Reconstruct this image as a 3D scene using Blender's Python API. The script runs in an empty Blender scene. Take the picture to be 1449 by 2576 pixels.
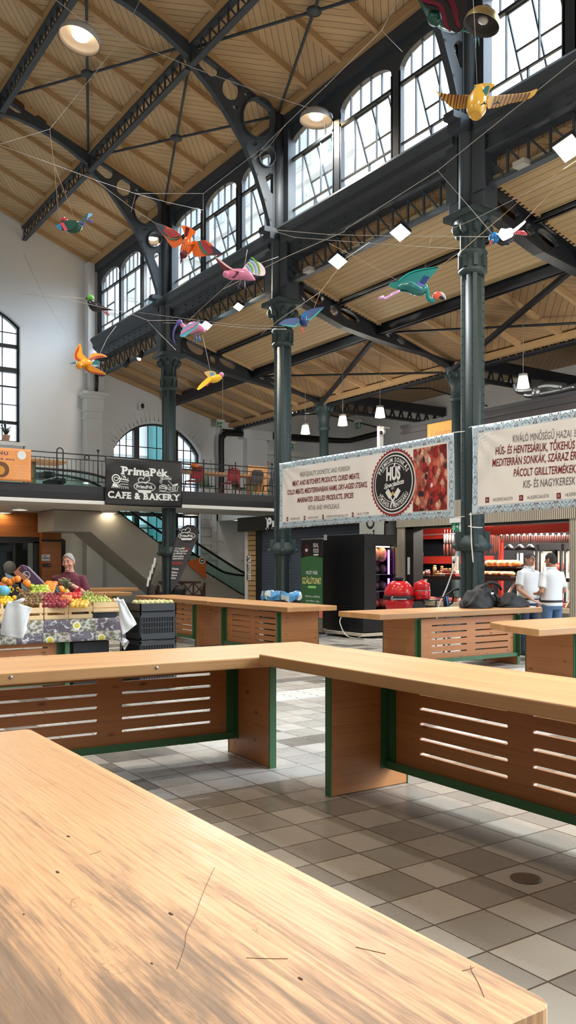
import bpy, bmesh, math, random
from math import pi, sin, cos, tan, radians, sqrt, atan2
from mathutils import Vector, Matrix, Quaternion
from mathutils.geometry import tessellate_polygon
random.seed(7)
SC = bpy.context.scene
COL = SC.collection
V = Vector
# ---------------------------------------------------------------- camera model (hall axes: +Y towards the end wall, +X towards the side aisle)
TH = radians(33.9); FPX = 2150.0; CX = 724.5; HY = 1418.0; CH = 1.6
CT, ST = cos(TH), sin(TH)
def ray(x, y):
    r = (x - CX) / FPX; u = (HY - y) / FPX
    return V((r * CT + ST, CT - r * ST, u))
def onX(x, y, X):
    d = ray(x, y); t = X / d.x; return V((X, d.y * t, CH + d.z * t))
def onY(x, y, Y):
    d = ray(x, y); t = Y / d.y; return V((d.x * t, Y, CH + d.z * t))
def onZ(x, y, z):
    d = ray(x, y); t = (z - CH) / d.z; return V((d.x * t, d.y * t, z))
def atD(x, y, D):
    d = ray(x, y); return V((d.x * D, d.y * D, CH + d.z * D))
RIGHT = V((CT, -ST, 0)); FWD = V((ST, CT, 0)); UP = V((0, 0, 1))
# ---------------------------------------------------------------- materials
MATS = {}
def nodes(name, rough=0.5, metal=0.0, base=(.8, .8, .8), spec=None):
    m = bpy.data.materials.new(name); m.use_nodes = True
    nt = m.node_tree; b = nt.nodes['Principled BSDF']
    b.inputs['Base Color'].default_value = (*base, 1); b.inputs['Roughness'].default_value = rough
    b.inputs['Metallic'].default_value = metal
    if spec is not None: b.inputs['Specular IOR Level'].default_value = spec
    MATS[name] = m
    return m, nt, b
def lin(c):
    return tuple((x / 12.92 if x <= .04045 else ((x + .055) / 1.055) ** 2.4) for x in c)
def rgb(r, g, b):
    return lin((r / 255, g / 255, b / 255))
def paint(name, c, rough=.5, metal=0, var=.08, scale=6, bump=0, spec=None):
    """plain painted or plastic surface with a little procedural mottling"""
    m, nt, b = nodes(name, rough, metal, c, spec)
    N = nt.nodes; L = nt.links
    tc = N.new('ShaderNodeTexCoord'); no = N.new('ShaderNodeTexNoise'); no.inputs['Scale'].default_value = scale; no.inputs['Detail'].default_value = 3
    L.new(tc.outputs['Object'], no.inputs['Vector'])
    mx = N.new('ShaderNodeMix'); mx.data_type = 'RGBA'
    mx.inputs[6].default_value = (*[x * (1 - var) for x in c], 1); mx.inputs[7].default_value = (*[min(1, x * (1 + var)) for x in c], 1)
    L.new(no.outputs['Fac'], mx.inputs[0]); L.new(mx.outputs[2], b.inputs['Base Color'])
    if bump:
        n2 = N.new('ShaderNodeTexNoise'); n2.inputs['Scale'].default_value = scale * 6
        L.new(tc.outputs['Object'], n2.inputs['Vector'])
        bp = N.new('ShaderNodeBump'); bp.inputs['Strength'].default_value = bump; bp.inputs['Distance'].default_value = .01
        L.new(n2.outputs['Fac'], bp.inputs['Height']); L.new(bp.outputs['Normal'], b.inputs['Normal'])
    return m
def emit(name, c, s):
    m = bpy.data.materials.new(name); m.use_nodes = True; nt = m.node_tree
    nt.nodes.remove(nt.nodes['Principled BSDF']); e = nt.nodes.new('ShaderNodeEmission')
    e.inputs[0].default_value = (*c, 1); e.inputs[1].default_value = s
    nt.links.new(e.outputs[0], nt.nodes['Material Output'].inputs[0]); MATS[name] = m; return m
def glass(name, tint=(.95, .97, .97), refl=.12):
    m = bpy.data.materials.new(name); m.use_nodes = True; nt = m.node_tree; N = nt.nodes; L = nt.links
    N.remove(N['Principled BSDF'])
    t = N.new('ShaderNodeBsdfTransparent'); t.inputs[0].default_value = (*tint, 1)
    g = N.new('ShaderNodeBsdfGlossy'); g.inputs['Roughness'].default_value = .03
    f = N.new('ShaderNodeFresnel'); f.inputs[0].default_value = 1.45
    a = N.new('ShaderNodeMath'); a.operation = 'MULTIPLY'; a.inputs[1].default_value = refl / .04 * .25
    L.new(f.outputs[0], a.inputs[0])
    mx = N.new('ShaderNodeMixShader'); L.new(a.outputs[0], mx.inputs[0]); L.new(t.outputs[0], mx.inputs[1]); L.new(g.outputs[0], mx.inputs[2])
    L.new(mx.outputs[0], N['Material Output'].inputs[0]); MATS[name] = m; return m
class G:
    """tiny node-graph helper"""
    def __init__(s, nt): s.nt = nt; s.N = nt.nodes; s.L = nt.links
    def n(s, t, **k):
        o = s.N.new('ShaderNode' + t)
        for a, v in k.items(): setattr(o, a, v)
        return o
    def _in(s, sock, v):
        if hasattr(v, 'is_linked') or isinstance(v, bpy.types.NodeSocket): s.L.new(v, sock)
        elif isinstance(v, (tuple, list)) and len(v) == 3 and sock.type == 'RGBA': sock.default_value = (*v, 1)
        else: sock.default_value = v
    def m(s, op, a, b=0.0, c=0.0):
        o = s.n('Math', operation=op); s._in(o.inputs[0], a); s._in(o.inputs[1], b)
        if op in ('MULTIPLY_ADD', 'SMOOTH_MIN', 'COMPARE', 'WRAP'): s._in(o.inputs[2], c)
        return o.outputs[0]
    def mix(s, f, a, b):
        o = s.n('Mix', data_type='RGBA'); s._in(o.inputs[0], f); s._in(o.inputs[6], a); s._in(o.inputs[7], b); return o.outputs[2]
    def mul(s, a, b, f=1.0):
        o = s.n('Mix', data_type='RGBA', blend_type='MULTIPLY'); s._in(o.inputs[0], f); s._in(o.inputs[6], a); s._in(o.inputs[7], b); return o.outputs[2]
    def ramp(s, f, pts):
        o = s.n('ValToRGB'); r = o.color_ramp
        while len(r.elements) < len(pts): r.elements.new(.5)
        for e, (p, c) in zip(r.elements, pts):
            e.position = p; e.color = (*c, 1) if isinstance(c, (tuple, list)) else (c, c, c, 1)
        s._in(o.inputs[0], f); return o.outputs[0]
    def xyz(s, v):
        o = s.n('SeparateXYZ'); s._in(o.inputs[0], v); return o.outputs
    def vec(s, x, y, z):
        o = s.n('CombineXYZ'); s._in(o.inputs[0], x); s._in(o.inputs[1], y); s._in(o.inputs[2], z); return o.outputs[0]
    def noise(s, v, scale, detail=3, rough=.5, dist=0):
        o = s.n('TexNoise'); s._in(o.inputs['Vector'], v); o.inputs['Scale'].default_value = scale; o.inputs['Detail'].default_value = detail
        o.inputs['Roughness'].default_value = rough; o.inputs['Distortion'].default_value = dist; return o.outputs['Fac']
    def white(s, v):
        o = s.n('TexWhiteNoise'); s._in(o.inputs['Vector'], v); return o.outputs['Value']
    def step(s, a, lo, hi):
        o = s.n('MapRange', interpolation_type='SMOOTHSTEP'); s._in(o.inputs[0], a); o.inputs[1].default_value = lo; o.inputs[2].default_value = hi; return o.outputs[0]
    def obj(s): return s.n('TexCoord').outputs['Object']
    def bump(s, b, h, strength=.3, dist=.01):
        o = s.n('Bump'); o.inputs['Strength'].default_value = strength; o.inputs['Distance'].default_value = dist
        s._in(o.inputs['Height'], h); s.L.new(o.outputs[0], b.inputs['Normal'])
# ---------------------------------------------------------------- mesh builder
class MB:
    def __init__(s): s.v = []; s.f = []; s.sm = []; s.mi = []
    def add(s, vs, fs, smooth=False, M=None, mi=0):
        o = len(s.v)
        s.v += [(M @ V(p)) if M is not None else V(p) for p in vs]
        s.f += [tuple(i + o for i in f) for f in fs]; s.sm += [smooth] * len(fs); s.mi += [mi] * len(fs); return s
    def box(s, a, b, M=None, mi=0):
        x0, y0, z0 = a; x1, y1, z1 = b
        return s.add([(x0, y0, z0), (x1, y0, z0), (x1, y1, z0), (x0, y1, z0), (x0, y0, z1), (x1, y0, z1), (x1, y1, z1), (x0, y1, z1)],
                     [(3, 2, 1, 0), (4, 5, 6, 7), (0, 1, 5, 4), (1, 2, 6, 5), (2, 3, 7, 6), (3, 0, 4, 7)], False, M, mi)
    def beam(s, p, q, w, h, up=(0, 0, 1), mi=0):
        """rectangular bar from p to q; w across, h along the up direction"""
        p = V(p); q = V(q); d = (q - p); l = d.length; d.normalize(); u = V(up)
        r = d.cross(u)
        if r.length < 1e-5: r = d.cross(V((1, 0, 0)))
        r.normalize(); u = r.cross(d).normalized()
        M = Matrix(((r.x, d.x, u.x, p.x), (r.y, d.y, u.y, p.y), (r.z, d.z, u.z, p.z), (0, 0, 0, 1)))
        return s.box((-w / 2, 0, -h / 2), (w / 2, l, h / 2), M, mi)
    def tube(s, pts, r, n=8, cap=True, smooth=True, mi=0):
        pts = [V(p) for p in pts]; R = r if isinstance(r, (list, tuple)) else [r] * len(pts)
        vs = []; t0 = None; nrm = None
        for i, p in enumerate(pts):
            t = (pts[min(i + 1, len(pts) - 1)] - pts[max(i - 1, 0)])
            t = t.normalized() if t.length > 1e-9 else V((0, 0, 1))
            if nrm is None:
                nrm = t.cross(V((0, 0, 1)))
                if nrm.length < 1e-4: nrm = t.cross(V((1, 0, 0)))
                nrm.normalize()
            else:
                nrm = (nrm - t * nrm.dot(t)).normalized()
            b = t.cross(nrm)
            for k in range(n):
                a = 2 * pi * k / n; vs.append(p + (nrm * cos(a) + b * sin(a)) * R[i])
        fs = []
        for i in range(len(pts) - 1):
            for k in range(n):
                k2 = (k + 1) % n; fs.append((i * n + k, i * n + k2, (i + 1) * n + k2, (i + 1) * n + k))
        s.add(vs, fs, smooth, None, mi)
        if cap:
            o = len(s.v) - len(vs)
            s.f += [tuple(o + k for k in reversed(range(n))), tuple(o + (len(pts) - 1) * n + k for k in range(n))]; s.sm += [False] * 2; s.mi += [mi] * 2
        return s
    def lathe(s, prof, c=(0, 0, 0), n=20, M=None, smooth=True, mi=0, cap=True):
        vs = []; fs = []
        for (r, z) in prof:
            for k in range(n):
                a = 2 * pi * k / n; vs.append((c[0] + r * cos(a), c[1] + r * sin(a), c[2] + z))
        for i in range(len(prof) - 1):
            for k in range(n):
                k2 = (k + 1) % n; fs.append((i * n + k, i * n + k2, (i + 1) * n + k2, (i + 1) * n + k))
        if cap:
            fs.append(tuple(reversed(range(n)))); fs.append(tuple((len(prof) - 1) * n + k for k in range(n)))
        return s.add(vs, fs, smooth, M, mi)
    def ball(s, c, r, n=10, m=7, M=None, mi=0, jit=0):
        r = r if isinstance(r, (tuple, list)) else (r, r, r)
        vs = [(c[0], c[1], c[2] - r[2])]; fs = []
        for i in range(1, m):
            t = -pi / 2 + pi * i / m
            for k in range(n):
                a = 2 * pi * k / n; j = 1 + jit * (random.random() - .5)
                vs.append((c[0] + r[0] * cos(t) * cos(a) * j, c[1] + r[1] * cos(t) * sin(a) * j, c[2] + r[2] * sin(t) * j))
        vs.append((c[0], c[1], c[2] + r[2])); T = len(vs) - 1
        for k in range(n):
            k2 = (k + 1) % n; fs.append((0, 1 + k2, 1 + k)); fs.append((T, T - n + k, T - n + k2))
            for i in range(m - 2): fs.append((1 + i * n + k, 1 + i * n + k2, 1 + (i + 1) * n + k2, 1 + (i + 1) * n + k))
        return s.add(vs, fs, True, M, mi)
    def poly(s, outer, holes=(), thick=.1, to3=None, mi=0, smooth=False):
        """flat plate with holes: 2D points -> to3(u,v,w) with w in (0,thick)"""
        if to3 is None: to3 = lambda u, v, w: (u, v, w)
        loops = [list(outer)] + [list(h) for h in holes]
        tris = tessellate_polygon([[V((p[0], p[1], 0)) for p in l] for l in loops])
        flat = [p for l in loops for p in l]; n = len(flat)
        vs = [to3(p[0], p[1], 0) for p in flat] + [to3(p[0], p[1], thick) for p in flat]
        fs = [tuple(t) for t in tris] + [tuple(i + n for i in reversed(t)) for t in tris]
        o = 0
        for l in loops:
            k = len(l)
            for i in range(k): fs.append((o + i, o + (i + 1) % k, n + o + (i + 1) % k, n + o + i))
            o += k
        return s.add(vs, fs, smooth, None, mi)
    def loft(s, rings, smooth=True, cap=True, closed=True, mi=0):
        n = len(rings[0]); vs = [p for r in rings for p in r]; fs = []
        for i in range(len(rings) - 1):
            for k in range(n if closed else n - 1):
                k2 = (k + 1) % n; fs.append((i * n + k, i * n + k2, (i + 1) * n + k2, (i + 1) * n + k))
        if cap: fs.append(tuple(reversed(range(n)))); fs.append(tuple((len(rings) - 1) * n + k for k in range(n)))
        return s.add(vs, fs, smooth, None, mi)
    def grid(s, f, nu, nv, smooth=True, thick=0, mi=0):
        """surface f(u,v), u,v in 0..1"""
        vs = [V(f(i / nu, j / nv)) for j in range(nv + 1) for i in range(nu + 1)]
        fs = [(j * (nu + 1) + i, j * (nu + 1) + i + 1, (j + 1) * (nu + 1) + i + 1, (j + 1) * (nu + 1) + i) for j in range(nv) for i in range(nu)]
        return s.add(vs, fs, smooth, None, mi)
def fixn(me):
    bm = bmesh.new(); bm.from_mesh(me); bmesh.ops.recalc_face_normals(bm, faces=bm.faces); bm.to_mesh(me); bm.free()
def obj(name, mb, mat, parent=None, loc=None, bevel=0, seg=2, solid=0, sub=0, fix=True):
    """link the shapes of a builder as ONE mesh object; world coordinates unless a parent sits elsewhere"""
    me = bpy.data.meshes.new(name)
    off = V((0, 0, 0)); up_ = parent; world = parent is not None and loc is None and parent.get('_w')
    while world and up_ is not None: off += V(up_.matrix_basis.translation); up_ = up_.parent
    me.from_pydata([tuple(p - off) for p in mb.v], [], mb.f)
    for p, sm, mi in zip(me.polygons, mb.sm, mb.mi): p.use_smooth = sm; p.material_index = mi
    for q in (mat if isinstance(mat, (list, tuple)) else [mat]): me.materials.append(q)
    me.update()
    if fix: fixn(me)
    o = bpy.data.objects.new(name, me); COL.objects.link(o)
    if parent is not None:
        o.parent = parent
        if loc is not None: o.location = loc
    else: o.location = V(loc) if loc is not None else off
    if world: o['_w'] = 1
    if solid:
        q = o.modifiers.new('thickness', 'SOLIDIFY'); q.thickness = solid; q.offset = 0
    if bevel:
        q = o.modifiers.new('bevel', 'BEVEL'); q.width = bevel; q.segments = seg; q.limit_method = 'ANGLE'; q.angle_limit = radians(40)
    if sub:
        q = o.modifiers.new('subd', 'SUBSURF'); q.levels = sub; q.render_levels = sub
    return o
def tag(o, label=None, cat=None, group=None, kind=None):
    if label: o['label'] = label
    if cat: o['category'] = cat
    if group: o['group'] = group
    if kind: o['kind'] = kind
    return o
def thing(name, label, cat, loc=(0, 0, 0), group=None, rz=0, local=False):
    """Empty at the base; children meshes are given in world coordinates unless local"""
    o = bpy.data.objects.new(name, None); COL.objects.link(o); o.location = loc; o.empty_display_size = .1
    o.rotation_euler = (0, 0, rz)
    if not local: o['_w'] = 1
    return tag(o, label, cat, group)
def struct(name, mb, mat, parent=None, **k):
    o = obj(name, mb, mat, parent, **k)
    if parent is None: o['kind'] = 'structure'
    return o
def dup(root, loc=None, rz=None, label=None, group=None):
    def cp(o, par):
        c = o.copy(); COL.objects.link(c)
        if par is not None: c.parent = par
        for ch in list(o.children): cp(ch, c)
        return c
    r = cp(root, None)
    if loc is not None: r.location = loc
    if rz is not None: r.rotation_euler = (0, 0, rz)
    if label: r['label'] = label
    if group: r['group'] = group
    return r
# ---------------------------------------------------------------- lettering
_TX = {}
def text2d(body, bold=0.0, shear=0.0, space=1.0):
    k = (body, bold, shear, space)
    if k in _TX: return _TX[k]
    cu = bpy.data.curves.new('lettering', 'FONT'); cu.body = body; cu.offset = bold; cu.shear = shear; cu.space_character = space
    cu.resolution_u = 3; cu.size = 1
    o = bpy.data.objects.new('lettering', cu); me = o.to_mesh()
    vs = [(p.co.x, p.co.y) for p in me.vertices]; fs = [tuple(p.vertices) for p in me.polygons]
    o.to_mesh_clear(); bpy.data.objects.remove(o); bpy.data.curves.remove(cu)
    x0 = min(p[0] for p in vs); x1 = max(p[0] for p in vs)
    _TX[k] = ([(p[0] - x0, p[1]) for p in vs], fs, x1 - x0, min(p[1] for p in vs), max(p[1] for p in vs)); return _TX[k]
def text_mb(mb, body, f, x, y, w, h, bold=0.0, shear=0.0, space=1.0, mi=0, cap=None):
    """lay text into the box x..x+w, baseline y, capital height h on the surface f(u,v)"""
    vs, fs, tw, lo, hi = text2d(body, bold, shear, space)
    H = cap or .7
    mb.add([f(x + p[0] / tw * w, y + p[1] / H * h) for p in vs], fs, False, None, mi)
def circ(cx, cy, rx, ry=None, n=24, a0=0):
    ry = ry or rx
    return [(cx + rx * cos(a0 + 2 * pi * i / n), cy + ry * sin(a0 + 2 * pi * i / n)) for i in range(n)]
def smooth_path(pts, n=6):
    """Catmull-Rom through points"""
    P = [V(p) for p in pts]; out = []
    for i in range(len(P) - 1):
        a = P[max(i - 1, 0)]; b = P[i]; c = P[i + 1]; d = P[min(i + 2, len(P) - 1)]
        for k in range(n):
            t = k / n
            out.append(.5 * ((2 * b) + (c - a) * t + (2 * a - 5 * b + 4 * c - d) * t * t + (3 * b - a - 3 * c + d) * t ** 3))
    out.append(P[-1]); return out
EXPO = 1.2
LAMPW = 260
# ================================================================= materials of the hall
IRON = paint('iron_paint', rgb(60, 68, 76), .58, 0, .12, 9, .15)
IRONG = paint('iron_paint_green', rgb(54, 70, 72), .55, 0, .12, 9, .15)
DARK = paint('dark_paint', rgb(38, 40, 46), .5, 0, .1, 8)
BLACK = paint('black_satin', rgb(22, 22, 25), .45)
PLASTER = paint('white_plaster', rgb(226, 229, 231), .85, 0, .03, 2.5, .12)
PLASTER2 = paint('cream_plaster', rgb(214, 211, 204), .85, 0, .04, 2.5, .2)
WHITE = paint('white_paint', rgb(232, 232, 230), .55)
GREY = paint('grey_panel', rgb(168, 166, 160), .6, 0, .06, 5)
GLASS = glass('window_glass', (.96, .98, .98), .04)
TGLASS = glass('balustrade_glass', (.80, .90, .88), .10)
def board_mat(name, base, dark, pitch, slope_k, y0, chev=True, span=1.2):
    m, nt, b = nodes(name, .62); g = G(nt); x, y, z = g.xyz(g.obj())
    u = g.m('MULTIPLY', x, slope_k)
    if chev:
        idx = g.m('FLOOR', g.m('DIVIDE', g.m('SUBTRACT', y, y0), span))
        par = g.m('FLOORED_MODULO', idx, 2.0); sgn = g.m('MULTIPLY_ADD', par, -2.0, 1.0)
        q = g.m('MULTIPLY', g.m('ADD', u, g.m('MULTIPLY', sgn, y)), .7071)
        along = g.m('MULTIPLY', g.m('SUBTRACT', u, g.m('MULTIPLY', sgn, y)), .7071)
    else:
        q = u; along = y; idx = 0.0
    qd = g.m('DIVIDE', q, pitch); fr = g.m('FRACT', qd); pl = g.m('FLOOR', qd)
    edge = g.m('MINIMUM', fr, g.m('SUBTRACT', 1.0, fr))
    groove = g.step(edge, .02, .055)
    tone = g.white(g.vec(pl, idx, 0.0)) if chev else g.white(g.vec(pl, 0.0, 0.0))
    grain = g.noise(g.vec(g.m('MULTIPLY', q, 30.0), g.m('MULTIPLY', along, 1.6), z), 1.0, 3)
    t = g.m('ADD', g.m('MULTIPLY', tone, .45), g.m('MULTIPLY', grain, .55))
    c = g.mix(t, tuple(k * .82 for k in base), tuple(min(1, k * 1.12) for k in base))
    c = g.mix(groove, dark, c)
    nt.links.new(c, b.inputs['Base Color']); g.bump(b, groove, .4, .01)
    return m
WOODC = rgb(204, 176, 136)
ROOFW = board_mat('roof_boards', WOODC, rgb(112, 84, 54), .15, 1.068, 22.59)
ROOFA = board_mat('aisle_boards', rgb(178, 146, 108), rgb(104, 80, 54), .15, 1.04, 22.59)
SLATP = board_mat('ceiling_slats', rgb(196, 168, 124), rgb(128, 104, 74), .14, 1.04, 0, False)
def timber(name, base, ax=0, k=1.0, var=.16):
    m, nt, b = nodes(name, .6); g = G(nt); x, y, z = g.xyz(g.obj())
    s = [18.0, 18.0, 18.0]; s[ax] = .9
    gr = g.noise(g.vec(g.m('MULTIPLY', x, s[0] * k), g.m('MULTIPLY', y, s[1] * k), g.m('MULTIPLY', z, s[2] * k)), 1.0, 4, .6, .6)
    c = g.mix(gr, tuple(q * (1 - var) for q in base), tuple(min(1, q * (1 + var)) for q in base))
    nt.links.new(c, b.inputs['Base Color']); return m
RAFT = timber('rafter_timber', rgb(190, 158, 116), 0)
RAFTY = timber('plate_timber', rgb(192, 158, 112), 1)
# ================================================================= floor
def floor_mat():
    m, nt, b = nodes('floor_tiles', .3, spec=.45); g = G(nt); x, y, z = g.xyz(g.obj())
    P = .309
    tx = g.m('DIVIDE', g.m('SUBTRACT', x, 2.649), P); ty = g.m('DIVIDE', g.m('SUBTRACT', y, 2.470), P)
    fx = g.m('FRACT', tx); fy = g.m('FRACT', ty); ix = g.m('FLOOR', tx); iy = g.m('FLOOR', ty)
    ex = g.m('MINIMUM', fx, g.m('SUBTRACT', 1.0, fx)); ey = g.m('MINIMUM', fy, g.m('SUBTRACT', 1.0, fy))
    joint = g.step(g.m('MINIMUM', ex, ey), .010, .022)
    chk = g.m('FLOORED_MODULO', g.m('ADD', ix, iy), 2.0)
    rnd = g.white(g.vec(ix, iy, 3.0)); rn2 = g.white(g.vec(ix, iy, 9.0))
    # rows change from beige chequer to pale grey with single dark tiles further in
    far = g.step(y, 5.2, 5.3)
    v1 = g.m('ADD', g.m('MULTIPLY', chk, .55), g.m('MULTIPLY', rnd, .4))
    near_c = g.mix(v1, rgb(122, 113, 101), rgb(168, 157, 141))
    v2 = g.m('GREATER_THAN', rn2, .86)
    far_c = g.mix(v2, g.mix(rnd, rgb(168, 166, 160), rgb(196, 193, 186)), rgb(118, 114, 108))
    c = g.mix(far, near_c, far_c)
    speck = g.noise(g.vec(x, y, 0.0), 260.0, 2, .7); c = g.mul(c, g.ramp(speck, [(.3, .78), (.52, 1.0), (.72, 1.12)]), .8)
    dirt = g.noise(g.vec(x, y, 0.0), 1.3, 4, .6); c = g.mul(c, g.ramp(dirt, [(.3, .86), (.65, 1.0)]), .7)
    c = g.mix(joint, rgb(78, 66, 54), c)
    nt.links.new(c, b.inputs['Base Color'])
    nt.links.new(g.ramp(g.noise(g.vec(x, y, 0.0), 3.0, 3), [(.3, .22), (.7, .36)]), b.inputs['Roughness'])
    g.bump(b, joint, .25, .004); return m
mb = MB(); mb.box((-13, -14, -.2), (26, 34, 0)); struct('floor', mb, floor_mat())
# pale relief guide strip and dark tile bands set into the floor
BAND = paint('dark_tile_band', rgb(112, 108, 106), .35, 0, .1, 14)
RELIEF = paint('pale_relief_tile', rgb(206, 206, 200), .4, 0, .05, 14, .3)
mb = MB(); mb.box((5.0, 9.62, .001), (26, 9.86, .006)); struct('trim_1', mb, BAND)
mb = MB(); mb.box((4.2, 8.3, .001), (26, 8.9, .005))
for i in range(60):
    for j in range(4): mb.box((4.25 + i * .3, 8.34 + j * .14, .005), (4.5 + i * .3, 8.4 + j * .14, .011))
struct('trim_2', mb, RELIEF)
mb = MB(); mb.box((1.0, 12.5, .001), (8.5, 12.72, .006)); struct('trim_3', mb, BAND)
mb = MB(); mb.box((1.0, 13.3, .001), (8.5, 13.42, .006)); struct('trim_4', mb, BAND)
p = onZ(1323, 2211, 0); q = MB(); q.lathe([(.075, 0), (.078, .004), (.06, .005)], (p.x, p.y, .001), 28)
tag(obj('floor_drain_cover', q, paint('rusty_plate', rgb(92, 76, 58), .6, .3, .2, 30)), 'round brown metal cap set in the floor tiles beside the near table', 'drain cover')
# ================================================================= roof of the nave
def roofz(x): return 12.14 + .374 * (11 - abs(x))
Y0, Y1 = -6.0, 28.6
mb = MB()
for s in (1, -1):
    mb.poly([(0, roofz(0)), (11.25 * s, roofz(11.25)), (11.25 * s, roofz(11.25) + .2), (0, roofz(0) + .2)], (), Y1 - Y0, lambda u, v, w: (u, Y0 + w, v))
ceil = struct('ceiling', mb, ROOFW)
NY = [22.59 + 1.2 * k for k in range(-15, 5)]
for yy in NY + [28.52]:
    mb = MB(); mb.beam((11.1, yy, roofz(11.1) - .07), (.1, yy, roofz(.1) - .07), .1, .15, (0, 0, 1))
    obj('rafter', mb, RAFT, ceil)
for X in (10.93, 8.6, 6.2, 3.8):
    mb = MB(); mb.box((X - .09, Y0, roofz(X) - .19), (X + .09, Y1, roofz(X) - .02)); obj('wall_plate', mb, RAFTY, ceil)
# ================================================================= roof of the side aisle
def aislez(x): return 8.43 - .285 * (x - 11.4)
mb = MB(); mb.poly([(11.15, aislez(11.15)), (16.7, aislez(16.7)), (16.7, aislez(16.7) + .2), (11.15, aislez(11.15) + .2)], (), Y1 - 2.0, lambda u, v, w: (u, 2.0 + w, v))
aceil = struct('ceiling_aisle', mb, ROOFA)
for yy in [22.59 + 1.2 * k for k in range(-10, 5)] + [28.52]:
    mb = MB(); mb.beam((11.2, yy, aislez(11.2) - .06), (16.6, yy, aislez(16.6) - .06), .09, .13); obj('rafter', mb, RAFT, aceil)
mb = MB(); mb.box((16.35, 2.0, aislez(16.5) - .17), (16.5, Y1, aislez(16.5) - .02)); obj('wall_plate', mb, RAFTY, aceil)
# slatted ceiling panels between the aisle trusses
for (ya, yb, tx) in ((16.85, 22.35, 'farther'), (10.85, 16.35, 'middle'), (4.85, 10.35, 'nearest')):
    for (xa, xb, w) in ((11.35, 12.42, 'upper'), (12.62, 13.72, 'lower')):
        mb = MB(); mb.poly([(xa, aislez(xa) - .22), (xb, aislez(xb) - .22), (xb, aislez(xb) - .17), (xa, aislez(xa) - .17)], (), yb - ya, lambda u, v, w_: (u, ya + w_, v))
        o = obj('ceiling_panel', mb, SLATP); tag(o, '%s tan slatted ceiling panel in the %s bay of the aisle roof' % (w, tx), 'ceiling panel', 'slatted aisle ceiling panels')
        # slotted end rail facing each truss
        for ye in (ya, yb - .06):
            mb = MB(); mb.beam((xa, ye + .03, aislez(xa) - .245), (xb, ye + .03, aislez(xb) - .245), .07, .05)
            n = 11
            obj('end_rail', mb, RAFT, o)
            mb = MB()
            for k in range(n):
                x = xa + (k + .6) * (xb - xa) / n; mb.box((x - .022, ye + .002, aislez(x) - .278), (x + .022, ye + .058, aislez(x) - .268))
            obj('rail_slots', mb, BLACK, o)
for (X, h, tx) in ((13.86, .3, 'lower'), (12.52, .16, 'upper')):
    for (ya, yb, t2) in ((22.7, 28.6, 'end bay'), (16.7, 22.5, 'farther bay'), (10.7, 16.5, 'middle bay'), (4.7, 10.5, 'nearest bay')):
        if X < 13 and ya > 20: continue
        mb = MB(); mb.box((X - .09, ya, aislez(X) - .1 - h), (X + .09, yb, aislez(X) - .1 - h + .05)); mb.box((X - .025, ya, aislez(X) - .1 - h), (X + .025, yb, aislez(X) - .02))
        tag(obj('steel_purlin', mb, DARK), '%s dark steel purlin under the aisle roof boards, %s' % (tx, t2), 'beam', 'aisle purlins')
# outer roof beyond the second row of columns
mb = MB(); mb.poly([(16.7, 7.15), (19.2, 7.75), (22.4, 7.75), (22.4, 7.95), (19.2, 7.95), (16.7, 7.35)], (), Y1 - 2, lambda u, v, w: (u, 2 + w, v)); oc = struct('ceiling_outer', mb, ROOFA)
for yy in [22.59 + 1.2 * k for k in range(-12, 5)]:
    mb = MB(); mb.beam((16.9, yy, 7.12), (19.2, yy, 7.67), .09, .12); obj('rafter', mb, RAFT, oc)
for yy, l in ((20.5, 'nearer'), (26.2, 'farther')):
    mb = MB(); mb.tube([(16.8, yy, 7.0), (19.3, yy, 7.3), (22, yy, 7.0)], .025)
    tag(obj('tie_rod', mb, DARK), '%s thin dark tie rod strung under the outer wooden ceiling' % l, 'rod', 'outer tie rods')
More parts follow.
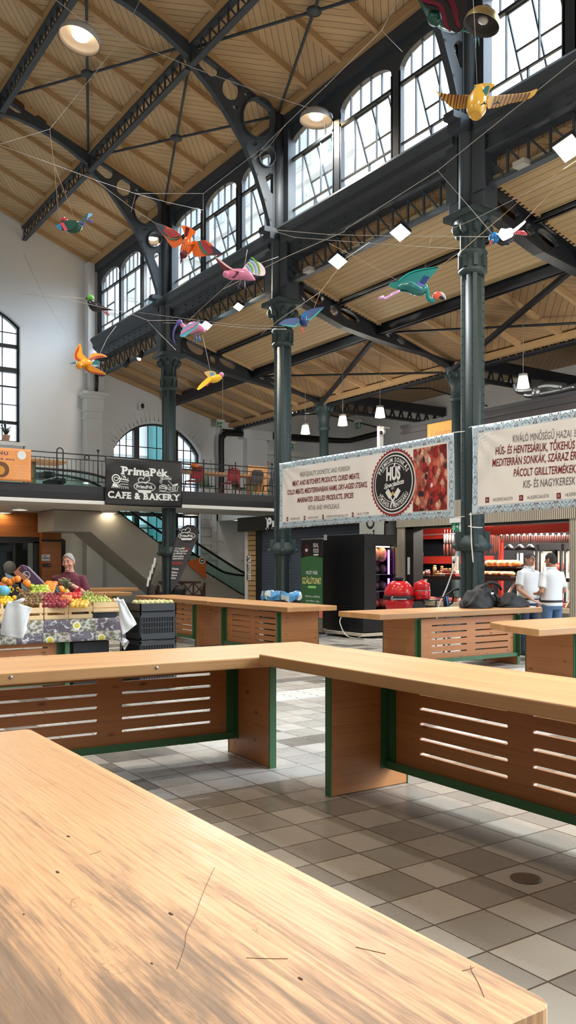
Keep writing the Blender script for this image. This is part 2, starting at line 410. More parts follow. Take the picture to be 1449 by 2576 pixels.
# ================================================================= columns
ROWY = [10.59, 16.59, 22.59]
def make_column():
    t = thing('iron_column', 'x', 'column', (11, 0, 0), local=True)
    mb = MB(); mb.lathe([(.15, 0), (.15, 7.0)], n=24); obj('shaft', mb, IRONG, t)
    for k in range(4):
        a = pi / 4 + k * pi / 2 + radians(11); mb = MB(); R = Matrix.Rotation(a, 4, 'Z')
        mb.box((.13, -.035, 0), (.2, .035, 6.85), R)
        for i in range(46):
            for s in (-1, 1): mb.ball((.185, .037 * s, .2 + i * .145), .014, 6, 4, R)
        obj('fin', mb, IRONG, t)
    mb = MB(); mb.lathe([(.17, 1.8), (.26, 1.86), (.28, 1.92), (.26, 1.98), (.2, 2.06), (.17, 2.1)], n=24)
    for k in range(4):
        R = Matrix.Rotation(pi / 4 + k * pi / 2 + radians(11), 4, 'Z')
        mb.box((.2, -.045, 1.82), (.3, .045, 2.16), R); mb.ball((.31, 0, 1.9), .05, 8, 6, R)
    obj('base_collar', mb, IRONG, t, bevel=.008)
    mb = MB(); mb.lathe([(.19, 6.62), (.25, 6.66), (.25, 6.7), (.2, 6.76), (.2, 6.9), (.24, 6.96), (.26, 7.0), (.24, 7.04), (.19, 7.06), (.18, 7.3), (.22, 7.4), (.3, 7.5), (.33, 7.62), (.35, 7.7), (.2, 7.7)], n=24)
    for k in range(8):
        R = Matrix.Rotation(k * pi / 4 + .2, 4, 'Z'); mb.ball((.27, 0, 7.42), (.1, .06, .11), 8, 6, R); mb.box((.17, -.03, 7.05), (.215, .03, 7.35), R); mb.box((.18, -.035, 6.74), (.25, .035, 6.95), R)
    mb.box((-.36, -.36, 7.58), (.36, .36, 7.68))
    obj('capital', mb, IRONG, t)
    mb = MB(); mb.box((-.17, -.42, 7.68), (.17, .42, 9.3)); mb.box((-.2, -.46, 7.95), (-.16, -.18, 9.25)); mb.box((-.2, .18, 7.95), (-.16, .46, 9.25)); obj('upper_casing', mb, IRON, t, bevel=.01)
    mb = MB(); mb.lathe([(.14, 7.68), (.14, 12.0)], (-.14, 0, 0), n=20); obj('upper_shaft', mb, IRON, t)
    mb = MB(); mb.box((-.05, -.3, 9.3), (.16, .3, 12.1)); mb.box((-.3, -.06, 9.2), (-.2, .06, 12.1)); obj('upright', mb, IRON, t)
    return t
col0 = make_column()
CL = {10.59: 'dark iron column between the two meat banners with a cable hanging from it', 16.59: 'dark iron column at the left end of the meat banner, in front of the roller shutter', 22.59: 'dark iron column rising through the gallery behind the black bakery banner'}
for i, yy in enumerate(ROWY):
    c = col0 if i == 0 else dup(col0)
    c.location = (11, yy, 0); tag(c, CL[yy], 'column', 'nave columns')
def make_column2():
    t = thing('iron_column', 'x', 'column', (16.63, 0, 0), local=True)
    mb = MB(); mb.lathe([(.2, 0), (.2, .3), (.15, .4), (.145, 6.0)], n=20); obj('shaft', mb, IRONG, t)
    mb = MB(); mb.lathe([(.15, 5.95), (.2, 6.0), (.2, 6.05), (.16, 6.1), (.17, 6.35), (.25, 6.5), (.2, 6.55), (.27, 6.7), (.34, 6.85), (.34, 6.95), (.1, 6.95)], n=20)
    for k in range(8): mb.ball((.24, 0, 6.68), (.09, .05, .12), 8, 6, Matrix.Rotation(k * pi / 4, 4, 'Z'))
    obj('capital', mb, IRONG, t); return t
c2 = make_column2(); c2.location = (16.63, 22.63, 0); tag(c2, 'slim dark column of the second row rising behind the text half of the meat banner', 'column', 'second row columns')
dup(c2, (16.63, 16.58, 0), label='slim dark column of the second row standing just left of the banner column'); dup(c2, (16.63, 10.6, 0), label='slim dark column of the second row behind the right hand banner')
# ================================================================= nave trusses
def px2(pts, Y): return [(q.x, q.z) for q in (onY(a, b, Y) for a, b in pts)]
intr = px2([(680.6, 595), (675.7, 555), (663, 505), (643.4, 441), (629.7, 403), (613.5, 364), (593.7, 329), (565, 279.5), (534.7, 231), (505, 193.6), (476, 158.4)], 16.59) + \
       px2([(220.8, 412.6), (165.6, 368.4), (124, 339.4), (82.8, 316), (41.4, 296.6), (0, 285.6)], 22.59) + [(4.6, 13.75), (3.0, 14.35), (1.4, 14.8), (0, 15.0)]
outl = intr + [(0, roofz(0) - .2), (10.95, roofz(10.95) - .2), (10.95, 9.3)]
def T2(pts): return px2(pts, 16.59)
def ell(c, rx, ry, Y=16.59, n=20, rot=0):
    return px2([(c[0] + rx * cos(a) * cos(rot) - ry * sin(a) * sin(rot), c[1] + rx * cos(a) * sin(rot) + ry * sin(a) * cos(rot)) for a in [2 * pi * k / n for k in range(n)]], Y)
def stadium(c, l, r, ang, Y):
    pts = []
    for k in range(9): a = ang - pi / 2 + pi * k / 8; pts.append((c[0] + l * cos(ang) + r * cos(a), c[1] + l * sin(ang) + r * sin(a)))
    for k in range(9): a = ang + pi / 2 + pi * k / 8; pts.append((c[0] - l * cos(ang) + r * cos(a), c[1] - l * sin(ang) + r * sin(a)))
    return px2(pts, Y)
holes = [stadium((523, 169), 14, 16, .8, 16.59), ell((579, 226), 22, 28, rot=-.15), ell((617.7, 235.6), 6, 7), ell((589, 270), 6, 6.5), ell((645.8, 299.4), 40, 52, rot=-.12),
         ell((638.4, 362.7), 6, 6.5), ell((680.6, 361.5), 6, 6.5), ell((667.7, 397.5), 20, 25), T2([(676, 437), (668, 443), (665, 450), (679, 487), (683, 489), (686, 485), (688, 448), (684, 440)]),
         stadium((29, 260), 22, 14, .62, 22.59), stadium((102, 303.5), 11, 5.5, .62, 22.59), [(4.0 + .5 * a, 14.45 + .1 * b - .18 * a) for a, b in circ(0, 0, 1, 1, 14)]]
def make_truss():
    t = thing('arch_truss', 'x', 'roof truss', (0, 0, 0), local=True)
    mb = MB(); mb.poly(outl, holes, .1, lambda u, v, w: (u, w - .05, v)); obj('web_plate', mb, IRON, t)
    mb = MB()
    for i in range(len(intr) - 1):
        a, b = V((intr[i][0], 0, intr[i][1])), V((intr[i + 1][0], 0, intr[i + 1][1])); d = (b - a).normalized() * .03
        mb.beam(a - d, b + d, .14, .05, (0, 0, 1) if abs((b - a).normalized().z) < .9 else (1, 0, 0))
    obj('bottom_flange', mb, IRON, t)
    mb = MB(); mb.beam((10.95, 0, roofz(10.95) - .2), (0, 0, roofz(0) - .2), .14, .05); obj('top_flange', mb, IRON, t)
    # round cast rim of the big opening
    cc = holes[4]; mb = MB(); mb.tube([(p[0], 0, p[1]) for p in cc + cc[:1]], .09, 6); mb2 = MB()
    for i in range(len(cc)):
        a = cc[i]; b = cc[(i + 1) % len(cc)]; cx = sum(q[0] for q in cc) / len(cc); cz = sum(q[1] for q in cc) / len(cc)
        mb2.beam((a[0], 0, a[1]), (b[0], 0, b[1]), .22, .03, ((a[0] - cx), 0, (a[1] - cz)))
    obj('ring', mb2, IRON, t)
    cc = holes[7]; mb2 = MB(); cx = sum(q[0] for q in cc) / len(cc); cz = sum(q[1] for q in cc) / len(cc)
    for i in range(len(cc)):
        a = cc[i]; b = cc[(i + 1) % len(cc)]; mb2.beam((a[0], 0, a[1]), (b[0], 0, b[1]), .2, .03, ((a[0] - cx), 0, (a[1] - cz)))
    obj('ring', mb2, IRON, t)
    mb = MB(); mb.box((10.42, -.12, 9.2), (10.9, .12, 9.32)); mb.box((10.55, -.16, 9.05), (10.9, .16, 9.2)); obj('bracket', mb, IRON, t)
    return t
tr = make_truss(); tr.location = (0, 16.59, 0); tag(tr, 'pierced iron arch truss springing from the column at the left end of the meat banner', 'roof truss', 'nave arch trusses')
dup(tr, (0, 22.59, 0), label='pierced iron arch truss farthest away, springing from the column behind the bakery banner')
dup(tr, (0, 10.59, 0), label='pierced iron arch truss nearest, its foot behind the yellow striped bird')
dup(tr, (0, 4.59, 0), label='pierced iron arch truss over the viewer, outside the upper edge of the picture')
# purlins
def lattice(x, ya, yb, ztop, zbot, n, w=.14):
    """lattice girder along Y: (top chord, bottom chord, web)"""
    a = MB(); a.box((x - w / 2, ya, ztop - .06), (x + w / 2, yb, ztop)); b = MB(); b.box((x - w / 2, ya, zbot), (x + w / 2, yb, zbot + .05))
    c = MB(); s = (yb - ya) / n
    for k in range(n + 1):
        y = ya + k * s; c.beam((x, min(max(y, ya + .02), yb - .02), zbot + .02), (x, min(max(y, ya + .02), yb - .02), ztop - .02), .035, .035, (1, 0, 0))
        if k < n: c.beam((x, y, zbot + .02), (x, y + s, ztop - .02), .03, .03, (1, 0, 0))
    return a, b, c
for X in (8.6, 6.2, 3.8):
    zt = roofz(X) - .2
    for (ya, yb, t2) in ((22.68, 28.6, 'last bay before the white end wall'), (16.7, 22.5, 'bay with the two rod crosses'), (10.7, 16.5, 'bay at the top of the picture'), (4.7, 10.5, 'bay nearest overhead')):
        if X == 3.8 and ya < 20: continue
        t = thing('lattice_purlin', '%s dark lattice purlin under the nave roof, %s' % ({8.6: 'lower', 6.2: 'upper', 3.8: 'ridge side'}[X], t2), 'beam', (X, (ya + yb) / 2, zt), 'nave lattice purlins')
        a, b, c = lattice(X, ya, yb, zt, zt - .46, 15)
        obj('top_chord', a, IRON, t); obj('bottom_chord', b, IRON, t); obj('lattice_web', c, IRON, t)
# crossed wind-bracing rods with a rosette
for (xa, xb, ya, yb, l) in ((8.7, 10.8, 16.75, 22.45, 'crossed dark rods with a boss, lower field between the two arch trusses'), (6.3, 8.5, 16.75, 22.45, 'crossed dark rods with a boss, behind the dome lamp at the upper left'),
                            (8.7, 10.8, 10.75, 16.45, 'crossed dark rods seen through the big round opening of the nearer truss')):
    zz = lambda x: roofz(x) - .2
    t = thing('bracing_rods', l, 'bracing', ((xa + xb) / 2, (ya + yb) / 2, zz((xa + xb) / 2)), 'roof bracing crosses')
    c = V(((xa + xb) / 2, (ya + yb) / 2, zz((xa + xb) / 2)))
    for (x, y) in ((xa, ya), (xb, yb), (xa, yb), (xb, ya)):
        mb = MB(); mb.tube([c, (x, y, zz(x))], .032, 8); obj('rod', mb, IRON, t)
    mb = MB(); mb.lathe([(.04, -.05), (.15, -.03), (.15, .03), (.04, .05)], tuple(c), 12); obj('boss', mb, IRON, t)
# ================================================================= clerestory wall with its arched windows
BAYS = [(4.59, 10.59), (10.59, 16.59), (16.59, 22.59), (22.59, 28.25)]
WIN = []
for i, (ya, yb) in enumerate(BAYS):
    for (p, q) in ((.45, 1.98), (2.22, 3.88), (4.13, 5.78)) if i < 3 else ((.45, 1.9), (2.12, 3.69), (3.80, 5.37)): WIN.append((ya + p, ya + q))
ZS, ZT, ZP, ZA = 9.36, 10.92, 11.16, 11.5
def archtop(a, b, z0, z1, n=14):
    return [(b + (a - b) * (.5 - .5 * cos(pi * k / n)), z0 + (z1 - z0) * sin(pi * k / n) ** .75) for k in range(n + 1)]
mb = MB(); mb.poly([(2.0, 9.25), (28.6, 9.25), (28.6, 12.1), (2.0, 12.1)], [[(a, ZS), (b, ZS)] + archtop(a, b, ZP, ZA) for a, b in WIN], .12, lambda u, v, w: (11.06 + w, u, v))
wr = struct('wall_right', mb, IRON)
mb = MB(); mb.box((10.96, 2.0, 11.72), (11.12, 28.6, 12.1)); obj('eaves_beam', mb, IRON, wr)
for i, (a, b) in enumerate(WIN):
    if i < 1: pass
    m_ = (a + b) / 2; w = b - a; fr = MB(); X = 11.1
    def bar(y0, z0, y1, z1, t=.03): fr.beam((X, y0, z0), (X, y1, z1), t, t + .02, (1, 0, 0))
    bar(a, ZT, b, ZT, .06); bar(a, 9.75, b, 9.75, .03)
    for q in (.3, .72): bar(a + w * q, 9.75, a + w * q, ZT, .022)
    bar(m_ - .1, ZS, m_ - .1, 9.75, .028)
    closed = i >= 9
    if closed: bar(a + w * .3, 10.34, a + w * .72, 10.34, .028)
    for q in (.2, .4, .6, .8): bar(a + w * q, ZT, a + w * q, ZP + (ZA - ZP) * (1 - abs(2 * q - 1) ** 2.4), .022)
    for q in (a, b): bar(q, ZS, q, ZP + .03, .06)
    wo = struct('window_%d' % (i + 1), fr, IRON)
    gl = MB(); gl.add([(X + .01, y, z) for y, z in [(a, ZS), (b, ZS)] + archtop(a, b, ZP, ZA)], [tuple(range(2 + 15))])
    obj('pane', gl, GLASS, wo, fix=False)
    if not closed:   # tilted pivot sash
        s0, s1 = a + w * .1, a + w * .72; ang = radians(20); sa = MB()
        H = ZT - .04 - 9.78
        def sp(y, h): return (X + .03 + h * sin(ang), y, ZT - .04 - h * cos(ang))
        for (p, q) in ((sp(s0, 0), sp(s0, H)), (sp(s1, 0), sp(s1, H)), (sp(s0, 0), sp(s1, 0)), (sp(s0, H), sp(s1, H)), (sp(s0, H * .55), sp(s1, H * .55)), (sp((s0 + s1) / 2, 0), sp((s0 + s1) / 2, H))):
            sa.beam(p, q, .03, .03, (0, 1, 0) if abs(p[1] - q[1]) < .01 else (0, 0, 1))
        so = obj('tilted_sash', sa, IRON, wo)
        sg = MB(); sg.add([sp(s0, 0), sp(s1, 0), sp(s1, H), sp(s0, H)], [(0, 1, 2, 3)]); obj('sash_pane', sg, GLASS, so, fix=False)
# heavy girder and lattice below the sill
prof = [(10.98, 9.3), (10.72, 9.32), (10.66, 9.24), (10.72, 9.16), (10.76, 9.1), (10.76, 8.98), (10.84, 8.9), (10.9, 8.86), (10.9, 8.62), (10.82, 8.6), (10.82, 8.56), (11.15, 8.56), (11.15, 9.36), (10.98, 9.36)]
for (ya, yb), t2 in zip(BAYS, ('nearest the viewer, at the right edge', 'above the meat banner', 'left of the banner column', 'against the white end wall')):
    t = thing('sill_girder', 'moulded dark girder under the clerestory windows, %s' % t2, 'beam', (11, (ya + yb) / 2, 8.56), 'clerestory sill girders')
    mb = MB(); mb.poly(prof, (), yb - ya - .5, lambda u, v, w: (u, ya + .25 + w, v)); n = int((yb - ya) / .42)
    for k in range(n):
        for z in (8.66, 8.8): mb.ball((10.895, ya + .5 + k * .42, z), .018, 6, 4); mb.ball((10.895, ya + .56 + k * .42, z), .018, 6, 4)
    obj('moulding', mb, IRON, t)
    a, b, c = lattice(11.0, ya + .35, yb - .35, 8.56, 8.02, 12, .16)
    obj('lattice_web', c, IRON, t); obj('bottom_chord', b, IRON, t)
    mb = MB(); mb.tube([(11.1, ya + .3, 8.2), (11.1, yb - .3, 8.2)], .045, 10)
    tag(obj('service_pipe', mb, paint('cream_pipe%d' % int(ya), rgb(196, 186, 150), .5)), 'cream pipe run along the lattice girder, %s' % t2, 'pipe', 'cream service pipes')
# ================================================================= aisle trusses
ai = px2([(740, 745), (760, 765), (800, 788), (860, 822), (930, 848), (1000, 872), (1060, 888), (1130, 905)], 16.59)
ai = [(11.25, 7.75)] + [(q[0], q[1]) for q in ai if q[0] > 11.3]
ai[-1] = (16.5, 6.95)
ao = ai + [(16.5, aislez(16.5) - .15), (11.25, aislez(11.25) - .15)]
def aell(u, v, ru, rv, n=18): return [(u + ru * cos(a), v + rv * sin(a) - .285 * ru * cos(a)) for a in [2 * pi * k / n for k in range(n)]]
ah = [aell(11.85, 8.02, .3, .2), aell(12.45, 7.72, .12, .11), aell(12.95, 7.68, .3, .12), aell(11.5, 7.84, .09, .08), aell(14.15, 7.42, .16, .07), aell(14.6, 7.28, .14, .055)]
def make_atruss():
    t = thing('aisle_truss', 'x', 'roof truss', (0, 0, 0), local=True)
    mb = MB(); mb.poly(ao, ah, .1, lambda u, v, w: (u, w - .05, v)); obj('web_plate', mb, DARK, t)
    mb = MB()
    for i in range(len(ai) - 1): mb.beam((ai[i][0], 0, ai[i][1]), (ai[i + 1][0], 0, ai[i + 1][1]), .24, .05)
    obj('bottom_flange', mb, DARK, t); mb = MB(); mb.beam((11.25, 0, aislez(11.25) - .16), (16.5, 0, aislez(16.5) - .16), .24, .04); obj('top_flange', mb, DARK, t)
    return t
at = make_atruss(); at.location = (0, 16.59, 0); tag(at, 'tapering pierced truss under the aisle roof, from the column left of the meat banner', 'roof truss', 'aisle trusses')
dup(at, (0, 22.59, 0), label='tapering pierced truss under the aisle roof, from the column behind the bakery banner'); dup(at, (0, 10.59, 0), label='tapering pierced truss under the aisle roof, from the column between the two meat banners')
# crossed braces in the aisle bay and second row girders
for (ya, yb, l) in ((16.8, 22.4, 'crossed dark braces under the aisle boards left of the banner column'), (10.8, 16.4, 'crossed dark braces under the aisle boards, half hidden by the banner column'), (22.8, 28.3, 'crossed dark braces under the aisle boards by the end wall')):
    t = thing('bracing_rods', l, 'bracing', (15.1, (ya + yb) / 2, aislez(15.1) - .3), 'aisle bracing crosses')
    if ya > 22: continue
    mb = MB(); mb.beam((14.0, ya, aislez(14) - .3), (16.3, yb, aislez(16.3) - .28), .1, .1); obj('brace', mb, DARK, t)
    mb = MB(); mb.tube([(14.0, yb, aislez(14) - .3), (16.3, ya, aislez(16.3) - .28)], .03); obj('rod', mb, DARK, t)
bpy.data.objects.remove(bpy.data.objects['bracing_rods.005'])
for (ya, yb, t2) in ((22.85, 28.2, 'end bay'), (16.8, 22.4, 'middle bay'), (10.8, 16.4, 'bay behind the banner column'), (4.6, 10.4, 'bay at the right edge')):
    t = thing('lattice_girder', 'deep dark lattice girder between second row columns, %s' % t2, 'beam', (16.63, ya, 6.4), 'second row lattice girders')
    a, b, c = lattice(16.63, ya, yb, 7.3, 6.72, 14, .22); mb = MB(); mb.box((16.55, ya, 7.0), (16.71, yb, 7.3)); obj('web_plate', mb, DARK, t)
    a, b, c = lattice(16.63, ya, yb, 7.0, 6.72, 22, .22); obj('bottom_chord', b, DARK, t); obj('lattice_web', c, DARK, t)
for (yy, l) in ((22.6, 'farther dark lattice beam crossing the outer bay above the pendant lamps'), (16.6, 'nearer dark lattice beam crossing the outer bay behind the banner column')):
    t = thing('cross_girder', l, 'beam', (19, yy, 6.6), 'outer cross girders')
    mb = MB(); mb.box((16.8, yy - .1, 6.95), (22, yy + .1, 7.25)); obj('top_chord', mb, DARK, t)
    mb = MB(); mb.box((16.8, yy - .1, 6.62), (22, yy + .1, 6.7)); obj('bottom_chord', mb, DARK, t)
    mb = MB()
    for k in range(26): mb.beam((16.85 + k * .2, yy, 6.68), (16.85 + k * .2 + .1 * (1 if k % 2 else -1), yy, 6.97), .05, .05, (0, 1, 0))
    obj('lattice_web', mb, DARK, t)
# ================================================================= end wall
def seg(cx, R, zc, a0, a1, n=18): return [(cx + R * cos(a0 + (a1 - a0) * k / n), zc + R * sin(a0 + (a1 - a0) * k / n)) for k in range(n + 1)]
hw = sqrt(2.48 ** 2 - (9.5 - 7.71) ** 2); aA = atan2(9.5 - 7.71, hw)
w1 = [(6.77 - hw, 5.62), (6.77 + hw, 5.62)] + seg(6.77, 2.48, 7.71, aA, pi - aA)
# aisle window: low arched opening
wx0, wx1, wsp, wap = 11.78, 15.23, 5.72, 6.74
hw2 = (wx1 - wx0) / 2; R2 = (hw2 ** 2 + (wap - wsp) ** 2) / (2 * (wap - wsp)); zc2 = wap - R2; a2 = atan2(wsp - zc2, hw2)
w2 = [(wx0, 1.9), (wx1, 1.9)] + seg(13.505, R2, zc2, a2, pi - a2)
dr = [(9.05, 0), (9.95, 0), (9.95, 2.35)] + [(9.5 + .45 * cos(t), 2.35 + .18 * sin(t)) for t in [pi * k / 8 for k in range(1, 8)]] + [(9.05, 2.35)]
out = [(-11.3, 0), (9.05, 0)] + [(9.05, 2.35)] + [(9.5 + .45 * cos(pi - t), 2.35 + .18 * sin(pi - t)) for t in [pi * k / 8 for k in range(1, 8)]] + [(9.95, 2.35), (9.95, 0), (22.4, 0), (22.4, 7.9), (16.7, 7.4), (16.7, aislez(16.7) + .1), (11.25, aislez(11.25) + .1), (11.25, roofz(11.25) + .1), (0, roofz(0) + .1), (-11.3, roofz(11.3) + .1)]
mb = MB(); mb.poly(out, [w1, w2], .55, lambda u, v, w: (u, 28.6 + w, v)); we = struct('wall_end', mb, PLASTER)
# brick arch ring and raised plaster frame round the aisle window
mb = MB()
for k in range(26):
    t = a2 + (pi - 2 * a2) * (k + .5) / 26; M = Matrix.Translation((13.505, 28.58, zc2)) @ Matrix.Rotation(-t, 4, 'Y')
    mb.box((R2 + .06, .008, -.1), (R2 + .42 + .06 * (k % 2), .03, .09), M)
obj('arch_bricks', mb, PLASTER, we)
def win_bars(name, outline, bars, glassX, y=28.85, t=.07):
    fr = MB(); n = len(outline)
    for i in range(n):
        a, b = outline[i], outline[(i + 1) % n]; fr.beam((a[0], y, a[1]), (b[0], y, b[1]), .14, .14, (0, 1, 0))
    for (x0, z0, x1, z1, tt) in bars: fr.beam((x0, y, z0), (x1, y, z1), tt, tt, (0, 1, 0))
    o = struct(name, fr, BLACK); gl = MB(); gl.add([(p[0], y + .02, p[1]) for p in outline], [tuple(range(n))]); obj('pane', gl, GLASS, o, fix=False); return o
def topz(outline_c, R, zc, x): return zc + sqrt(max(0, R * R - (x - outline_c) ** 2))
bars = []
for x in (5.6, 6.0, 6.4, 7.14, 7.55, 7.95): bars.append((x, 5.62, x, topz(6.77, 2.48, 7.71, x), .03))
bars += [(6.77, 5.62, 6.77, 10.1, .12)]
for z, tt in ((8.05, .16), (8.85, .12), (9.3, .03), (7.5, .05), (6.9, .03), (6.3, .1)): bars.append((6.77 - hw, z, 6.77 + hw, z, tt))
win_bars('window_13', w1, bars, 0)
bars = []
for x in (12.1, 12.35, 13.2, 13.55, 13.85, 14.65, 14.95): bars.append((x, 1.9, x, topz(13.505, R2, zc2, x), .03))
for x in (12.72, 14.28): bars.append((x, 1.9, x, topz(13.505, R2, zc2, x), .2))
for z, tt in ((5.35, .05), (4.6, .05), (3.4, .14), (2.9, .04), (2.4, .04), (5.85, .03)): bars.append((wx0, z, wx1, z, tt))
win_bars('window_14', w2, bars, 0)
mb = MB(); mb.box((4.9, 28.45, 5.5), (8.65, 28.95, 5.62)); struct('trim_5', mb, WHITE)
# pilaster with its capital
mb = MB(); mb.box((10.62, 28.2, 0), (11.21, 28.6, 6.6))
for (z0, z1, e) in ((6.6, 6.68, .04), (6.68, 6.85, .0), (6.85, 6.93, .05), (6.93, 7.3, .02), (7.3, 7.4, .08), (7.4, 7.52, .16)): mb.box((10.62 - e, 28.2 - e, z0), (11.21 + e, 28.6, z1))
mb.box((10.78, 28.32, 7.52), (11.3, 28.6, 12.0)); mb.box((10.7, 28.26, 8.2), (10.95, 28.6, 12.0)); pil = struct('trim_6', mb, PLASTER, bevel=.01)
mb = MB(); mb.tube([(11.0, 28.25, 8.4), (11.0, 28.22, 7.9), (11.0, 28.24, 7.5)], [.07, .06, .05]); obj('iron_strut', mb, BLACK, pil)
# rusticated blocks, string course and pier right of the aisle window (seen above and below the gallery)
mb = MB(); mb.box((15.9, 28.42, 0), (17.0, 28.6, 7.0)); mb.box((17.0, 28.1, 0), (17.9, 28.6, 6.4)); mb.box((16.9, 28.0, 1.75), (18.0, 28.6, 1.95)); mb.box((15.6, 28.5, 1.75), (16.9, 28.6, 1.9)); mb.box((16.8, 28.0, 6.4), (18.1, 28.6, 6.75))
for k in range(12): mb.box((15.3, 28.52, 2.0 + k * .32), (15.62 + .12 * (k % 2), 28.6, 2.28 + k * .32))
for k in range(5): mb.box((15.68, 28.54, 2.05 + k * .75), (16.05, 28.6, 2.7 + k * .75))
struct('trim_7', mb, PLASTER)
# right-hand outer wall and pale beam
mb = MB(); mb.box((22.1, 4, 0), (22.4, 28.6, 7.8)); struct('wall_outer', mb, PLASTER)
mb = MB(); mb.box((17.9, 28.3, 5.9), (22.1, 28.6, 6.1)); mb.box((17.9, 28.4, 5.0), (22.1, 28.6, 5.25)); struct('trim_8', mb, WHITE)
# dark arched doorway under the gallery
mb = MB(); mb.poly([(9.0, 0), (10.0, 0), (10.0, 2.4), (9.5, 2.65), (9.0, 2.4)], [[(9.14, .1), (9.5, .1), (9.5, 2.0), (9.14, 2.0)]], .08, lambda u, v, w: (u, 28.54 + w, v)); d1 = struct('door_1', mb, BLACK)
gl = MB(); gl.add([(9.14, 28.6, .1), (9.5, 28.6, .1), (9.5, 28.6, 2.0), (9.14, 28.6, 2.0)], [(0, 1, 2, 3)]); obj('pane', gl, GLASS, d1, fix=False)
mb = MB(); mb.box((9.14, 28.55, 1.0), (9.5, 28.62, 1.12)); mb.box((9.14, 28.55, 1.5), (9.5, 28.62, 1.55)); obj('glazing_bar', mb, BLACK, d1)
# ================================================================= left and rear shell (outside the picture, closes the hall)
mb = MB(); mb.poly([(Y0, 0), (Y1, 0), (Y1, 12.2), (Y0, 12.2)], [[(a, 9.4), (b, 9.4), (b, 11.5), (a, 11.5)] for a, b in [(Y0 + 1 + k * 4.2, Y0 + 2.8 + k * 4.2) for k in range(8)]], .3, lambda u, v, w: (-11.3 - w, u, v)); struct('wall_left', mb, PLASTER)

mb = MB(); mb.poly([(-11.6, 0), (11.3, 0), (11.3, 12.1), (0, 16.3), (-11.6, 12.1)], [[(-3, 5.5), (3, 5.5), (3, 10), (-3, 10)]], .3, lambda u, v, w: (u, Y0 - w, v)); struct('wall_rear', mb, PLASTER)
mb = MB(); mb.box((-11.3, Y0, 0), (-10.9, 26, 3.6)); struct('wall_left_dark_unseen', mb, DARK)  # unseen dark lower wall, added to hold back low-angle light
mb = MB(); mb.box((-10.9, Y0, 0), (11.3, Y0 + .4, 3.6)); struct('wall_rear_dark_unseen', mb, DARK)  # same added dark face along the unseen rear
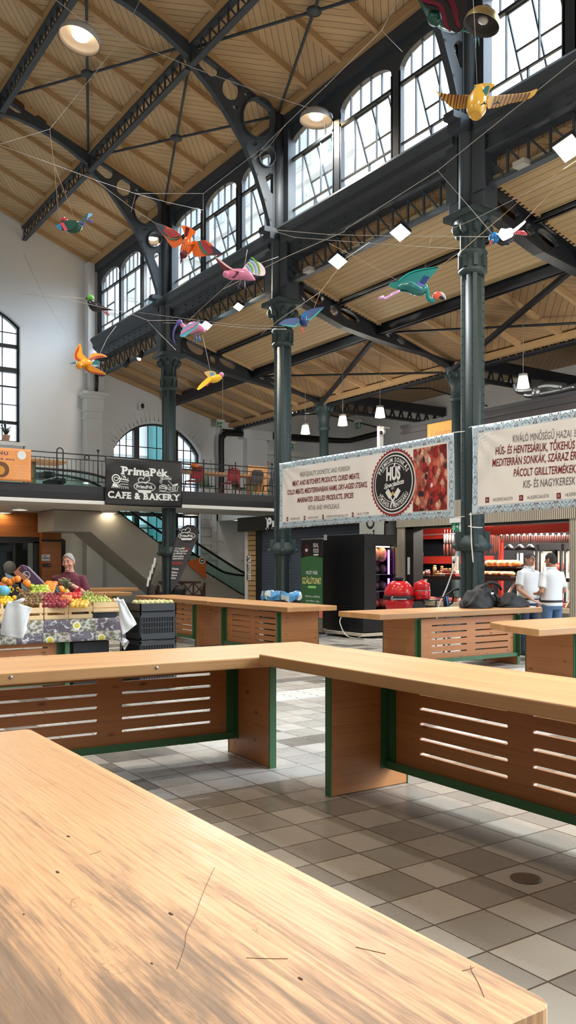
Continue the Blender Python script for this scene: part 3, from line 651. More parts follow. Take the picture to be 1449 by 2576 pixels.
# ================================================================= timber tables
def table_wood(name, base, ax, across, plank, worn=0.0, knots=.6, gscale=1.0, seamd=.8):
    """ax: grain axis, across: axis the planks are laid side by side"""
    m, nt, b = nodes(name, .42, spec=.4); g = G(nt); P = g.xyz(g.obj())
    l = P[ax]; a = P[across]; o = P[3 - ax - across]
    q = g.m('DIVIDE', a, plank); idx = g.m('FLOOR', q); fr = g.m('FRACT', q)
    rnd = g.white(g.vec(idx, 1.7, 0.0))
    lo = g.m('ADD', l, g.m('MULTIPLY', rnd, 7.0))
    warp = g.noise(g.vec(g.m('MULTIPLY', lo, 1.1), g.m('MULTIPLY', a, 7.0), o), 1.0, 2)
    ac = g.m('MULTIPLY_ADD', warp, .05, a)
    rings = g.m('FRACT', g.m('MULTIPLY', ac, 70.0 * gscale)); rings = g.m('MULTIPLY', g.m('ABSOLUTE', g.m('SUBTRACT', rings, .5)), 2.0)
    streak = g.noise(g.vec(g.m('MULTIPLY', lo, .9), g.m('MULTIPLY', a, 60.0 * gscale), g.m('MULTIPLY', o, 60.0)), 1.0, 4, .65)
    broad = g.noise(g.vec(g.m('MULTIPLY', lo, .8), g.m('MULTIPLY', a, 9.0), o), 1.0, 3)
    t = g.m('ADD', g.m('MULTIPLY', streak, .55), g.m('ADD', g.m('MULTIPLY', rings, .26 if worn else .12), g.m('MULTIPLY', broad, .38)))
    c = g.ramp(t, [(.28, tuple(k * f for k, f in zip(base, (.66, .58, .5)))), (.5, base), (.75, tuple(min(1, k * 1.14) for k in base))])
    c = g.mul(c, g.ramp(rnd, [(0, .86), (1, 1.06)]), .9)
    if knots:
        vo = g.n('TexVoronoi'); vo.inputs['Scale'].default_value = 1.0
        g._in(vo.inputs['Vector'], g.vec(g.m('MULTIPLY', lo, 3.2), g.m('MULTIPLY', a, 7.5), g.m('MULTIPLY', o, 2.0)))
        kk = g.step(vo.outputs['Distance'], .05, .16)
        c = g.mix(g.m('MULTIPLY_ADD', kk, knots, 1.0 - knots), rgb(96, 52, 26), c)
    edge = g.m('MINIMUM', fr, g.m('SUBTRACT', 1.0, fr)); seam = g.step(edge, .004, .02)
    c = g.mix(g.m('MULTIPLY_ADD', seam, seamd, 1.0 - seamd), tuple(k * .35 for k in base), c)
    rough = .42
    if worn:
        w1 = g.noise(g.vec(g.m('MULTIPLY', l, .9), g.m('MULTIPLY', a, 4.6), 0.0), 1.7, 6, .66, .5)
        w2 = g.noise(g.vec(g.m('MULTIPLY', l, 2.5), g.m('MULTIPLY', a, 60.0), 0.0), 1.0, 4, .7)
        # the varnish is worn through towards the near left, where hands rest
        bias = g.m('MULTIPLY', g.m('SUBTRACT', g.m('MULTIPLY', l, .24), g.m('MULTIPLY', a, .55)), 1.0)
        w = g.m('ADD', g.m('MULTIPLY', w1, .62), g.m('ADD', g.m('MULTIPLY', w2, .38), g.m('MULTIPLY', g.m('SUBTRACT', bias, .08), .34)))
        fine = g.noise(g.vec(g.m('MULTIPLY', l, 5.0), g.m('MULTIPLY', a, 150.0), 1.0), 1.0, 3, .7)
        c = g.mul(c, g.ramp(fine, [(.3, .62), (.48, 1.0), (.7, 1.1)]), .75)
        c = g.mix(g.m('MULTIPLY', g.step(w, .47, .66), .85), c, g.mix(fine, rgb(72, 56, 46), rgb(128, 104, 82)))
        c = g.mix(g.m('MULTIPLY', g.step(w1, .60, .72), .45), c, rgb(176, 150, 122))
        # scratches
        for (sx, sy, sc_, th) in ((9.0, 2.5, 1.0, .012), (3.0, 8.0, 1.3, .010)):
            s_ = g.noise(g.vec(g.m('MULTIPLY', l, sx), g.m('MULTIPLY', a, sy), 4.4), sc_, 2, .5, 2.2)
            line = g.m('ABSOLUTE', g.m('SUBTRACT', s_, .52)); mk = g.step(g.noise(g.vec(l, a, 2.0), 3.0, 2), .60, .66)
            c = g.mix(g.m('MULTIPLY', g.m('MULTIPLY', g.m('SUBTRACT', 1.0, g.step(line, .001, th * .4)), mk), .55), c, rgb(70, 46, 30))
        g.L.new(g.ramp(w, [(.4, .34), (.7, .62)]), b.inputs['Roughness'])
        g.bump(b, streak, .35, .002)
    g.L.new(c, b.inputs['Base Color']); return m
WB = rgb(214, 164, 104)
TOPW = table_wood('table_top_pine', rgb(200, 148, 95), 0, 1, .128, 0, 0, 1, .55)
TOPWORN = table_wood('worn_table_top_pine', rgb(202, 151, 103), 0, 1, .19, 1.0, .0, .9, .25)
LEGW = table_wood('leg_panel_pine', rgb(180, 120, 70), 1, 2, .16, 0, .75, .8, .35)
PANW = table_wood('slotted_panel_pine', rgb(176, 114, 66), 0, 2, .19, 0, .75, .8, .2)
GREEN = paint('green_steel', rgb(50, 92, 54), .5, 0, .1, 20)
STEEL = paint('steel', rgb(170, 172, 174), .3, .9)
def rounded(w, z): pass
def make_table(label, group, org, rz, L, W, H, legs, leg_y, pan_y, th=.082, topmat=None, slots=True, top_poly=None, name='timber_table', slot_n=2):
    t = thing(name, label, 'table', (*org, 0), group, rz, local=True)
    topmat = topmat or TOPW
    mb = MB()
    if top_poly: mb.poly(top_poly, (), th, lambda u, v, w: (u, v, H - th + w))
    else: mb.box((0, 0, H - th), (L, W, H))
    obj('table_top', mb, topmat, t, loc=(0, 0, 0), bevel=.012, seg=3)
    y0, y1 = leg_y
    for lx in legs:
        mb = MB(); mb.box((lx - .026, y0 + .012, 0.004), (lx + .026, y1, H - th)); lg = obj('leg', mb, LEGW, t, loc=(0, 0, 0), bevel=.003)
        mb = MB(); mb.box((lx - .03, y0, 0), (lx + .03, y0 + .012, H - th - .002)); obj('steel_edge', mb, GREEN, lg, loc=(0, 0, 0), bevel=.002)
        mb = MB(); mb.box((lx - .03, y1, 0), (lx + .03, y1 + .01, H - th - .002)); obj('steel_edge', mb, GREEN, lg, loc=(0, 0, 0), bevel=.002)
    xa, xb = min(legs) + .026, max(legs) - .026; zt, zb = H - th - .03, .15
    holes = []
    if slots:
        w = xb - xa; gapm = w * .045; sl = (w * .72 - gapm) / 2; e = w * .14
        for r in range(5):
            z = zb + (zt - zb) * (.215 + .156 * r)
            for s in (xa + e, xa + e + sl + gapm * 2):
                s1 = s + sl
                hh = .011; holes.append([(s, z - hh), (s1, z - hh), (s1 + .008, z), (s1, z + hh), (s, z + hh), (s - .008, z)])
    mb = MB(); mb.poly([(xa, zb), (xb, zb), (xb, zt), (xa, zt)], holes, .03, lambda u, v, w_: (u, pan_y - .015 + w_, v)); obj('slotted_panel', mb, PANW, t, loc=(0, 0, 0))
    mb = MB(); mb.box((xa, pan_y - .06, zb - .012), (xb, pan_y + .02, zb)); mb.box((xa, pan_y - .06, zb), (xb, pan_y - .052, zb + .045)); obj('bottom_rail', mb, GREEN, t, loc=(0, 0, 0))
    for lx, s in ((min(legs), 1), (max(legs), -1)):
        mb = MB(); x0 = lx + s * .026
        mb.box((min(x0, x0 + s * .006), pan_y - .1, zb - .012), (max(x0, x0 + s * .006), pan_y - .015, zt)); mb.box((min(x0, x0 + s * .07), pan_y - .023, zb), (max(x0, x0 + s * .07), pan_y - .015, zt))
        for z in (zb + .12, zt - .12): mb.lathe([(.012, 0), (.012, .008), (.006, .01)], n=8, M=Matrix.Translation((x0 + s * .004, pan_y - .06, z)) @ Matrix.Rotation(s * pi / 2, 4, 'Y'))
        obj('angle_bracket', mb, GREEN, t, loc=(0, 0, 0))
    return t
R90 = -pi / 2
# nearest table: only its worn top fills the lower left
T0 = make_table('worn pine table filling the lower left foreground, its scratched top closest to the viewer', 'hall tables', (.13, 3.62), R90, 2.73, .98, .9, (.6, 2.15), (.12, .82), .2, topmat=TOPWORN)
# rounded corners on the nearest top
o = [c for c in T0.children if c.name.startswith('table_top')][0]; o.modifiers['bevel'].width = .016
def rrect(L, W, r, n=5):
    pts = []
    for cx, cy, a in ((L - r, r, -pi / 2), (L - r, W - r, 0), (r, W - r, pi / 2), (r, r, pi)):
        for k in range(n + 1): pts.append((cx + r * cos(a + k * pi / 2 / n), cy + r * sin(a + k * pi / 2 / n)))
    return pts
mb = MB(); mb.poly(rrect(2.73, .98, .03), (), .082, lambda u, v, w: (u, v, .818 + w)); me = bpy.data.meshes.new('table_top'); me.from_pydata([tuple(v) for v in mb.v], [], mb.f); me.materials.append(TOPWORN); fixn(me); o.data = me
SCRM = paint('scratch_dark', rgb(112, 82, 58), .8); KNOTM = paint('knot_dark', rgb(70, 42, 26), .7)
def T0l(x, y): q = onZ(x, y, .9); return (3.62 - q.y, q.x - .13)
SCR_ = [[T0l(*p) for p in l] for l in ([(540, 2183), (527, 2210), (505, 2262), (492, 2300), (470, 2345), (464, 2385), (445, 2438)], [(1184, 2430), (1188, 2446), (1204, 2475), (1218, 2508)], [(1163, 2443), (1182, 2438), (1192, 2434)], [(895, 2383), (935, 2392), (970, 2400)], [(620, 2410), (680, 2412), (724, 2412)], [(225, 2150), (245, 2145), (254, 2140)])]
for s in SCR_:
    mk = MB(); mk.tube([(a, b, .9003) for a, b in smooth_path([(p[0], p[1], 0) for p in s], 5) and [(q.x, q.y) for q in smooth_path([(p[0], p[1], 0) for p in s], 5)]], .0007, 5)
    obj('scratch_mark', mk, SCRM, T0, loc=(0, 0, 0))
for (a, b, r) in [T0l(*p) + (r_,) for p, r_ in (((430, 2299), .009), ((145, 2194), .009), ((382, 2424), .004), ((172, 2104), .009), ((756, 2462), .007), ((60, 2300), .004))]: mk = MB(); mk.lathe([(r * .4, 0), (r * .4, .0006)], (0, 0, 0), 10, Matrix.Translation((a, b, .9)) @ Matrix.Scale(2.4, 4, (1, 0, 0))); obj('dark_knot', mk, KNOTM, T0, loc=(0, 0, 0))
T1 = make_table('long pine table across the left middle, its dark slotted side towards the viewer', 'hall tables', (.5915, 5.626), radians(-3.43), 3.75, .93, .9, (.72, 3.03), (.16, .88), .8)
for x in (2.0, 2.95, 1.0):
    b_ = MB(); b_.ball((x, -.002, .868), (.012, .006, .012), 8, 6); obj('bolt_head', b_, STEEL, T1, loc=(0, 0, 0))
T2 = make_table('long pine table running out of the right edge, meeting the left table at a corner', 'hall tables', (3.38, 5.425), R90, 3.75, .85, .925, (.705, 3.05), (.12, .82), .67)
T3 = make_table('pine table with black bags on it, standing in front of the banner column', 'hall tables', (7.66, 9.12), 0, 3.4, .95, .9, (.79, 2.96), (.11, .83), .15)
T4 = make_table('short pine table in the middle distance, its near end beside the black fridge', 'hall tables', (7.65, 14.04), R90, 2.64, 1.0, .9, (.36, 2.27), (.1, .86), .15)
T4b = make_table('pine table continuing the row behind the short one, towards the beach flag', 'hall tables', (7.65, 17.4), R90, 3.32, .95, .905, (.6, 2.65), (.1, .83), .15)
T5 = make_table('pine table with a slanted end, cut off by the right picture edge', 'hall tables', (7.3, 6.1), 0, 3.4, 1.1, .9, (.91, 2.7), (.2, .9), .25, top_poly=[(.03, 0), (3.4, 0), (3.4, 1.1), (.62, 1.13), (.42, 1.05), (.2, .6)])
T6 = make_table('pine table behind the man in the maroon shirt, nearer of two', 'hall tables', (5.4, 19.5), 0, 3.1, .9, .9, (.6, 2.5), (.1, .8), .15)
T7 = make_table('pine table behind the man in the maroon shirt, farther of two under the gallery', 'hall tables', (6.4, 21.6), 0, 3.2, .9, .94, (.6, 2.6), (.1, .8), .15)
# ================================================================= helpers for flat signs
def fY(Y, x0, z0):            # faces the viewer, lies in a plane Y = const
    return lambda u, v, w=0: (x0 + u, Y - w, z0 + v)
def fX(X, y0, z0):            # faces -X, left end at large Y
    return lambda u, v, w=0: (X - w, y0 - u, z0 + v)
SERIF = {'P': ([0], [0]), 'r': ([.12], []), 'i': ([.5], []), 'm': ([0, 1], []), 'k': ([0, 1], []), 'A': ([0, 1], []), 'F': ([0], [0]), 'E': ([0], [0]), 'B': ([0], [0]), 'K': ([0, 1], [0, 1]), 'R': ([0, 1], [0]), 'Y': ([.5], [0, 1]), 'é': ([], []), 'a': ([1], [])}
def slab_text(mb, body, f, x, y, w, h, bold=.035, gap=.07):
    """heavy slab-serif lettering: each letter with bars at the feet of its stems"""
    items = []; tot = 0
    for ch in body:
        if ch == ' ': items.append(None); tot += .3; continue
        t = text2d(ch, bold if ch not in 'éea' else min(bold, .02)); items.append(t); tot += t[2] + gap
    k = w / (tot - gap); s = h / .7; cx = 0
    for ch, t in zip(body, items):
        if t is None: cx += .3; continue
        mb.add([f(x + (cx + p[0]) * k, y + p[1] * s) for p in t[0]], t[1])
        feet, tops = SERIF.get(ch, ([], [])); lw = t[2]; top = t[4] if ch not in 'ié' else (.62 if ch == 'i' else t[4])
        sw = .17 if ch.isupper() else .12
        for q in feet:
            c = cx + min(max(q * lw, .07), lw - .07); mb.add([f(x + a * k, y + b * s) for a, b in ((c - sw, -.035), (c + sw, -.035), (c + sw, .075), (c - sw, .075))], [(0, 1, 2, 3)])
        for q in tops:
            c = cx + min(max(q * lw, .05), lw - .05); mb.add([f(x + a * k, y + b * s) for a, b in ((c - sw, top - .1), (c + sw * .6, top - .1), (c + sw * .6, top), (c - sw, top))], [(0, 1, 2, 3)])
        cx += t[2] + gap
def off(f, d):
    return lambda u, v: f(u, v, d)
def flat(mb, f, pts, d=0): mb.add([f(p[0], p[1], d) for p in pts], [tuple(range(len(pts)))])
def ring2(mb, f, cx, cy, rx, ry, t, d=0, a0=0, a1=2 * pi, n=28):
    o = []; i_ = []
    for k in range(n + 1):
        a = a0 + (a1 - a0) * k / n; o.append(f(cx + rx * cos(a), cy + ry * sin(a), d)); i_.append(f(cx + (rx - t) * cos(a), cy + (ry - t) * sin(a), d))
    mb.add(o + i_, [(k, k + 1, n + 2 + k, n + 1 + k) for k in range(n)])
def stroke(mb, f, pts, t, d=0):
    for a, b in zip(pts[:-1], pts[1:]):
        dx, dy = b[0] - a[0], b[1] - a[1]; l = sqrt(dx * dx + dy * dy) or 1; nx, ny = -dy / l * t / 2, dx / l * t / 2; ex, ey = dx / l * t * .3, dy / l * t * .3
        mb.add([f(a[0] - ex + nx, a[1] - ey + ny, d), f(a[0] - ex - nx, a[1] - ey - ny, d), f(b[0] + ex - nx, b[1] + ey - ny, d), f(b[0] + ex + nx, b[1] + ey + ny, d)], [(0, 1, 2, 3)])
def bakery_logo(mb, f, cx, cy, w, d):
    """chef's hat over an oval with the name and a ribbon"""
    s = w
    ring2(mb, f, cx, cy, .5 * s, .21 * s, .022 * s, d); ring2(mb, f, cx, cy, .465 * s, .18 * s, .01 * s, d)
    hat = [(-.24, .17), (-.29, .27), (-.22, .36), (-.1, .36), (-.06, .31), (0, .42), (.12, .45), (.21, .38), (.2, .28), (.1, .22), (.06, .14)]
    stroke(mb, f, [(cx + a * s, cy + b * s) for a, b in [(q.x, q.y) for q in smooth_path([(a, b, 0) for a, b in hat], 4)]], .03 * s, d)
    stroke(mb, f, [(cx - .24 * s, cy + .17 * s), (cx - .1 * s, cy + .2 * s), (cx + .06 * s, cy + .14 * s)], .03 * s, d)
    slab_text(mb, 'PrimaPék', off(f, d), cx - .37 * s, cy - .06 * s, .74 * s, .13 * s, .05)
    flat(mb, f, [(cx - .3 * s, cy - .13 * s), (cx + .3 * s, cy - .13 * s), (cx + .3 * s, cy - .22 * s), (cx + .24 * s, cy - .25 * s), (cx - .24 * s, cy - .25 * s), (cx - .3 * s, cy - .22 * s)], d)
INKW = paint('white_ink', rgb(236, 240, 240), .6)
INKB = paint('black_ink', rgb(28, 26, 30), .6)
# ================================================================= gallery slab
GY = 22.2
mb = MB(); mb.box((-11.2, GY + .05, 3.22), (10.3, 28.58, 3.62)); mb.box((10.3, GY + .05, 3.22), (16.2, 24.7, 3.62)); mb.box((15.9, 24.7, 3.22), (22, 28.58, 3.62))
gal = struct('floor_gallery', mb, WHITE)
mb = MB(); mb.box((-11.2, GY, 3.31), (16.2, GY + .06, 3.5)); obj('lower_fascia', mb, BLACK, gal)
mb = MB(); mb.box((-11.2, GY + .01, 3.5), (16.2, GY + .05, 3.7)); obj('upper_fascia', mb, DARK, gal)
mb = MB(); mb.box((-11.2, GY - .02, 3.21), (16.2, GY + .05, 3.31)); obj('white_lip', mb, WHITE, gal, bevel=.01)
# railing
rail = thing('gallery_railing', 'dark bar railing along the front edge of the gallery', 'railing', (8, GY + .1, 3.62))
RY = GY + .08
def barm(p, q, r=.012, n=6): return MB().tube([p, q], r, n)
obj('top_rail', barm((-4, RY, 4.55), (14.45, RY, 4.55), .018), BLACK, rail); obj('middle_rail', barm((-4, RY, 4.41), (14.45, RY, 4.41), .012), BLACK, rail); obj('lower_rail', barm((-4, RY, 3.83), (14.45, RY, 3.83), .012), BLACK, rail)
k = 0; x = 5.9
while x < 14.4:
    obj('baluster', barm((x, RY, 3.83), (x, RY, 4.41), .008, 5), BLACK, rail); x += .122
for x in (6.7, 8.72, 11.98, 13.06, 14.38):
    mb = barm((x, RY, 3.5), (x, RY, 4.66), .017)
    if x in (8.72, 14.38): mb.ball((x, RY, 4.69), .04, 10, 7)
    obj('post', mb, BLACK, rail)
mb = MB(); mb.tube([(7.57, RY, 3.5), (7.57, RY, 4.6)] + [(7.655 - .085 * cos(a), RY, 4.6 + .085 * sin(a)) for a in [pi * k / 8 for k in range(1, 8)]] + [(7.74, RY, 4.6), (7.74, RY, 3.5)], .017, 7); obj('hoop_post', mb, BLACK, rail)
for x in (8.4, 12.9):
    mb = MB(); mb.tube([(x + .055 * cos(a), RY, 4.48 + .055 * sin(a)) for a in [2 * pi * k / 14 for k in range(15)]], .011, 6); mb.tube([(x - .07, RY, 4.41), (x - .07, RY, 4.55)], .01, 5); mb.tube([(x + .07, RY, 4.41), (x + .07, RY, 4.55)], .01, 5); obj('ring_ornament', mb, BLACK, rail)
# ---- bakery banner
BANK = paint('black_tarpaulin', rgb(27, 25, 28), .38, 0, .12, 5)
bx0, bx1, bz0, bz1 = 8.865, 11.2, 3.215, 4.53
def bkf(u, v, w=0):
    s = u / (bx1 - bx0); q = v / (bz1 - bz0)
    fold = .018 * sin(s * 9 + q * 7) * (1 - s) + .012 * sin(q * 14 - s * 5) * (1 - s * .6)
    return (bx0 + u, GY - .06 - w + fold, bz0 + v + .015 * sin(pi * s) * -1)
BW, BH = bx1 - bx0, bz1 - bz0
t = thing('bakery_banner', 'black PrimaPék cafe and bakery banner tied to the gallery railing', 'banner', (10, GY, 3.215))
mb = MB(); mb.grid(lambda a, b: bkf(a * BW, b * BH), 48, 28); obj('tarpaulin', mb, BANK, t, solid=.004)
def bline(fn, nm):
    mb = MB(); fn(mb); obj(nm, mb, INKW, t, fix=False)
F_ = lambda u, v, w=0: bkf(u, v, .008 + w)
bline(lambda m: slab_text(m, 'PrimaPék', F_, BW * .21, BH * .665, BW * .6, BH * .155, .045, .03), 'name_lettering')
bline(lambda m: slab_text(m, 'CAFE & BAKERY', F_, BW * .035, BH * .155, BW * .93, BH * .13, .045, .08), 'cafe_lettering')
bline(lambda m: bakery_logo(m, F_, BW * .5, BH * .42, BW * .29, 0), 'oval_logo')
def mill(m):
    ox, oy = BW * .07, BH * .36
    ring2(m, F_, ox + .15, oy + .25, .13, .13, .03); ring2(m, F_, ox + .15, oy + .25, .07, .06, .02)
    for i in range(6): stroke(m, F_, [(ox + .02 + i * .045, oy), (ox + .06 + i * .04, oy + .1)], .018)
    for i in range(4): stroke(m, F_, [(ox + .28, oy + .05 + i * .07), (ox + .5, oy + .04 + i * .07)], .014)
    for i in range(4): stroke(m, F_, [(ox + .3 + i * .065, oy - .01), (ox + .31 + i * .065, oy + .3)], .016)
    stroke(m, F_, [(ox + .22, oy + .27), (ox + .53, oy + .22)], .02); stroke(m, F_, [(ox + .32, oy + .36), (ox + .43, oy + .3), (ox + .4, oy + .36)], .02)
    flat(m, F_, [(ox + .03, oy + .04), (ox + .2, oy + .02), (ox + .18, oy + .1), (ox + .06, oy + .13)])
bline(mill, 'mill_drawing')
def cafe(m):
    ox, oy = BW * .69, BH * .33
    text_mb(m, 'COFFEE', F_, ox + .08, oy + .35, .3, .06, .02)
    for i in range(3): stroke(m, F_, [(ox + .03 + .03 * i, oy + .24), (ox + .01 + .03 * i, oy + .3), (ox + .05 + .03 * i, oy + .36), (ox + .03 + .03 * i, oy + .42)], .01)
    ring2(m, F_, ox + .12, oy + .15, .12, .06, .02); ring2(m, F_, ox + .12, oy + .12, .12, .1, .014, 0, pi, 2 * pi); flat(m, F_, [(ox + .03, oy + .14), (ox + .2, oy + .14), (ox + .16, oy + .17), (ox + .08, oy + .17)])
    for i in range(9): a = i * .7; ring2(m, F_, ox + .28 + .07 * cos(a), oy + .12 + .08 * sin(a) * (i % 3) / 2, .03, .022, .01)
    for i in range(4): stroke(m, F_, [(ox + .4 + i * .035, oy + .05), (ox + .42 + i * .035, oy + .2)], .014)
    stroke(m, F_, [(ox + .28, oy + .32), (ox + .42, oy + .2), (ox + .55, oy + .24)], .018); stroke(m, F_, [(ox + .36, oy + .02), (ox + .56, oy + .04), (ox + .6, oy + .18)], .014); stroke(m, F_, [(ox, oy + .02), (ox + .35, oy)], .012)
    flat(m, F_, [(ox + .44, oy + .18), (ox + .58, oy + .2), (ox + .6, oy + .26), (ox + .5, oy + .24)])
bline(cafe, 'coffee_drawing')
for s in (0, 1): mb = MB(); mb.tube([bkf(s * BW, BH - .02, .0), (bx0 + s * BW + (s - .5) * .08, RY, 4.5)], .006, 5); obj('tie', mb, WHITE, t)
# ---- menu banner at the left edge
MENUO = paint('orange_banner', rgb(238, 160, 92), .5, 0, .1, 2)
mx0, mx1, mz0, mz1 = 5.1, 6.84, 3.72, 4.56; MW, MH = mx1 - mx0, mz1 - mz0
def mnf(u, v, w=0): return (mx0 + u, GY - .05 - w + .012 * sin(u * 5) * sin(v * 4), mz0 + v)
t = thing('menu_banner', 'orange menu banner with a bowl picture on the gallery railing, cut by the left edge', 'banner', (6, GY, 3.72))
mb = MB(); mb.grid(lambda a, b: mnf(a * MW, b * MH), 24, 12); obj('tarpaulin', mb, MENUO, t, solid=.004)
VIO = paint('violet_ink', rgb(92, 52, 110), .6)
mb = MB(); text_mb(mb, 'MENU', lambda u, v: mnf(u, v, .008), .66, .66, .49, .085, .02, 0, 1.25); obj('heading_lettering', mb, VIO, t, fix=False); mb = MB(); text_mb(mb, '12 AM - 9 PM', lambda u, v: mnf(u, v, .008), .35, .52, .95, .05); obj('hours_lettering', mb, VIO, t, fix=False)
mb = MB(); ring2(mb, mnf, 1.5, .68, .115, .115, .115, .008); obj('round_badge', mb, INKW, t, fix=False)
mb = MB(); ring2(mb, mnf, .98, .28, .2, .2, .2, .007); obj('bowl_picture', mb, paint('bowl_brown', rgb(112, 72, 44), .6, 0, .4, 12), t, fix=False)
mb = MB(); ring2(mb, mnf, .93, .26, .14, .12, .12, .009); obj('soup_picture', mb, paint('soup_yellow', rgb(212, 150, 60), .6, 0, .4, 30), t, fix=False)
mb = MB()
for i, s in enumerate(('daily soup', 'main course', 'salad', 'dessert', 'drink')): text_mb(mb, s, lambda u, v: mnf(u, v, .008), 1.3 + .03 * (i % 2), .38 - i * .075, .34, .035)
obj('menu_lines', mb, paint('pale_peach_ink', rgb(250, 214, 178), .6), t, fix=False)
# ---- recessed ceiling lights under the gallery
WARM = emit('warm_diffuser', (1, .82, .55), 9)
for i, (px, py) in enumerate([(8, 1287), (50, 1279), (217, 1294), (275, 1287), (481, 1292.5), (602, 1306)]):
    p = onZ(px, py, 3.2)
    if p.y < GY + .2: p = onZ(px, py + 4, 3.2)
    t = thing('ceiling_light', '%s flat warm light under the gallery' % ('first', 'second', 'third', 'fourth', 'fifth', 'sixth')[i] + ' from the left', 'ceiling light', (p.x, p.y, 3.2), 'lights under the gallery')
    mb = MB(); mb.lathe([(.26, 0), (.26, -.07), (.2, -.07), (.2, -.04)], (p.x, p.y, 3.22), 24); obj('rim', mb, WHITE, t)
    mb = MB(); mb.lathe([(.19, -.045), (.19, -.05)], (p.x, p.y, 3.22), 24); obj('diffuser', mb, WARM, t)
# ---- timber shopfront under the gallery
SHOPW = table_wood('shopfront_boards', rgb(170, 104, 52), 0, 2, .14, 0, 0, .6, .5)
mb = MB(); mb.box((4.0, 26.9, 2.44), (8.6, 27.0, 3.2)); mb.box((8.58, 26.65, 0), (9.2, 27.0, 3.2)); ws = struct('wall_shop', mb, SHOPW)
mb = MB(); mb.box((8.56, 26.63, 2.3), (9.22, 26.66, 2.36)); obj('dark_joint', mb, BLACK, ws)  # thin black strip across the pier
mb = MB(); mb.box((4.0, 26.92, 2.25), (8.58, 27.0, 2.44)); mb.box((8.4, 26.92, 0), (8.58, 27.0, 2.3)); mb.box((7.75, 26.94, 0), (7.83, 27.0, 2.25)); mb.box((6.6, 26.94, 0), (6.68, 27.0, 2.25)); mb.box((4, 26.94, 0), (8.5, 27, .15)); d2 = struct('door_2', mb, DARK)
gl = MB(); gl.add([(4, 26.97, .1), (8.45, 26.97, .1), (8.45, 26.97, 2.25), (4, 26.97, 2.25)], [(0, 1, 2, 3)]); obj('pane', gl, TGLASS, d2, fix=False)
mb = MB(); p = onY(24, 1427, 26.93); mb.lathe([(.2, 0), (.2, .004)], n=24, M=Matrix.Translation((p.x, 26.93, p.z)) @ Matrix.Rotation(pi / 2, 4, 'X')); obj('round_decal', mb, paint('frosted_decal', rgb(150, 152, 150), .6), d2)
mb = MB(); mb.box((4, 28.2, 0), (8.6, 28.3, 3.2)); struct('wall_shop_back', mb, DARK)
p = onY(115, 1403, 26.64); mb = MB(); mb.box((p.x - .13, 26.62, p.z - .1), (p.x + .13, 26.65, p.z + .1)); t = obj('wall_notice', mb, WHITE); tag(t, 'small white notice on the orange timber pier under the gallery', 'notice')
mb = MB(); mb.box((p.x - .12, 26.615, p.z - .03), (p.x + .12, 26.622, p.z + .0)); mb.box((p.x - .1, 26.615, p.z + .04), (p.x + .02, 26.622, p.z + .06)); obj('print', mb, paint('print_blue', rgb(70, 90, 130), .6), t)
p = onY(118, 1422, 26.64); mb = MB(); mb.box((p.x - .13, 26.6, p.z - .05), (p.x + .13, 26.65, p.z + .05)); t = obj('wall_device', mb, BLACK); tag(t, 'small black device under the notice on the orange timber pier', 'device')
mb = MB(); mb.box((p.x + .03, 26.59, p.z - .03), (p.x + .12, 26.6, p.z + .03)); obj('red_button', mb, paint('dull_red', rgb(150, 70, 50), .5), t)
# ================================================================= escalator
t = thing('escalator', 'grey clad escalator rising to the gallery with glass sides and black handrails', 'escalator', (13, 25.6, 0))
EPT = [(8.4, 2.57), (9.55, 2.57), (12.75, .02), (17.4, .02), (17.4, .28), (15.9, .3), (15.3, .38), (14.85, .56), (11.86, 2.21), (10.58, 3.09), (10.4, 3.2), (8.4, 3.2)]
CLAD = paint('escalator_cladding', rgb(176, 172, 163), .65, 0, .03, 2)
mb = MB(); mb.poly(EPT, (), 1.5, lambda u, v, w: (u, 25.0 + w, v)); obj('cladding', mb, CLAD, t)
low = [(17.2, .3), (15.9, .34), (15.3, .42), (14.85, .6), (11.86, 2.25), (10.58, 3.13), (10.0, 3.62), (9.0, 3.75), (6.5, 3.75)]
up_ = [(17.2, 1.16), (16.0, 1.17), (15.3, 1.24), (14.6, 1.5), (11.86, 3.08), (10.58, 4.0), (9.9, 4.28), (9.0, 4.4), (7.6, 4.42), (6.9, 4.4)]
for y, nm in ((25.06, 'near'), (26.4, 'far')):
    pts = low + list(reversed(up_)); mb = MB(); mb.poly(pts, (), .014, lambda u, v, w: (u, y + w, v)); obj('glass_side', mb, TGLASS, t)
    mb = MB(); mb.tube([(a, y, b) for a, b in [(q.x, q.y) for q in smooth_path([(p[0], p[1], 0) for p in up_], 4)]], .04, 8); obj('handrail', mb, BLACK, t)
    mb = MB(); mb.tube([(a, y - .02, b) for a, b in low], .022, 6); obj('skirting', mb, BLACK, t)
mb = MB()
for k in range(22): mb.box((14.9 - k * .32, 25.15, .5 + k * .186 - .2), (15.22 - k * .32, 26.35, .5 + k * .186 - .05))
obj('steps', mb, DARK, t)
OR = [onY(a, b, 25.03) for a, b in [(466, 1416), (474, 1411), (503, 1401.5), (511, 1402), (515.5, 1408), (515.5, 1452), (513, 1457)]]
sg = thing('orange_sign', 'orange panel with a round badge fixed to the glass side of the escalator', 'sign', tuple(OR[0]))
mb = MB(); mb.poly([(p.x, p.z) for p in OR], (), .02, lambda u, v, w: (u, 24.95 + w, v)); obj('panel', mb, paint('burnt_orange', rgb(196, 100, 46), .5, 0, .06, 3), sg)
p = onY(506.5, 1410, 25.0); f = fY(24.945, p.x, p.z); mb = MB(); ring2(mb, f, 0, 0, .11, .11, .03); obj('badge_ring', mb, INKW, sg, fix=False); mb = MB(); ring2(mb, f, 0, 0, .08, .08, .08, .001); obj('badge', mb, INKB, sg, fix=False); mb = MB(); ring2(mb, f, 0, .0, .05, .03, .05, .003); obj('badge_bread', mb, INKW, sg, fix=False)
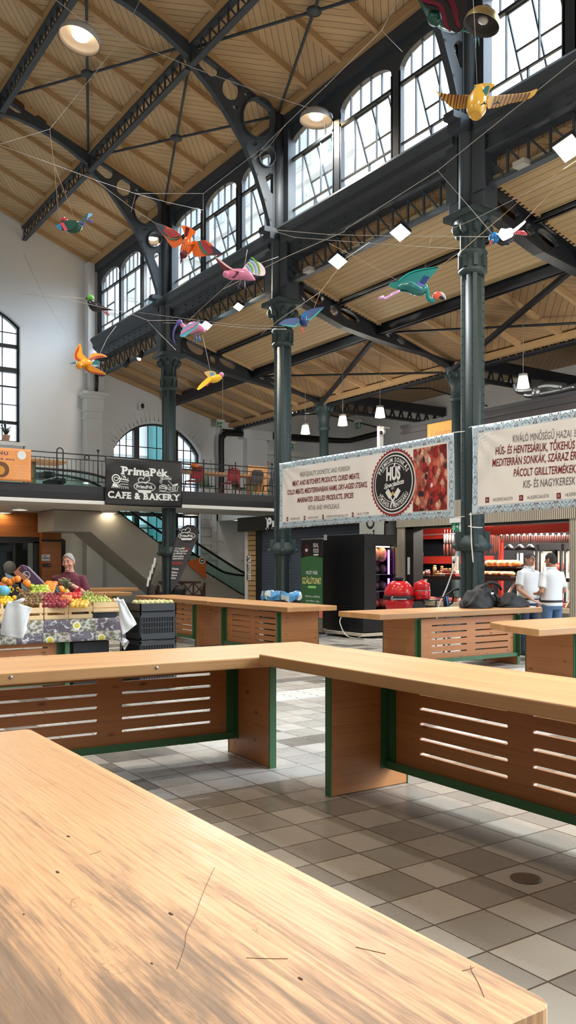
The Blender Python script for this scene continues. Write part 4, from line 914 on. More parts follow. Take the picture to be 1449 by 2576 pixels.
# ================================================================= beach flag
t = thing('beach_flag', 'dark grey feather flag with a baker hat logo beside the gallery column', 'flag', (11.2, 21.0, 0))
D = 23.3; px = [(431, 1488), (430, 1460), (431, 1430), (435, 1392), (441, 1362), (450, 1342), (461, 1328), (472, 1323), (486, 1324), (495, 1331), (499, 1342), (497, 1354), (489, 1372), (480, 1394), (468, 1424), (456, 1450), (444, 1472)]
c0 = atD(431, 1488, D)
def flagf(x, y, w=0):
    q = atD(x, y, D); s = (x - 430) / 70
    return q - FWD * (w - .05 * sin(s * 5 + y * .02)) + RIGHT * 0
FLG = paint('grey_flag_cloth', rgb(66, 64, 68), .7, 0, .2, 3)
outp = [(q.x, q.y) for q in smooth_path([(a, b, 0) for a, b in px + px[:1]], 3)][:-1]
mb = MB(); mb.poly(outp, (), .012, lambda u, v, w: tuple(flagf(u, v, w))); obj('cloth', mb, FLG, t)
pole = [(431, 1500), (430, 1470), (430, 1430), (434, 1392), (440, 1362), (449, 1342), (460, 1327), (472, 1322), (487, 1323), (496, 1330), (500, 1342)]
mb = MB(); mb.tube([flagf(a, b, -.02) for a, b in pole], .02, 6); b0 = flagf(431, 1500, -.02); mb.tube([b0, (b0.x, b0.y, .02)], .02, 6); mb.box((b0.x - .25, b0.y - .25, 0), (b0.x + .25, b0.y + .25, .03)); obj('pole', mb, DARK, t)
ff = lambda u, v, w=0: tuple(flagf(470 + u, 1348 - v, .02 + w))
mb = MB(); bakery_logo(mb, ff, 0, 0, 44, 0); obj('oval_logo', mb, INKW, t, fix=False)
mb = MB(); mr = MB()
rows = [(1382, 441, 466, 'Café'), (1388, 438, 474, 'Friss kenyér'), (1394, 436, 470, 'pékáru'), (1401, 434, 464, 'sütemény'), (1407, 434, 462, 'szendvics'), (1433, 433, 450, 'Pizza'), (1442, 432, 448, 'Pékáru'), (1449, 432, 446, 'Kávé'), (1456, 431, 443, 'Szörp')]
for y, x0, x1, s in rows: text_mb(mb, s, lambda u, v: ff(u, v), x0 - 470, 1348 - y, x1 - x0, 4.6, .02, .2)
obj('menu_lettering', mb, INKW, t, fix=False)
text_mb(mr, 'kürtőskalács', lambda u, v: ff(u, v), 433 - 470, 1348 - 1420, 26, 8, .02); text_mb(mr, 'Friss', lambda u, v: ff(u, v), 464 - 470, 1348 - 1384, 14, 6, .02, .2); obj('red_lettering', mr, paint('red_ink', rgb(176, 60, 44), .6), t, fix=False)
# ================================================================= chairs on the gallery
RED = paint('chair_red', rgb(150, 28, 36), .5); CHG = paint('chair_grey', rgb(62, 58, 58), .55); CHGR = paint('chair_green', rgb(40, 92, 56), .5); CHB = paint('chair_navy', rgb(44, 42, 54), .5)
def chair(label, org, rz, back, frame):
    t = thing('stacking_chair', label, 'chair', (*org, 3.62), 'gallery chairs', rz, local=True)
    K = dict(loc=(0, 0, 0))
    mb = MB(); mb.box((-.22, -.22, .43), (.22, .2, .455)); obj('seat', mb, back, t, bevel=.02, **K)
    mb = MB(); pts = [(-.21, .48), (-.215, .74), (-.19, .84), (-.12, .88), (.12, .88), (.19, .84), (.215, .74), (.21, .48)]
    mb.poly(pts, (), .018, lambda u, v, w: (u, .2 + (v - .45) * .14 + w, v)); obj('backrest', mb, back, t, bevel=.006, **K)
    for sx in (-1, 1):
        for sy in (-1, 1):
            mb = MB(); mb.tube([(sx * .2, sy * .18, .44), (sx * .23, sy * .24, 0)], .012, 7); obj('leg', mb, frame, t, **K)
        mb = MB(); mb.tube([(sx * .2, .18, .44), (sx * .2, .22, .6), (sx * .2, .25, .8)], .012, 7); obj('back_post', mb, frame, t, **K)
    return t
def gp(px, Y=GY + .52): d = ray(px, 1240); tt = Y / d.y; return (d.x * tt, Y)
chair('red chair on the gallery nearest the bakery banner', gp(488), pi, RED, RED); chair('red chair on the gallery in the middle of the row', gp(578), pi, RED, RED)
chair('dark grey chair on the gallery right of the two red ones', gp(637), pi, CHG, CHG); chair('navy chair on the gallery half hidden by the banner column', gp(684), pi, CHB, CHB)
chair('green chair on the gallery between the red chairs, facing them', gp(520, GY + 1.85), 0, CHGR, CHGR); chair('green chair on the gallery behind the middle red chair', gp(606, GY + 1.9), .4, CHGR, CHGR); chair('green chair on the gallery behind the dark grey chair', gp(655, GY + 2.0), 0, CHGR, CHGR)
def gtable(label, x0, x1, y0, y1, legx):
    t = thing('timber_table', label, 'table', (x0, y0, 3.62), 'gallery tables'); mb = MB(); mb.box((x0, y0, 4.35), (x1, y1, 4.43)); obj('table_top', mb, TOPW, t, bevel=.01)
    for lx in legx:
        mb = MB(); mb.box((lx - .03, y0 + .1, 3.63), (lx + .03, y1 - .1, 4.35)); lg = obj('leg', mb, LEGW, t); mb = MB(); mb.box((lx - .035, y0 + .08, 3.62), (lx + .035, y0 + .1, 4.35)); obj('steel_edge', mb, GREEN, lg)
gtable('timber table on the gallery behind the railing, left of the bakery banner', 5.2, 8.05, 22.9, 23.7, (5.6, 7.2)); gtable('long timber table on the gallery behind the row of chairs', 10.5, 14.9, 23.1, 23.6, (11.3, 14.2))
mb = MB(); p = gp(647, GY + 1.45); mb.box((p[0] - .35, p[1], 3.9), (p[0] + .4, p[1] + .05, 4.78)); tag(obj('wooden_board', mb, TOPW), 'pale wooden board standing upright behind the dark grey gallery chair', 'board')
mb = MB(); p = onY(490, 1172, GY + .3); mb.ball((p.x, p.y, p.z), (.13, .13, .11), 12, 8); t = obj('orange_pot', mb, paint('orange_pot_glaze', rgb(210, 110, 44), .5)); tag(t, 'orange pot on the gallery railing beside the bakery banner', 'pot')
mb = MB(); mb.box((p.x - .5, p.y - .08, p.z - .14), (p.x + .2, p.y + .08, p.z - .11)); tag(obj('railing_shelf', mb, DARK), 'narrow dark shelf behind the gallery railing under the orange pot', 'shelf')
# potted plant on the sill of the big window
p = onY(17, 1122, 28.5); t = thing('potted_plant', 'small plant in a terracotta pot on the sill of the tall window', 'plant', (p.x, p.y, 5.62))
mb = MB(); mb.lathe([(.1, 0), (.14, .2), (.15, .22), (.13, .22), (.12, .19)], (p.x, 28.6, 5.62), 16); obj('pot', mb, paint('terracotta', rgb(206, 160, 140), .7), t)
mb = MB()
for k in range(16):
    a = random.random() * 6.28; l = .25 + .3 * random.random(); r = .12 + .2 * random.random()
    mb.tube([(p.x, 28.6, 5.8), (p.x + r * .5 * cos(a), 28.6 + r * .3 * sin(a), 5.8 + l * .7), (p.x + r * cos(a), 28.6 + r * .5 * sin(a), 5.8 + l)], [.012, .016, .003], 5)
obj('leaves', mb, paint('dark_leaf', rgb(50, 66, 52), .6), t)
# bench, bin, menu stand
t = thing('garden_bench', 'dark brown wooden bench with a crossed back under the escalator', 'bench', (12.0, 23.3, 0))
BR = paint('dark_brown_wood', rgb(74, 44, 36), .5, 0, .15, 12)
B0 = atD(432, 1480, 25.6); B1 = atD(516, 1480, 25.6); bd = (B1 - B0).normalized(); bl = (B1 - B0).length; bn = V((bd.y, -bd.x, 0))
def bp(u, n, z): q = B0 + bd * u + bn * n; return (q.x, q.y, z)
mb = MB()
for z in (1.04, .64): mb.beam(bp(-.4, 0, z), bp(bl - .12, 0, z), .04, .07)
for k in range(4):
    u0 = -.35 + k * .34
    mb.beam(bp(u0, 0, .66), bp(u0 + .3, 0, 1.02), .025, .035); mb.beam(bp(u0 + .3, 0, .66), bp(u0, 0, 1.02), .025, .035); mb.beam(bp(u0 + .32, 0, .64), bp(u0 + .32, 0, 1.04), .03, .04, (1, 0, 0))
obj('backrest', mb, BR, t)
mb = MB()
for k in range(4): mb.beam(bp(-.4, .1 + k * .11, .45), bp(bl - .1, .1 + k * .11, .45), .09, .03)
obj('seat', mb, BR, t)
for u in (-.4, bl - .05):
    mb = MB(); mb.tube([bp(u, 0, .92), bp(u, .15, .95), bp(u, .4, .9), bp(u, .5, .84), bp(u, .46, .76)], .035, 8); obj('armrest', mb, BR, t)
    for n_ in (0, .42): mb = MB(); mb.beam(bp(u, n_, 0), bp(u, n_, .9), .06, .06, (1, 0, 0)); obj('leg', mb, BR, t)
q = atD(449, 1480, 24.3); mb = MB(); mb.lathe([(.14, 0), (.2, .7), (.22, .84), (.21, .92), (.12, .98), (.02, 1.0)], (q.x, q.y, 0), 16); tag(obj('waste_bin', mb, BLACK), 'round black waste bin in front of the brown bench', 'bin')
t = thing('menu_stand', 'slanting stand with four white cards beside the gallery column', 'stand', (10.3, 21.6, 0))
q0 = atD(372, 1482, 23.6); q1 = atD(393, 1418, 23.6); mb = MB(); mb.tube([(q0.x, q0.y, 0), q0, q1], .03, 8); mb.box((q0.x - .25, q0.y - .2, 0), (q0.x + .25, q0.y + .2, .03)); obj('pole', mb, BLACK, t)
for k in range(4):
    q = q0.lerp(q1, .25 + k * .25); mb = MB(); mb.beam(q + RIGHT * -.06 - FWD * .05 + UP * -.1, q + RIGHT * -.02 - FWD * .05 + UP * .16, .05, .05, (FWD.x, FWD.y, 0)); obj('card', mb, WHITE, t)
# ================================================================= bakery kiosk with the roller shutter
KX = 13.3
t = thing('bakery_kiosk', 'dark kiosk with a closed roller shutter and a black name board', 'kiosk', (14.5, 19.5, 0))
mb = MB(); mb.box((KX + .1, 15.75, 0), (13.9, 22.0, 2.95)); mb.box((13.9, 18.8, 0), (15.9, 22.0, 2.95)); obj('body', mb, DARK, t)
mb = MB(); mb.box((KX - .25, 15.75, 2.56), (KX + .2, 22.15, 2.97)); obj('name_board', mb, BLACK, t, bevel=.01)
q = onX(671, 1330, KX - .26); mb = MB(); slab_text(mb, 'PrimaPék', fX(KX - .262, q.y, q.z), 0, 0, 2.1, .3, .05, .02); obj('name_lettering', mb, INKW, t, fix=False)
mb = MB(); mb.box((KX - .02, 21.94, 0), (KX + .12, 22.1, 2.6)); obj('corner_post', mb, WHITE, t)
mb = MB()
for k in range(17): mb.box((KX - .01, 21.5, .05 + k * .15), (KX + .1, 21.94, .18 + k * .15))
obj('timber_slats', mb, RAFTY, t); mb = MB(); mb.box((KX, 21.2, 0), (KX + .12, 21.5, 2.58)); obj('frame_post', mb, BLACK, t)
m, nt, b = nodes('roller_shutter', .45, .2); g = G(nt); x_, y_, z_ = g.xyz(g.obj()); fr = g.m('FRACT', g.m('MULTIPLY', z_, 13.0)); lnk = g.m('FRACT', g.m('MULTIPLY', y_, 9.0))
hs = g.m('MULTIPLY', g.step(g.m('ABSOLUTE', g.m('SUBTRACT', fr, .5)), .3, .48), .6)
c = g.mix(hs, rgb(84, 94, 112), rgb(52, 58, 70)); c = g.mix(g.m('MULTIPLY', g.m('GREATER_THAN', lnk, .92), .4), c, rgb(60, 66, 80)); nt.links.new(c, b.inputs['Base Color']); g.bump(b, fr, .5, .01)
mb = MB(); mb.box((KX + .02, 15.8, 0), (KX + .08, 21.2, 2.56)); obj('roller_shutter', mb, m, t)
for i, (pa, pb, l) in enumerate([((621, 1398), (631, 1414), 'upper'), ((621, 1417), (631, 1440), 'middle'), ((621, 1442), (631, 1460), 'lower')]):
    a = onX(*pa, KX - .015); c_ = onX(*pb, KX - .015); mb = MB(); mb.box((KX - .02, c_.y, c_.z), (KX - .012, a.y, a.z)); o = obj('wall_notice', mb, WHITE); tag(o, '%s of the three white notices on the narrow timber slats' % l, 'notice', 'kiosk notices')
    mb = MB(); f = fX(KX - .022, a.y, c_.z); w_, h_ = a.y - c_.y, a.z - c_.z
    if i == 0: stroke(mb, f, [(w_ * .2, h_ * .25), (w_ * .5, h_ * .5), (w_ * .8, h_ * .75)], h_ * .2)
    elif i == 1: ring2(mb, f, w_ * .5, h_ * .62, w_ * .3, h_ * .2, .02); ring2(mb, f, w_ * .5, h_ * .25, w_ * .25, h_ * .14, .02)
    else: [stroke(mb, f, [(w_ * .15, h_ * (.25 + .2 * k)), (w_ * .85, h_ * (.25 + .2 * k))], h_ * .06) for k in range(3)]
    obj('print', mb, paint('notice_ink%d' % i, rgb(70, 60, 70), .6), o, fix=False)
# pale poster with a big letter behind the fridge
a = onX(905, 1318, KX - .27); c_ = onX(966, 1345, KX - .27); mb = MB(); mb.box((KX - .28, c_.y, 2.1), (KX - .265, a.y, 2.9)); t = obj('letter_poster', mb, paint('poster_grey', rgb(176, 178, 172), .6, 0, .1, 5)); tag(t, 'pale poster with a black letter showing above the black fridge', 'poster')
mb = MB(); e_ = onX(918, 1334, KX - .29); f = fX(KX - .285, e_.y, e_.z)
text_mb(mb, 'E.C.', lambda u, v: f(.34 - v, u), -.25, 0, .62, .3, .02); obj('lettering', mb, INKB, t, fix=False)
# roll-up poster
t = thing('roll_up_banner', 'green and black roll-up banner standing against the black fridge', 'banner', (10.95, 15.3, 0))
RX, ry0, rw, rh = 10.95, 15.77, .82, 2.13
f = fX(RX, ry0, .06)
def rect(m, u0, v0, u1, v1, d=0, arc=0):
    if arc: pts = [(u0, v0), (u1, v0)] + [(u1 + (u0 - u1) * k / 12, v1 + arc * sin(pi * k / 12)) for k in range(13)]
    else: pts = [(u0, v0), (u1, v0), (u1, v1), (u0, v1)]
    flat(m, f, pts, d)
mb = MB(); mb.box((RX, ry0 - rw, .06), (RX + .012, ry0, rh)); obj('sheet', mb, BANK, t); mb = MB(); mb.box((RX - .06, ry0 - rw - .02, 0), (RX + .1, ry0 + .02, .07)); mb.box((RX - .01, ry0 - rw, rh), (RX + .02, ry0, rh + .03)); mb.tube([(RX + .03, ry0 - rw / 2, .05), (RX + .03, ry0 - rw / 2, rh)], .012, 6); obj('stand', mb, STEEL, t)
GRN = paint('poster_green', rgb(52, 106, 60), .6, 0, .08, 6); mb = MB(); rect(mb, 0, .3, rw, 1.66, .002, .05); obj('green_field', mb, GRN, t, fix=False)
mb = MB(); rect(mb, 0, .36, rw, .54, .003, .04); obj('pink_band', mb, paint('poster_pink', rgb(232, 120, 110), .6), t, fix=False)
mb = MB(); rect(mb, 0, .05, rw, .33, .0035); obj('street_picture', mb, paint('poster_picture', rgb(120, 112, 100), .6, 0, .6, 14), t, fix=False)
fo = lambda u, v: f(u, v, .005); mb = MB()
text_mb(mb, 'REAL', fo, .48, 1.9, .2, .09, .01); text_mb(mb, 'FOOD', fo, .48, 1.78, .2, .09, .01); rect(mb, .49, 1.72, .67, 1.75, .005); text_mb(mb, 'MOST MÁR', fo, .2, 1.3, .44, .08, .01)
text_mb(mb, 'házhoz szállítás', fo, .17, .8, .56, .045); text_mb(mb, 'minden nap', fo, .2, .7, .5, .045); ring2(mb, f, .22, 1.84, .05, .035, .05, .006); obj('white_lettering', mb, INKW, t, fix=False)
mb = MB(); slab_text(mb, 'SZÁLLÍTUNK!', fo, .06, 1.1, .7, .13, .02, .03); obj('cream_lettering', mb, paint('cream_ink', rgb(244, 232, 160), .6), t, fix=False)
LGI = paint('light_green_ink', rgb(150, 224, 130), .6)
for r4 in ((.28, 1.0, .58, 1.05), (.17, .6, .75, .66)): mb = MB(); rect(mb, *r4, .005); obj('green_bar', mb, LGI, t, fix=False)
mb = MB(); ring2(mb, f, .22, 1.84, .09, .12, .09, .003); obj('red_oval', mb, paint('oval_red', rgb(130, 40, 40), .6), t, fix=False); mb = MB(); ring2(mb, f, .22, 1.84, .078, .105, .078, .004); obj('black_oval', mb, INKB, t, fix=False)
# black bins with blue bags
BAG = paint('blue_white_bag', rgb(86, 160, 214), .35, 0, .35, 9); BAGW = paint('white_bag', rgb(224, 230, 226), .35)
for i, (px_, l) in enumerate(((684, 'left'), (731, 'right'))):
    q = atD(px_, 1500, 17.6 - i * .5); t = thing('waste_bin', '%s of two black bins lined with blue bags before the roller shutter' % l, 'bin', (q.x, q.y, 0), 'black bins with bags')
    mb = MB(); mb.lathe([(.17, 0), (.2, .95), (.21, .95), (.19, .93)], (q.x, q.y, 0), 18); obj('tub', mb, BLACK, t)
    mb = MB(); random.seed(5 + i)
    n = 22; rings = []
    for (r, z) in ((.215, .86), (.235, .95), (.21, 1.02), (.15, 1.0), (.08, .97)):
        rings.append([V((q.x + (r + .035 * (random.random() - .5)) * cos(2 * pi * k / n), q.y + (r + .035 * (random.random() - .5)) * sin(2 * pi * k / n), z + .07 * (random.random() - .4))) for k in range(n)])
    mb.loft(rings, smooth=False); o = obj('bag', mb, [BAG, BAGW], t)
    for p_ in o.data.polygons: p_.material_index = 1 if random.random() < .35 else 0
# ================================================================= black display fridge
fx0, fx1, fy0, fy1 = 11.43, 12.33, 14.13, 15.66
t = thing('display_fridge', 'tall black fridge cabinet with a lit glass door and purple light strips', 'fridge', (11.9, 14.9, 0))
FB = paint('fridge_black', rgb(14, 14, 17), .4, 0, .1, 4)
mb = MB(); mb.box((fx0, fy0 + .5, .14), (fx1, fy1, 2.23)); mb.box((fx0, fy0 + .02, .62), (fx0 + .06, fy0 + .5, 1.98)); mb.box((fx1 - .06, fy0 + .02, .62), (fx1, fy0 + .5, 1.98)); mb.box((fx0, fy0 + .02, 1.98), (fx1, fy0 + .5, 2.23)); mb.box((fx0, fy0 + .02, .14), (fx1, fy0 + .5, .62)); obj('cabinet', mb, FB, t, bevel=.006)
d0 = onY(944, 1372, fy0); d1_ = onY(990, 1372, fy0)
mb = MB(); xa, xb, za, zb = fx0, fx1, .5, 2.2
mb.poly([(xa, za), (xb, za), (xb, 2.2), (xa, 2.2)], [[(d0.x, .62), (d1_.x, .62), (d1_.x, 2.0), (d0.x, 2.0)]], .03, lambda u, v, w: (u, fy0 - .02 + w, v)); dr_ = obj('door', mb, BLACK, t)
gl = MB(); gl.add([(d0.x, fy0, .62), (d1_.x, fy0, .62), (d1_.x, fy0, 2.0), (d0.x, fy0, 2.0)], [(0, 1, 2, 3)]); obj('pane', gl, GLASS, dr_, fix=False)
mb = MB(); mb.box((d1_.x + .02, fy0 - .06, .9), (d1_.x + .05, fy0 - .02, 1.95)); obj('handle', mb, paint('brass_handle', rgb(150, 130, 70), .35, .7), dr_)
for za_, zb_ in ((.7, 1.28), (1.36, 1.9)): mb = MB(); mb.box((d1_.x - .09, fy0 + .06, za_), (d1_.x - .06, fy0 + .09, zb_)); obj('light_strip', mb, emit('purple_led%d' % int(za_ * 10), (.62, .16, 1), 2.6), t)
mb = MB(); mb.box((fx0 + .1, fy0 + .1, 1.955), (fx1 - .1, fy0 + .14, 1.975)); obj('top_light', mb, emit('fridge_warm', (1, .85, .6), 5), t)
mb = MB(); mb.box((fx0 + .08, fy0 + .46, .62), (fx1 - .08, fy0 + .5, 1.98)); obj('back_panel', mb, paint('fridge_inside', rgb(150, 140, 120), .5), t)
for z in (1.0, 1.36, 1.68): mb = MB(); mb.box((fx0 + .07, fy0 + .06, z), (fx1 - .07, fy0 + .48, z + .015)); obj('shelf', mb, STEEL, t)
mb = MB()
for k in range(9): mb.box((fx0 - .012, 14.42, .3 + k * .045), (fx0 + .002, 15.3, .322 + k * .045))
obj('vent_grille', mb, BLACK, t)
mb = MB(); mb.box((fx0 - .1, fy0 - .05, .06), (fx1, fy1 + .1, .12)); obj('trolley_board', mb, paint('pale_board', rgb(196, 186, 170), .6), t)
for (x, y) in ((fx0 - .02, fy0 + .1), (fx0 - .02, fy1 - .1), (fx1 - .1, fy0 + .1)): mb = MB(); mb.lathe([(.045, -.02), (.05, 0), (.045, .02)], n=12, M=Matrix.Translation((x, y, .05)) @ Matrix.Rotation(pi / 2, 4, 'X')); obj('wheel', mb, STEEL, t)
q = onX(818, 1352, fx0 - .01); mb = MB(); mb.box((fx0 - .015, q.y - .05, q.z - .06), (fx0, q.y + .05, q.z + .06)); obj('white_plate', mb, WHITE, t)
MEATR = paint('meat_red', rgb(150, 58, 50), .5, 0, .35, 14); MEATP = paint('meat_pink', rgb(226, 150, 120), .5, 0, .2, 12); MEATD = paint('meat_dark', rgb(66, 44, 40), .5, 0, .3, 14)
for i, (z, m_, nm, l) in enumerate(((1.695, MEATP, 'pale', 'top'), (1.375, MEATD, 'dark', 'second'), (1.015, MEATD, 'dark', 'third'), (.62, MEATR, 'red', 'bottom'))):
    for j in range(2):
        mb = MB(); mb.ball(((d0.x + d1_.x) / 2 - .1 + j * .22, fy0 + .26, z + .11), (.12, .15, .11 + .06 * (i == 0)), 12, 8, None, 0, .12)
        tag(obj('meat_cut', mb, m_), '%s joint of meat on the %s shelf of the black fridge, %s' % (nm, l, ('left', 'right')[j]), 'meat', 'joints in the fridge')
mb = MB(); mb.tube(smooth_path([(fx0 - .02, 14.9, .42), (fx0 - .12, 14.8, .3), (fx0 - .1, 14.6, .05), (fx0 - .05, 14.2, .012), (fx0 + .2, 13.6, .012), (12.4, 12.9, .012), (13.4, 12.4, .012)], 8), .012, 6); tag(obj('power_cable', mb, WHITE), 'white cable looping from the black fridge onto the floor', 'cable')
# ================================================================= the two meat banners
CREAM = paint('cream_fabric', rgb(246, 245, 241), .7, 0, .02, 3); PALEB = paint('pale_blue_print', rgb(204, 226, 240), .7, 0, .05, 6)
INKR = paint('dark_red_ink', rgb(124, 34, 38), .65, 0, .25, 30); INKG = paint('grey_ink', rgb(120, 114, 116), .65); INKBL = paint('blue_grey_ink', rgb(128, 156, 168), .65)
BXP = 10.68
def make_banner(label, yl, yr, z0, z1, seed):
    W, H = yl - yr, z1 - z0
    def f(u, v, w=0):
        s, q = u / W, v / H
        # cloth hung by its corners: folds fan out of the upper left corner
        r = sqrt((s * 3.2) ** 2 + (1 - q) ** 2) + .02; an = atan2(1 - q, s * 3.2)
        fold = .022 * sin(an * 16 + seed) * math.exp(-1.6 * r) * min(1, r * 4) + .012 * sin(s * 7 + q * 3)
        sag = .035 * sin(pi * s) * (q - .4)
        return (BXP - w + fold, yl - u, z0 + v - sag)
    t = thing('meat_banner', label, 'banner', (BXP, (yl + yr) / 2, z0), 'meat shop banners')
    mb = MB(); mb.grid(lambda a, b: f(a * W, b * H), 110, 30); obj('cloth', mb, PALEB, t, solid=.003)
    b = .135; mb = MB(); mb.grid(lambda a, c: f(b + a * (W - 2 * b), b + c * (H - 2 * b), .006), 110, 28); obj('cream_field', mb, CREAM, t, fix=False)
    mb = MB(); F2 = lambda u, v, w=0: f(u, v, .006 + w); mr = MB()
    x = .22; k = 0
    while x < W - .15:      # border of folk circles and chevrons along the long sides
        for vy, s in ((0.0, 1), (H, -1)):
            if k % 2 == 0:
                ring2(mb, F2, x, vy + s * .0, .11, .115 * s, .012, 0, 0, pi, 14); ring2(mb, F2, x, vy + s * .06, .03, .025, .01, 0, 0, 2 * pi, 10)
                for d_ in (-.035, .035): stroke(mr, F2, [(x + d_, vy + s * .115), (x + d_ * .5, vy + s * .095)], .016); stroke(mr, F2, [(x + d_ * 2, vy + s * .012), (x + d_ * 1.5, vy + s * .035)], .016)
            else:
                stroke(mb, F2, [(x - .09, vy + s * .12), (x, vy + s * .03), (x + .09, vy + s * .12)], .009)
                for d_ in (-.07, 0, .07): stroke(mb, F2, [(x + d_ - .012, vy + s * .09), (x + d_ + .012, vy + s * .09)], .02)
        x += .19; k += 1
    y = .24; k = 0
    while y < H - .2:
        for ux, s in ((0.0, 1), (W, -1)):
            if k % 2 == 0:
                ring2(mb, F2, ux + s * .065, y, .062, .08, .01, 0, 0, 2 * pi, 18); stroke(mr, F2, [(ux + s * .05, y + .03), (ux + s * .08, y + .055)], .012)
            else: stroke(mb, F2, [(ux + s * .015, y + .07), (ux + s * .12, y - .07)], .009); stroke(mb, F2, [(ux + s * .04, y - .03), (ux + s * .05, y - .045)], .02)
        y += .17; k += 1
    mb.add(mr.v, mr.f, False, None, 1); obj('border_pattern', mb, [INKBL, INKR], t, fix=False)
    return t, f, W, H, yl, z0
def banner_lines(t, B, rows, name_icons=True):
    _, f, W, H, yl, z0 = B
    F3 = lambda u, v, w=0: f(u, v, .011 + w)
    def uv(px, py): q = onX(px, py, BXP); return yl - q.y, q.z - z0
    for (x0, y0, x1, y1, hpx, s, mat, bold, sh, nm) in rows:
        u0, v0 = uv(x0, y0); u1, v1 = uv(x1, y1); q = onX(x0, y0 - hpx, BXP); hh = (q.z - z0) - v0; v = (v0 + v1) / 2 if True else v0
        mb = MB(); text_mb(mb, s, lambda a, b_: F3(a, b_ + (v1 - v0) * (a - u0) / (u1 - u0) - (v - v0)), u0, v, u1 - u0, hh, bold, sh); obj(nm, mb, mat, t, fix=False)
    return F3, uv
B1 = make_banner('cream meat shop banner in English with a round black logo and a picture of meat', 16.25, 10.72, 2.4, 3.88, .4); t = B1[0]
F3, uv = banner_lines(t, B1, [
    (755, 1199, 882, 1182, 11.5, 'HIGH QUALITY DOMESTIC AND FOREIGN', INKG, 0, .12, 'text_line'),
    (735.6, 1222.5, 906, 1202, 12, "MEAT AND BUTCHER'S PRODUCTS, CURED MEATS,", INKR, .02, .2, 'text_line'),
    (722.6, 1245, 925.7, 1224.4, 12, 'COLD MEATS, MEDITERRANEAN HAMS, DRY-AGED STEAKS,', INKR, .02, .2, 'text_line'),
    (747.8, 1264.5, 891.2, 1252.3, 12, 'MARINATED GRILLED PRODUCTS, SPICES', INKR, .02, .2, 'text_line'),
    (774.8, 1283.5, 855.8, 1279.5, 11.5, 'RETAIL AND WHOLESALE.', INKG, 0, .12, 'text_line'),
    (730, 1308.5, 755, 1307, 5.5, 'HÚSSPECIALISTA', INKG, 0, 0, 'contact_line'), (774, 1306, 801.5, 1304.5, 5.5, 'HÚSSPECIALISTA', INKG, 0, 0, 'contact_line'),
    (822, 1303.5, 877, 1300, 5.5, 'HUSSPECIALISTA@GMAIL.COM', INKG, 0, 0, 'contact_line'), (898.5, 1297.5, 929.5, 1295, 6, '+36 20 219 5078', INKG, 0, 0, 'contact_line')])
mi = MB(); mw = MB()
for (px_, py_) in ((723, 1306), (766, 1303.8), (813, 1301.5), (889, 1296)):
    u, v = uv(px_, py_); flat(mi, F3, [(u - .03, v - .045), (u + .03, v - .045), (u + .03, v + .045), (u - .03, v + .045)], 0); ring2(mw, F3, u, v, .018, .022, .007, .003, 0, 2 * pi, 10)
obj('contact_icons', mi, INKR, t, fix=False); obj('icon_signs', mw, INKW, t, fix=False)
# round logo
cu, cv = uv(991.4, 1218.5); cv = (3.88 - 2.4) / 2 - .005; R_ = .665
mb = MB(); zz = []
for k in range(96): a = 2 * pi * k / 96; r = R_ * (1 if k % 2 else .945); zz.append((cu + r * cos(a), cv + r * sin(a)))
flat(mb, F3, zz, .0); obj('logo_red_seal', mb, paint('seal_red', rgb(150, 46, 50), .6), t, fix=False)
for r, m_, d, nm in ((.60, INKW, .003, 'logo_white_disc'), (.575, INKB, .006, 'logo_black_disc'), (.535, INKW, .009, 'logo_white_ring'), (.51, INKB, .012, 'logo_dark_disc')):
    mb = MB(); ring2(mb, F3, cu, cv, r, r, r, d, 0, 2 * pi, 48); obj(nm, mb, m_, t, fix=False)
mb = MB()
for a0, a1 in ((radians(35), radians(145)), (radians(215), radians(325))): ring2(mb, F3, cu, cv, .375, .375, .012, .016, a0, a1, 30)
def arc_text(s, r, a0, a1, h, top=True):
    tot = sum(text2d(c, .03)[2] + .12 if c != ' ' else .35 for c in s); a = 0
    for c in s:
        wd = (text2d(c, .03)[2] + .12) if c != ' ' else .35
        if c != ' ':
            vs, fs, tw, lo, hi = text2d(c, .03); ang = a0 + (a1 - a0) * (a + wd / 2) / tot; kx = abs(a1 - a0) * r / tot
            def P(p):
                x = (p[0] - tw / 2) * kx; y = p[1] / .7 * h
                if top: return F3(cu + (r + y) * cos(ang) + x * sin(ang), cv + (r + y) * sin(ang) - x * cos(ang), .016)
                return F3(cu + (r - y) * cos(ang) - x * sin(ang), cv + (r - y) * sin(ang) + x * cos(ang), .016)
            mb.add([P(p) for p in vs], fs)
        a += wd
arc_text('PREMIUM SONKÁS', .4, radians(155), radians(25), .085); arc_text('TŐKEHÚS & HENTESÁRU', .485, radians(208), radians(332), .085, False)
text_mb(mb, 'HÚS', lambda a, b_: F3(a, b_, .016), cu - .2, cv + .06, .4, .24, .05)
text_mb(mb, 'Specialista', lambda a, b_: F3(a, b_ + (a - cu) * .12, .016), cu - .26, cv - .07, .56, .09, .03, .35); text_mb(mb, 'KFT.', lambda a, b_: F3(a, b_, .016), cu - .045, cv - .13, .09, .04, .02)
for s in (-1, 1):     # crossed cleavers
    def cl(p, q): return (cu + s * (p * .64 - q * .77) , cv - .36 + p * .77 + q * .64)
    flat(mb, F3, [cl(.1, -.05), cl(.28, -.05), cl(.28, .06), cl(.1, .06)], .016); flat(mb, F3, [cl(-.08, -.02), cl(.1, -.02), cl(.1, .02), cl(-.08, .02)], .017)
obj('logo_lettering', mb, INKW, t, fix=False)
mb = MB(); flat(mb, F3, [(cu + (.055 if k % 2 == 0 else .023) * sin(pi * k / 5), cv - .21 + (.055 if k % 2 == 0 else .023) * cos(pi * k / 5)) for k in range(10)], .018); obj('logo_star', mb, paint('gold_ink', rgb(226, 180, 50), .5), t, fix=False)
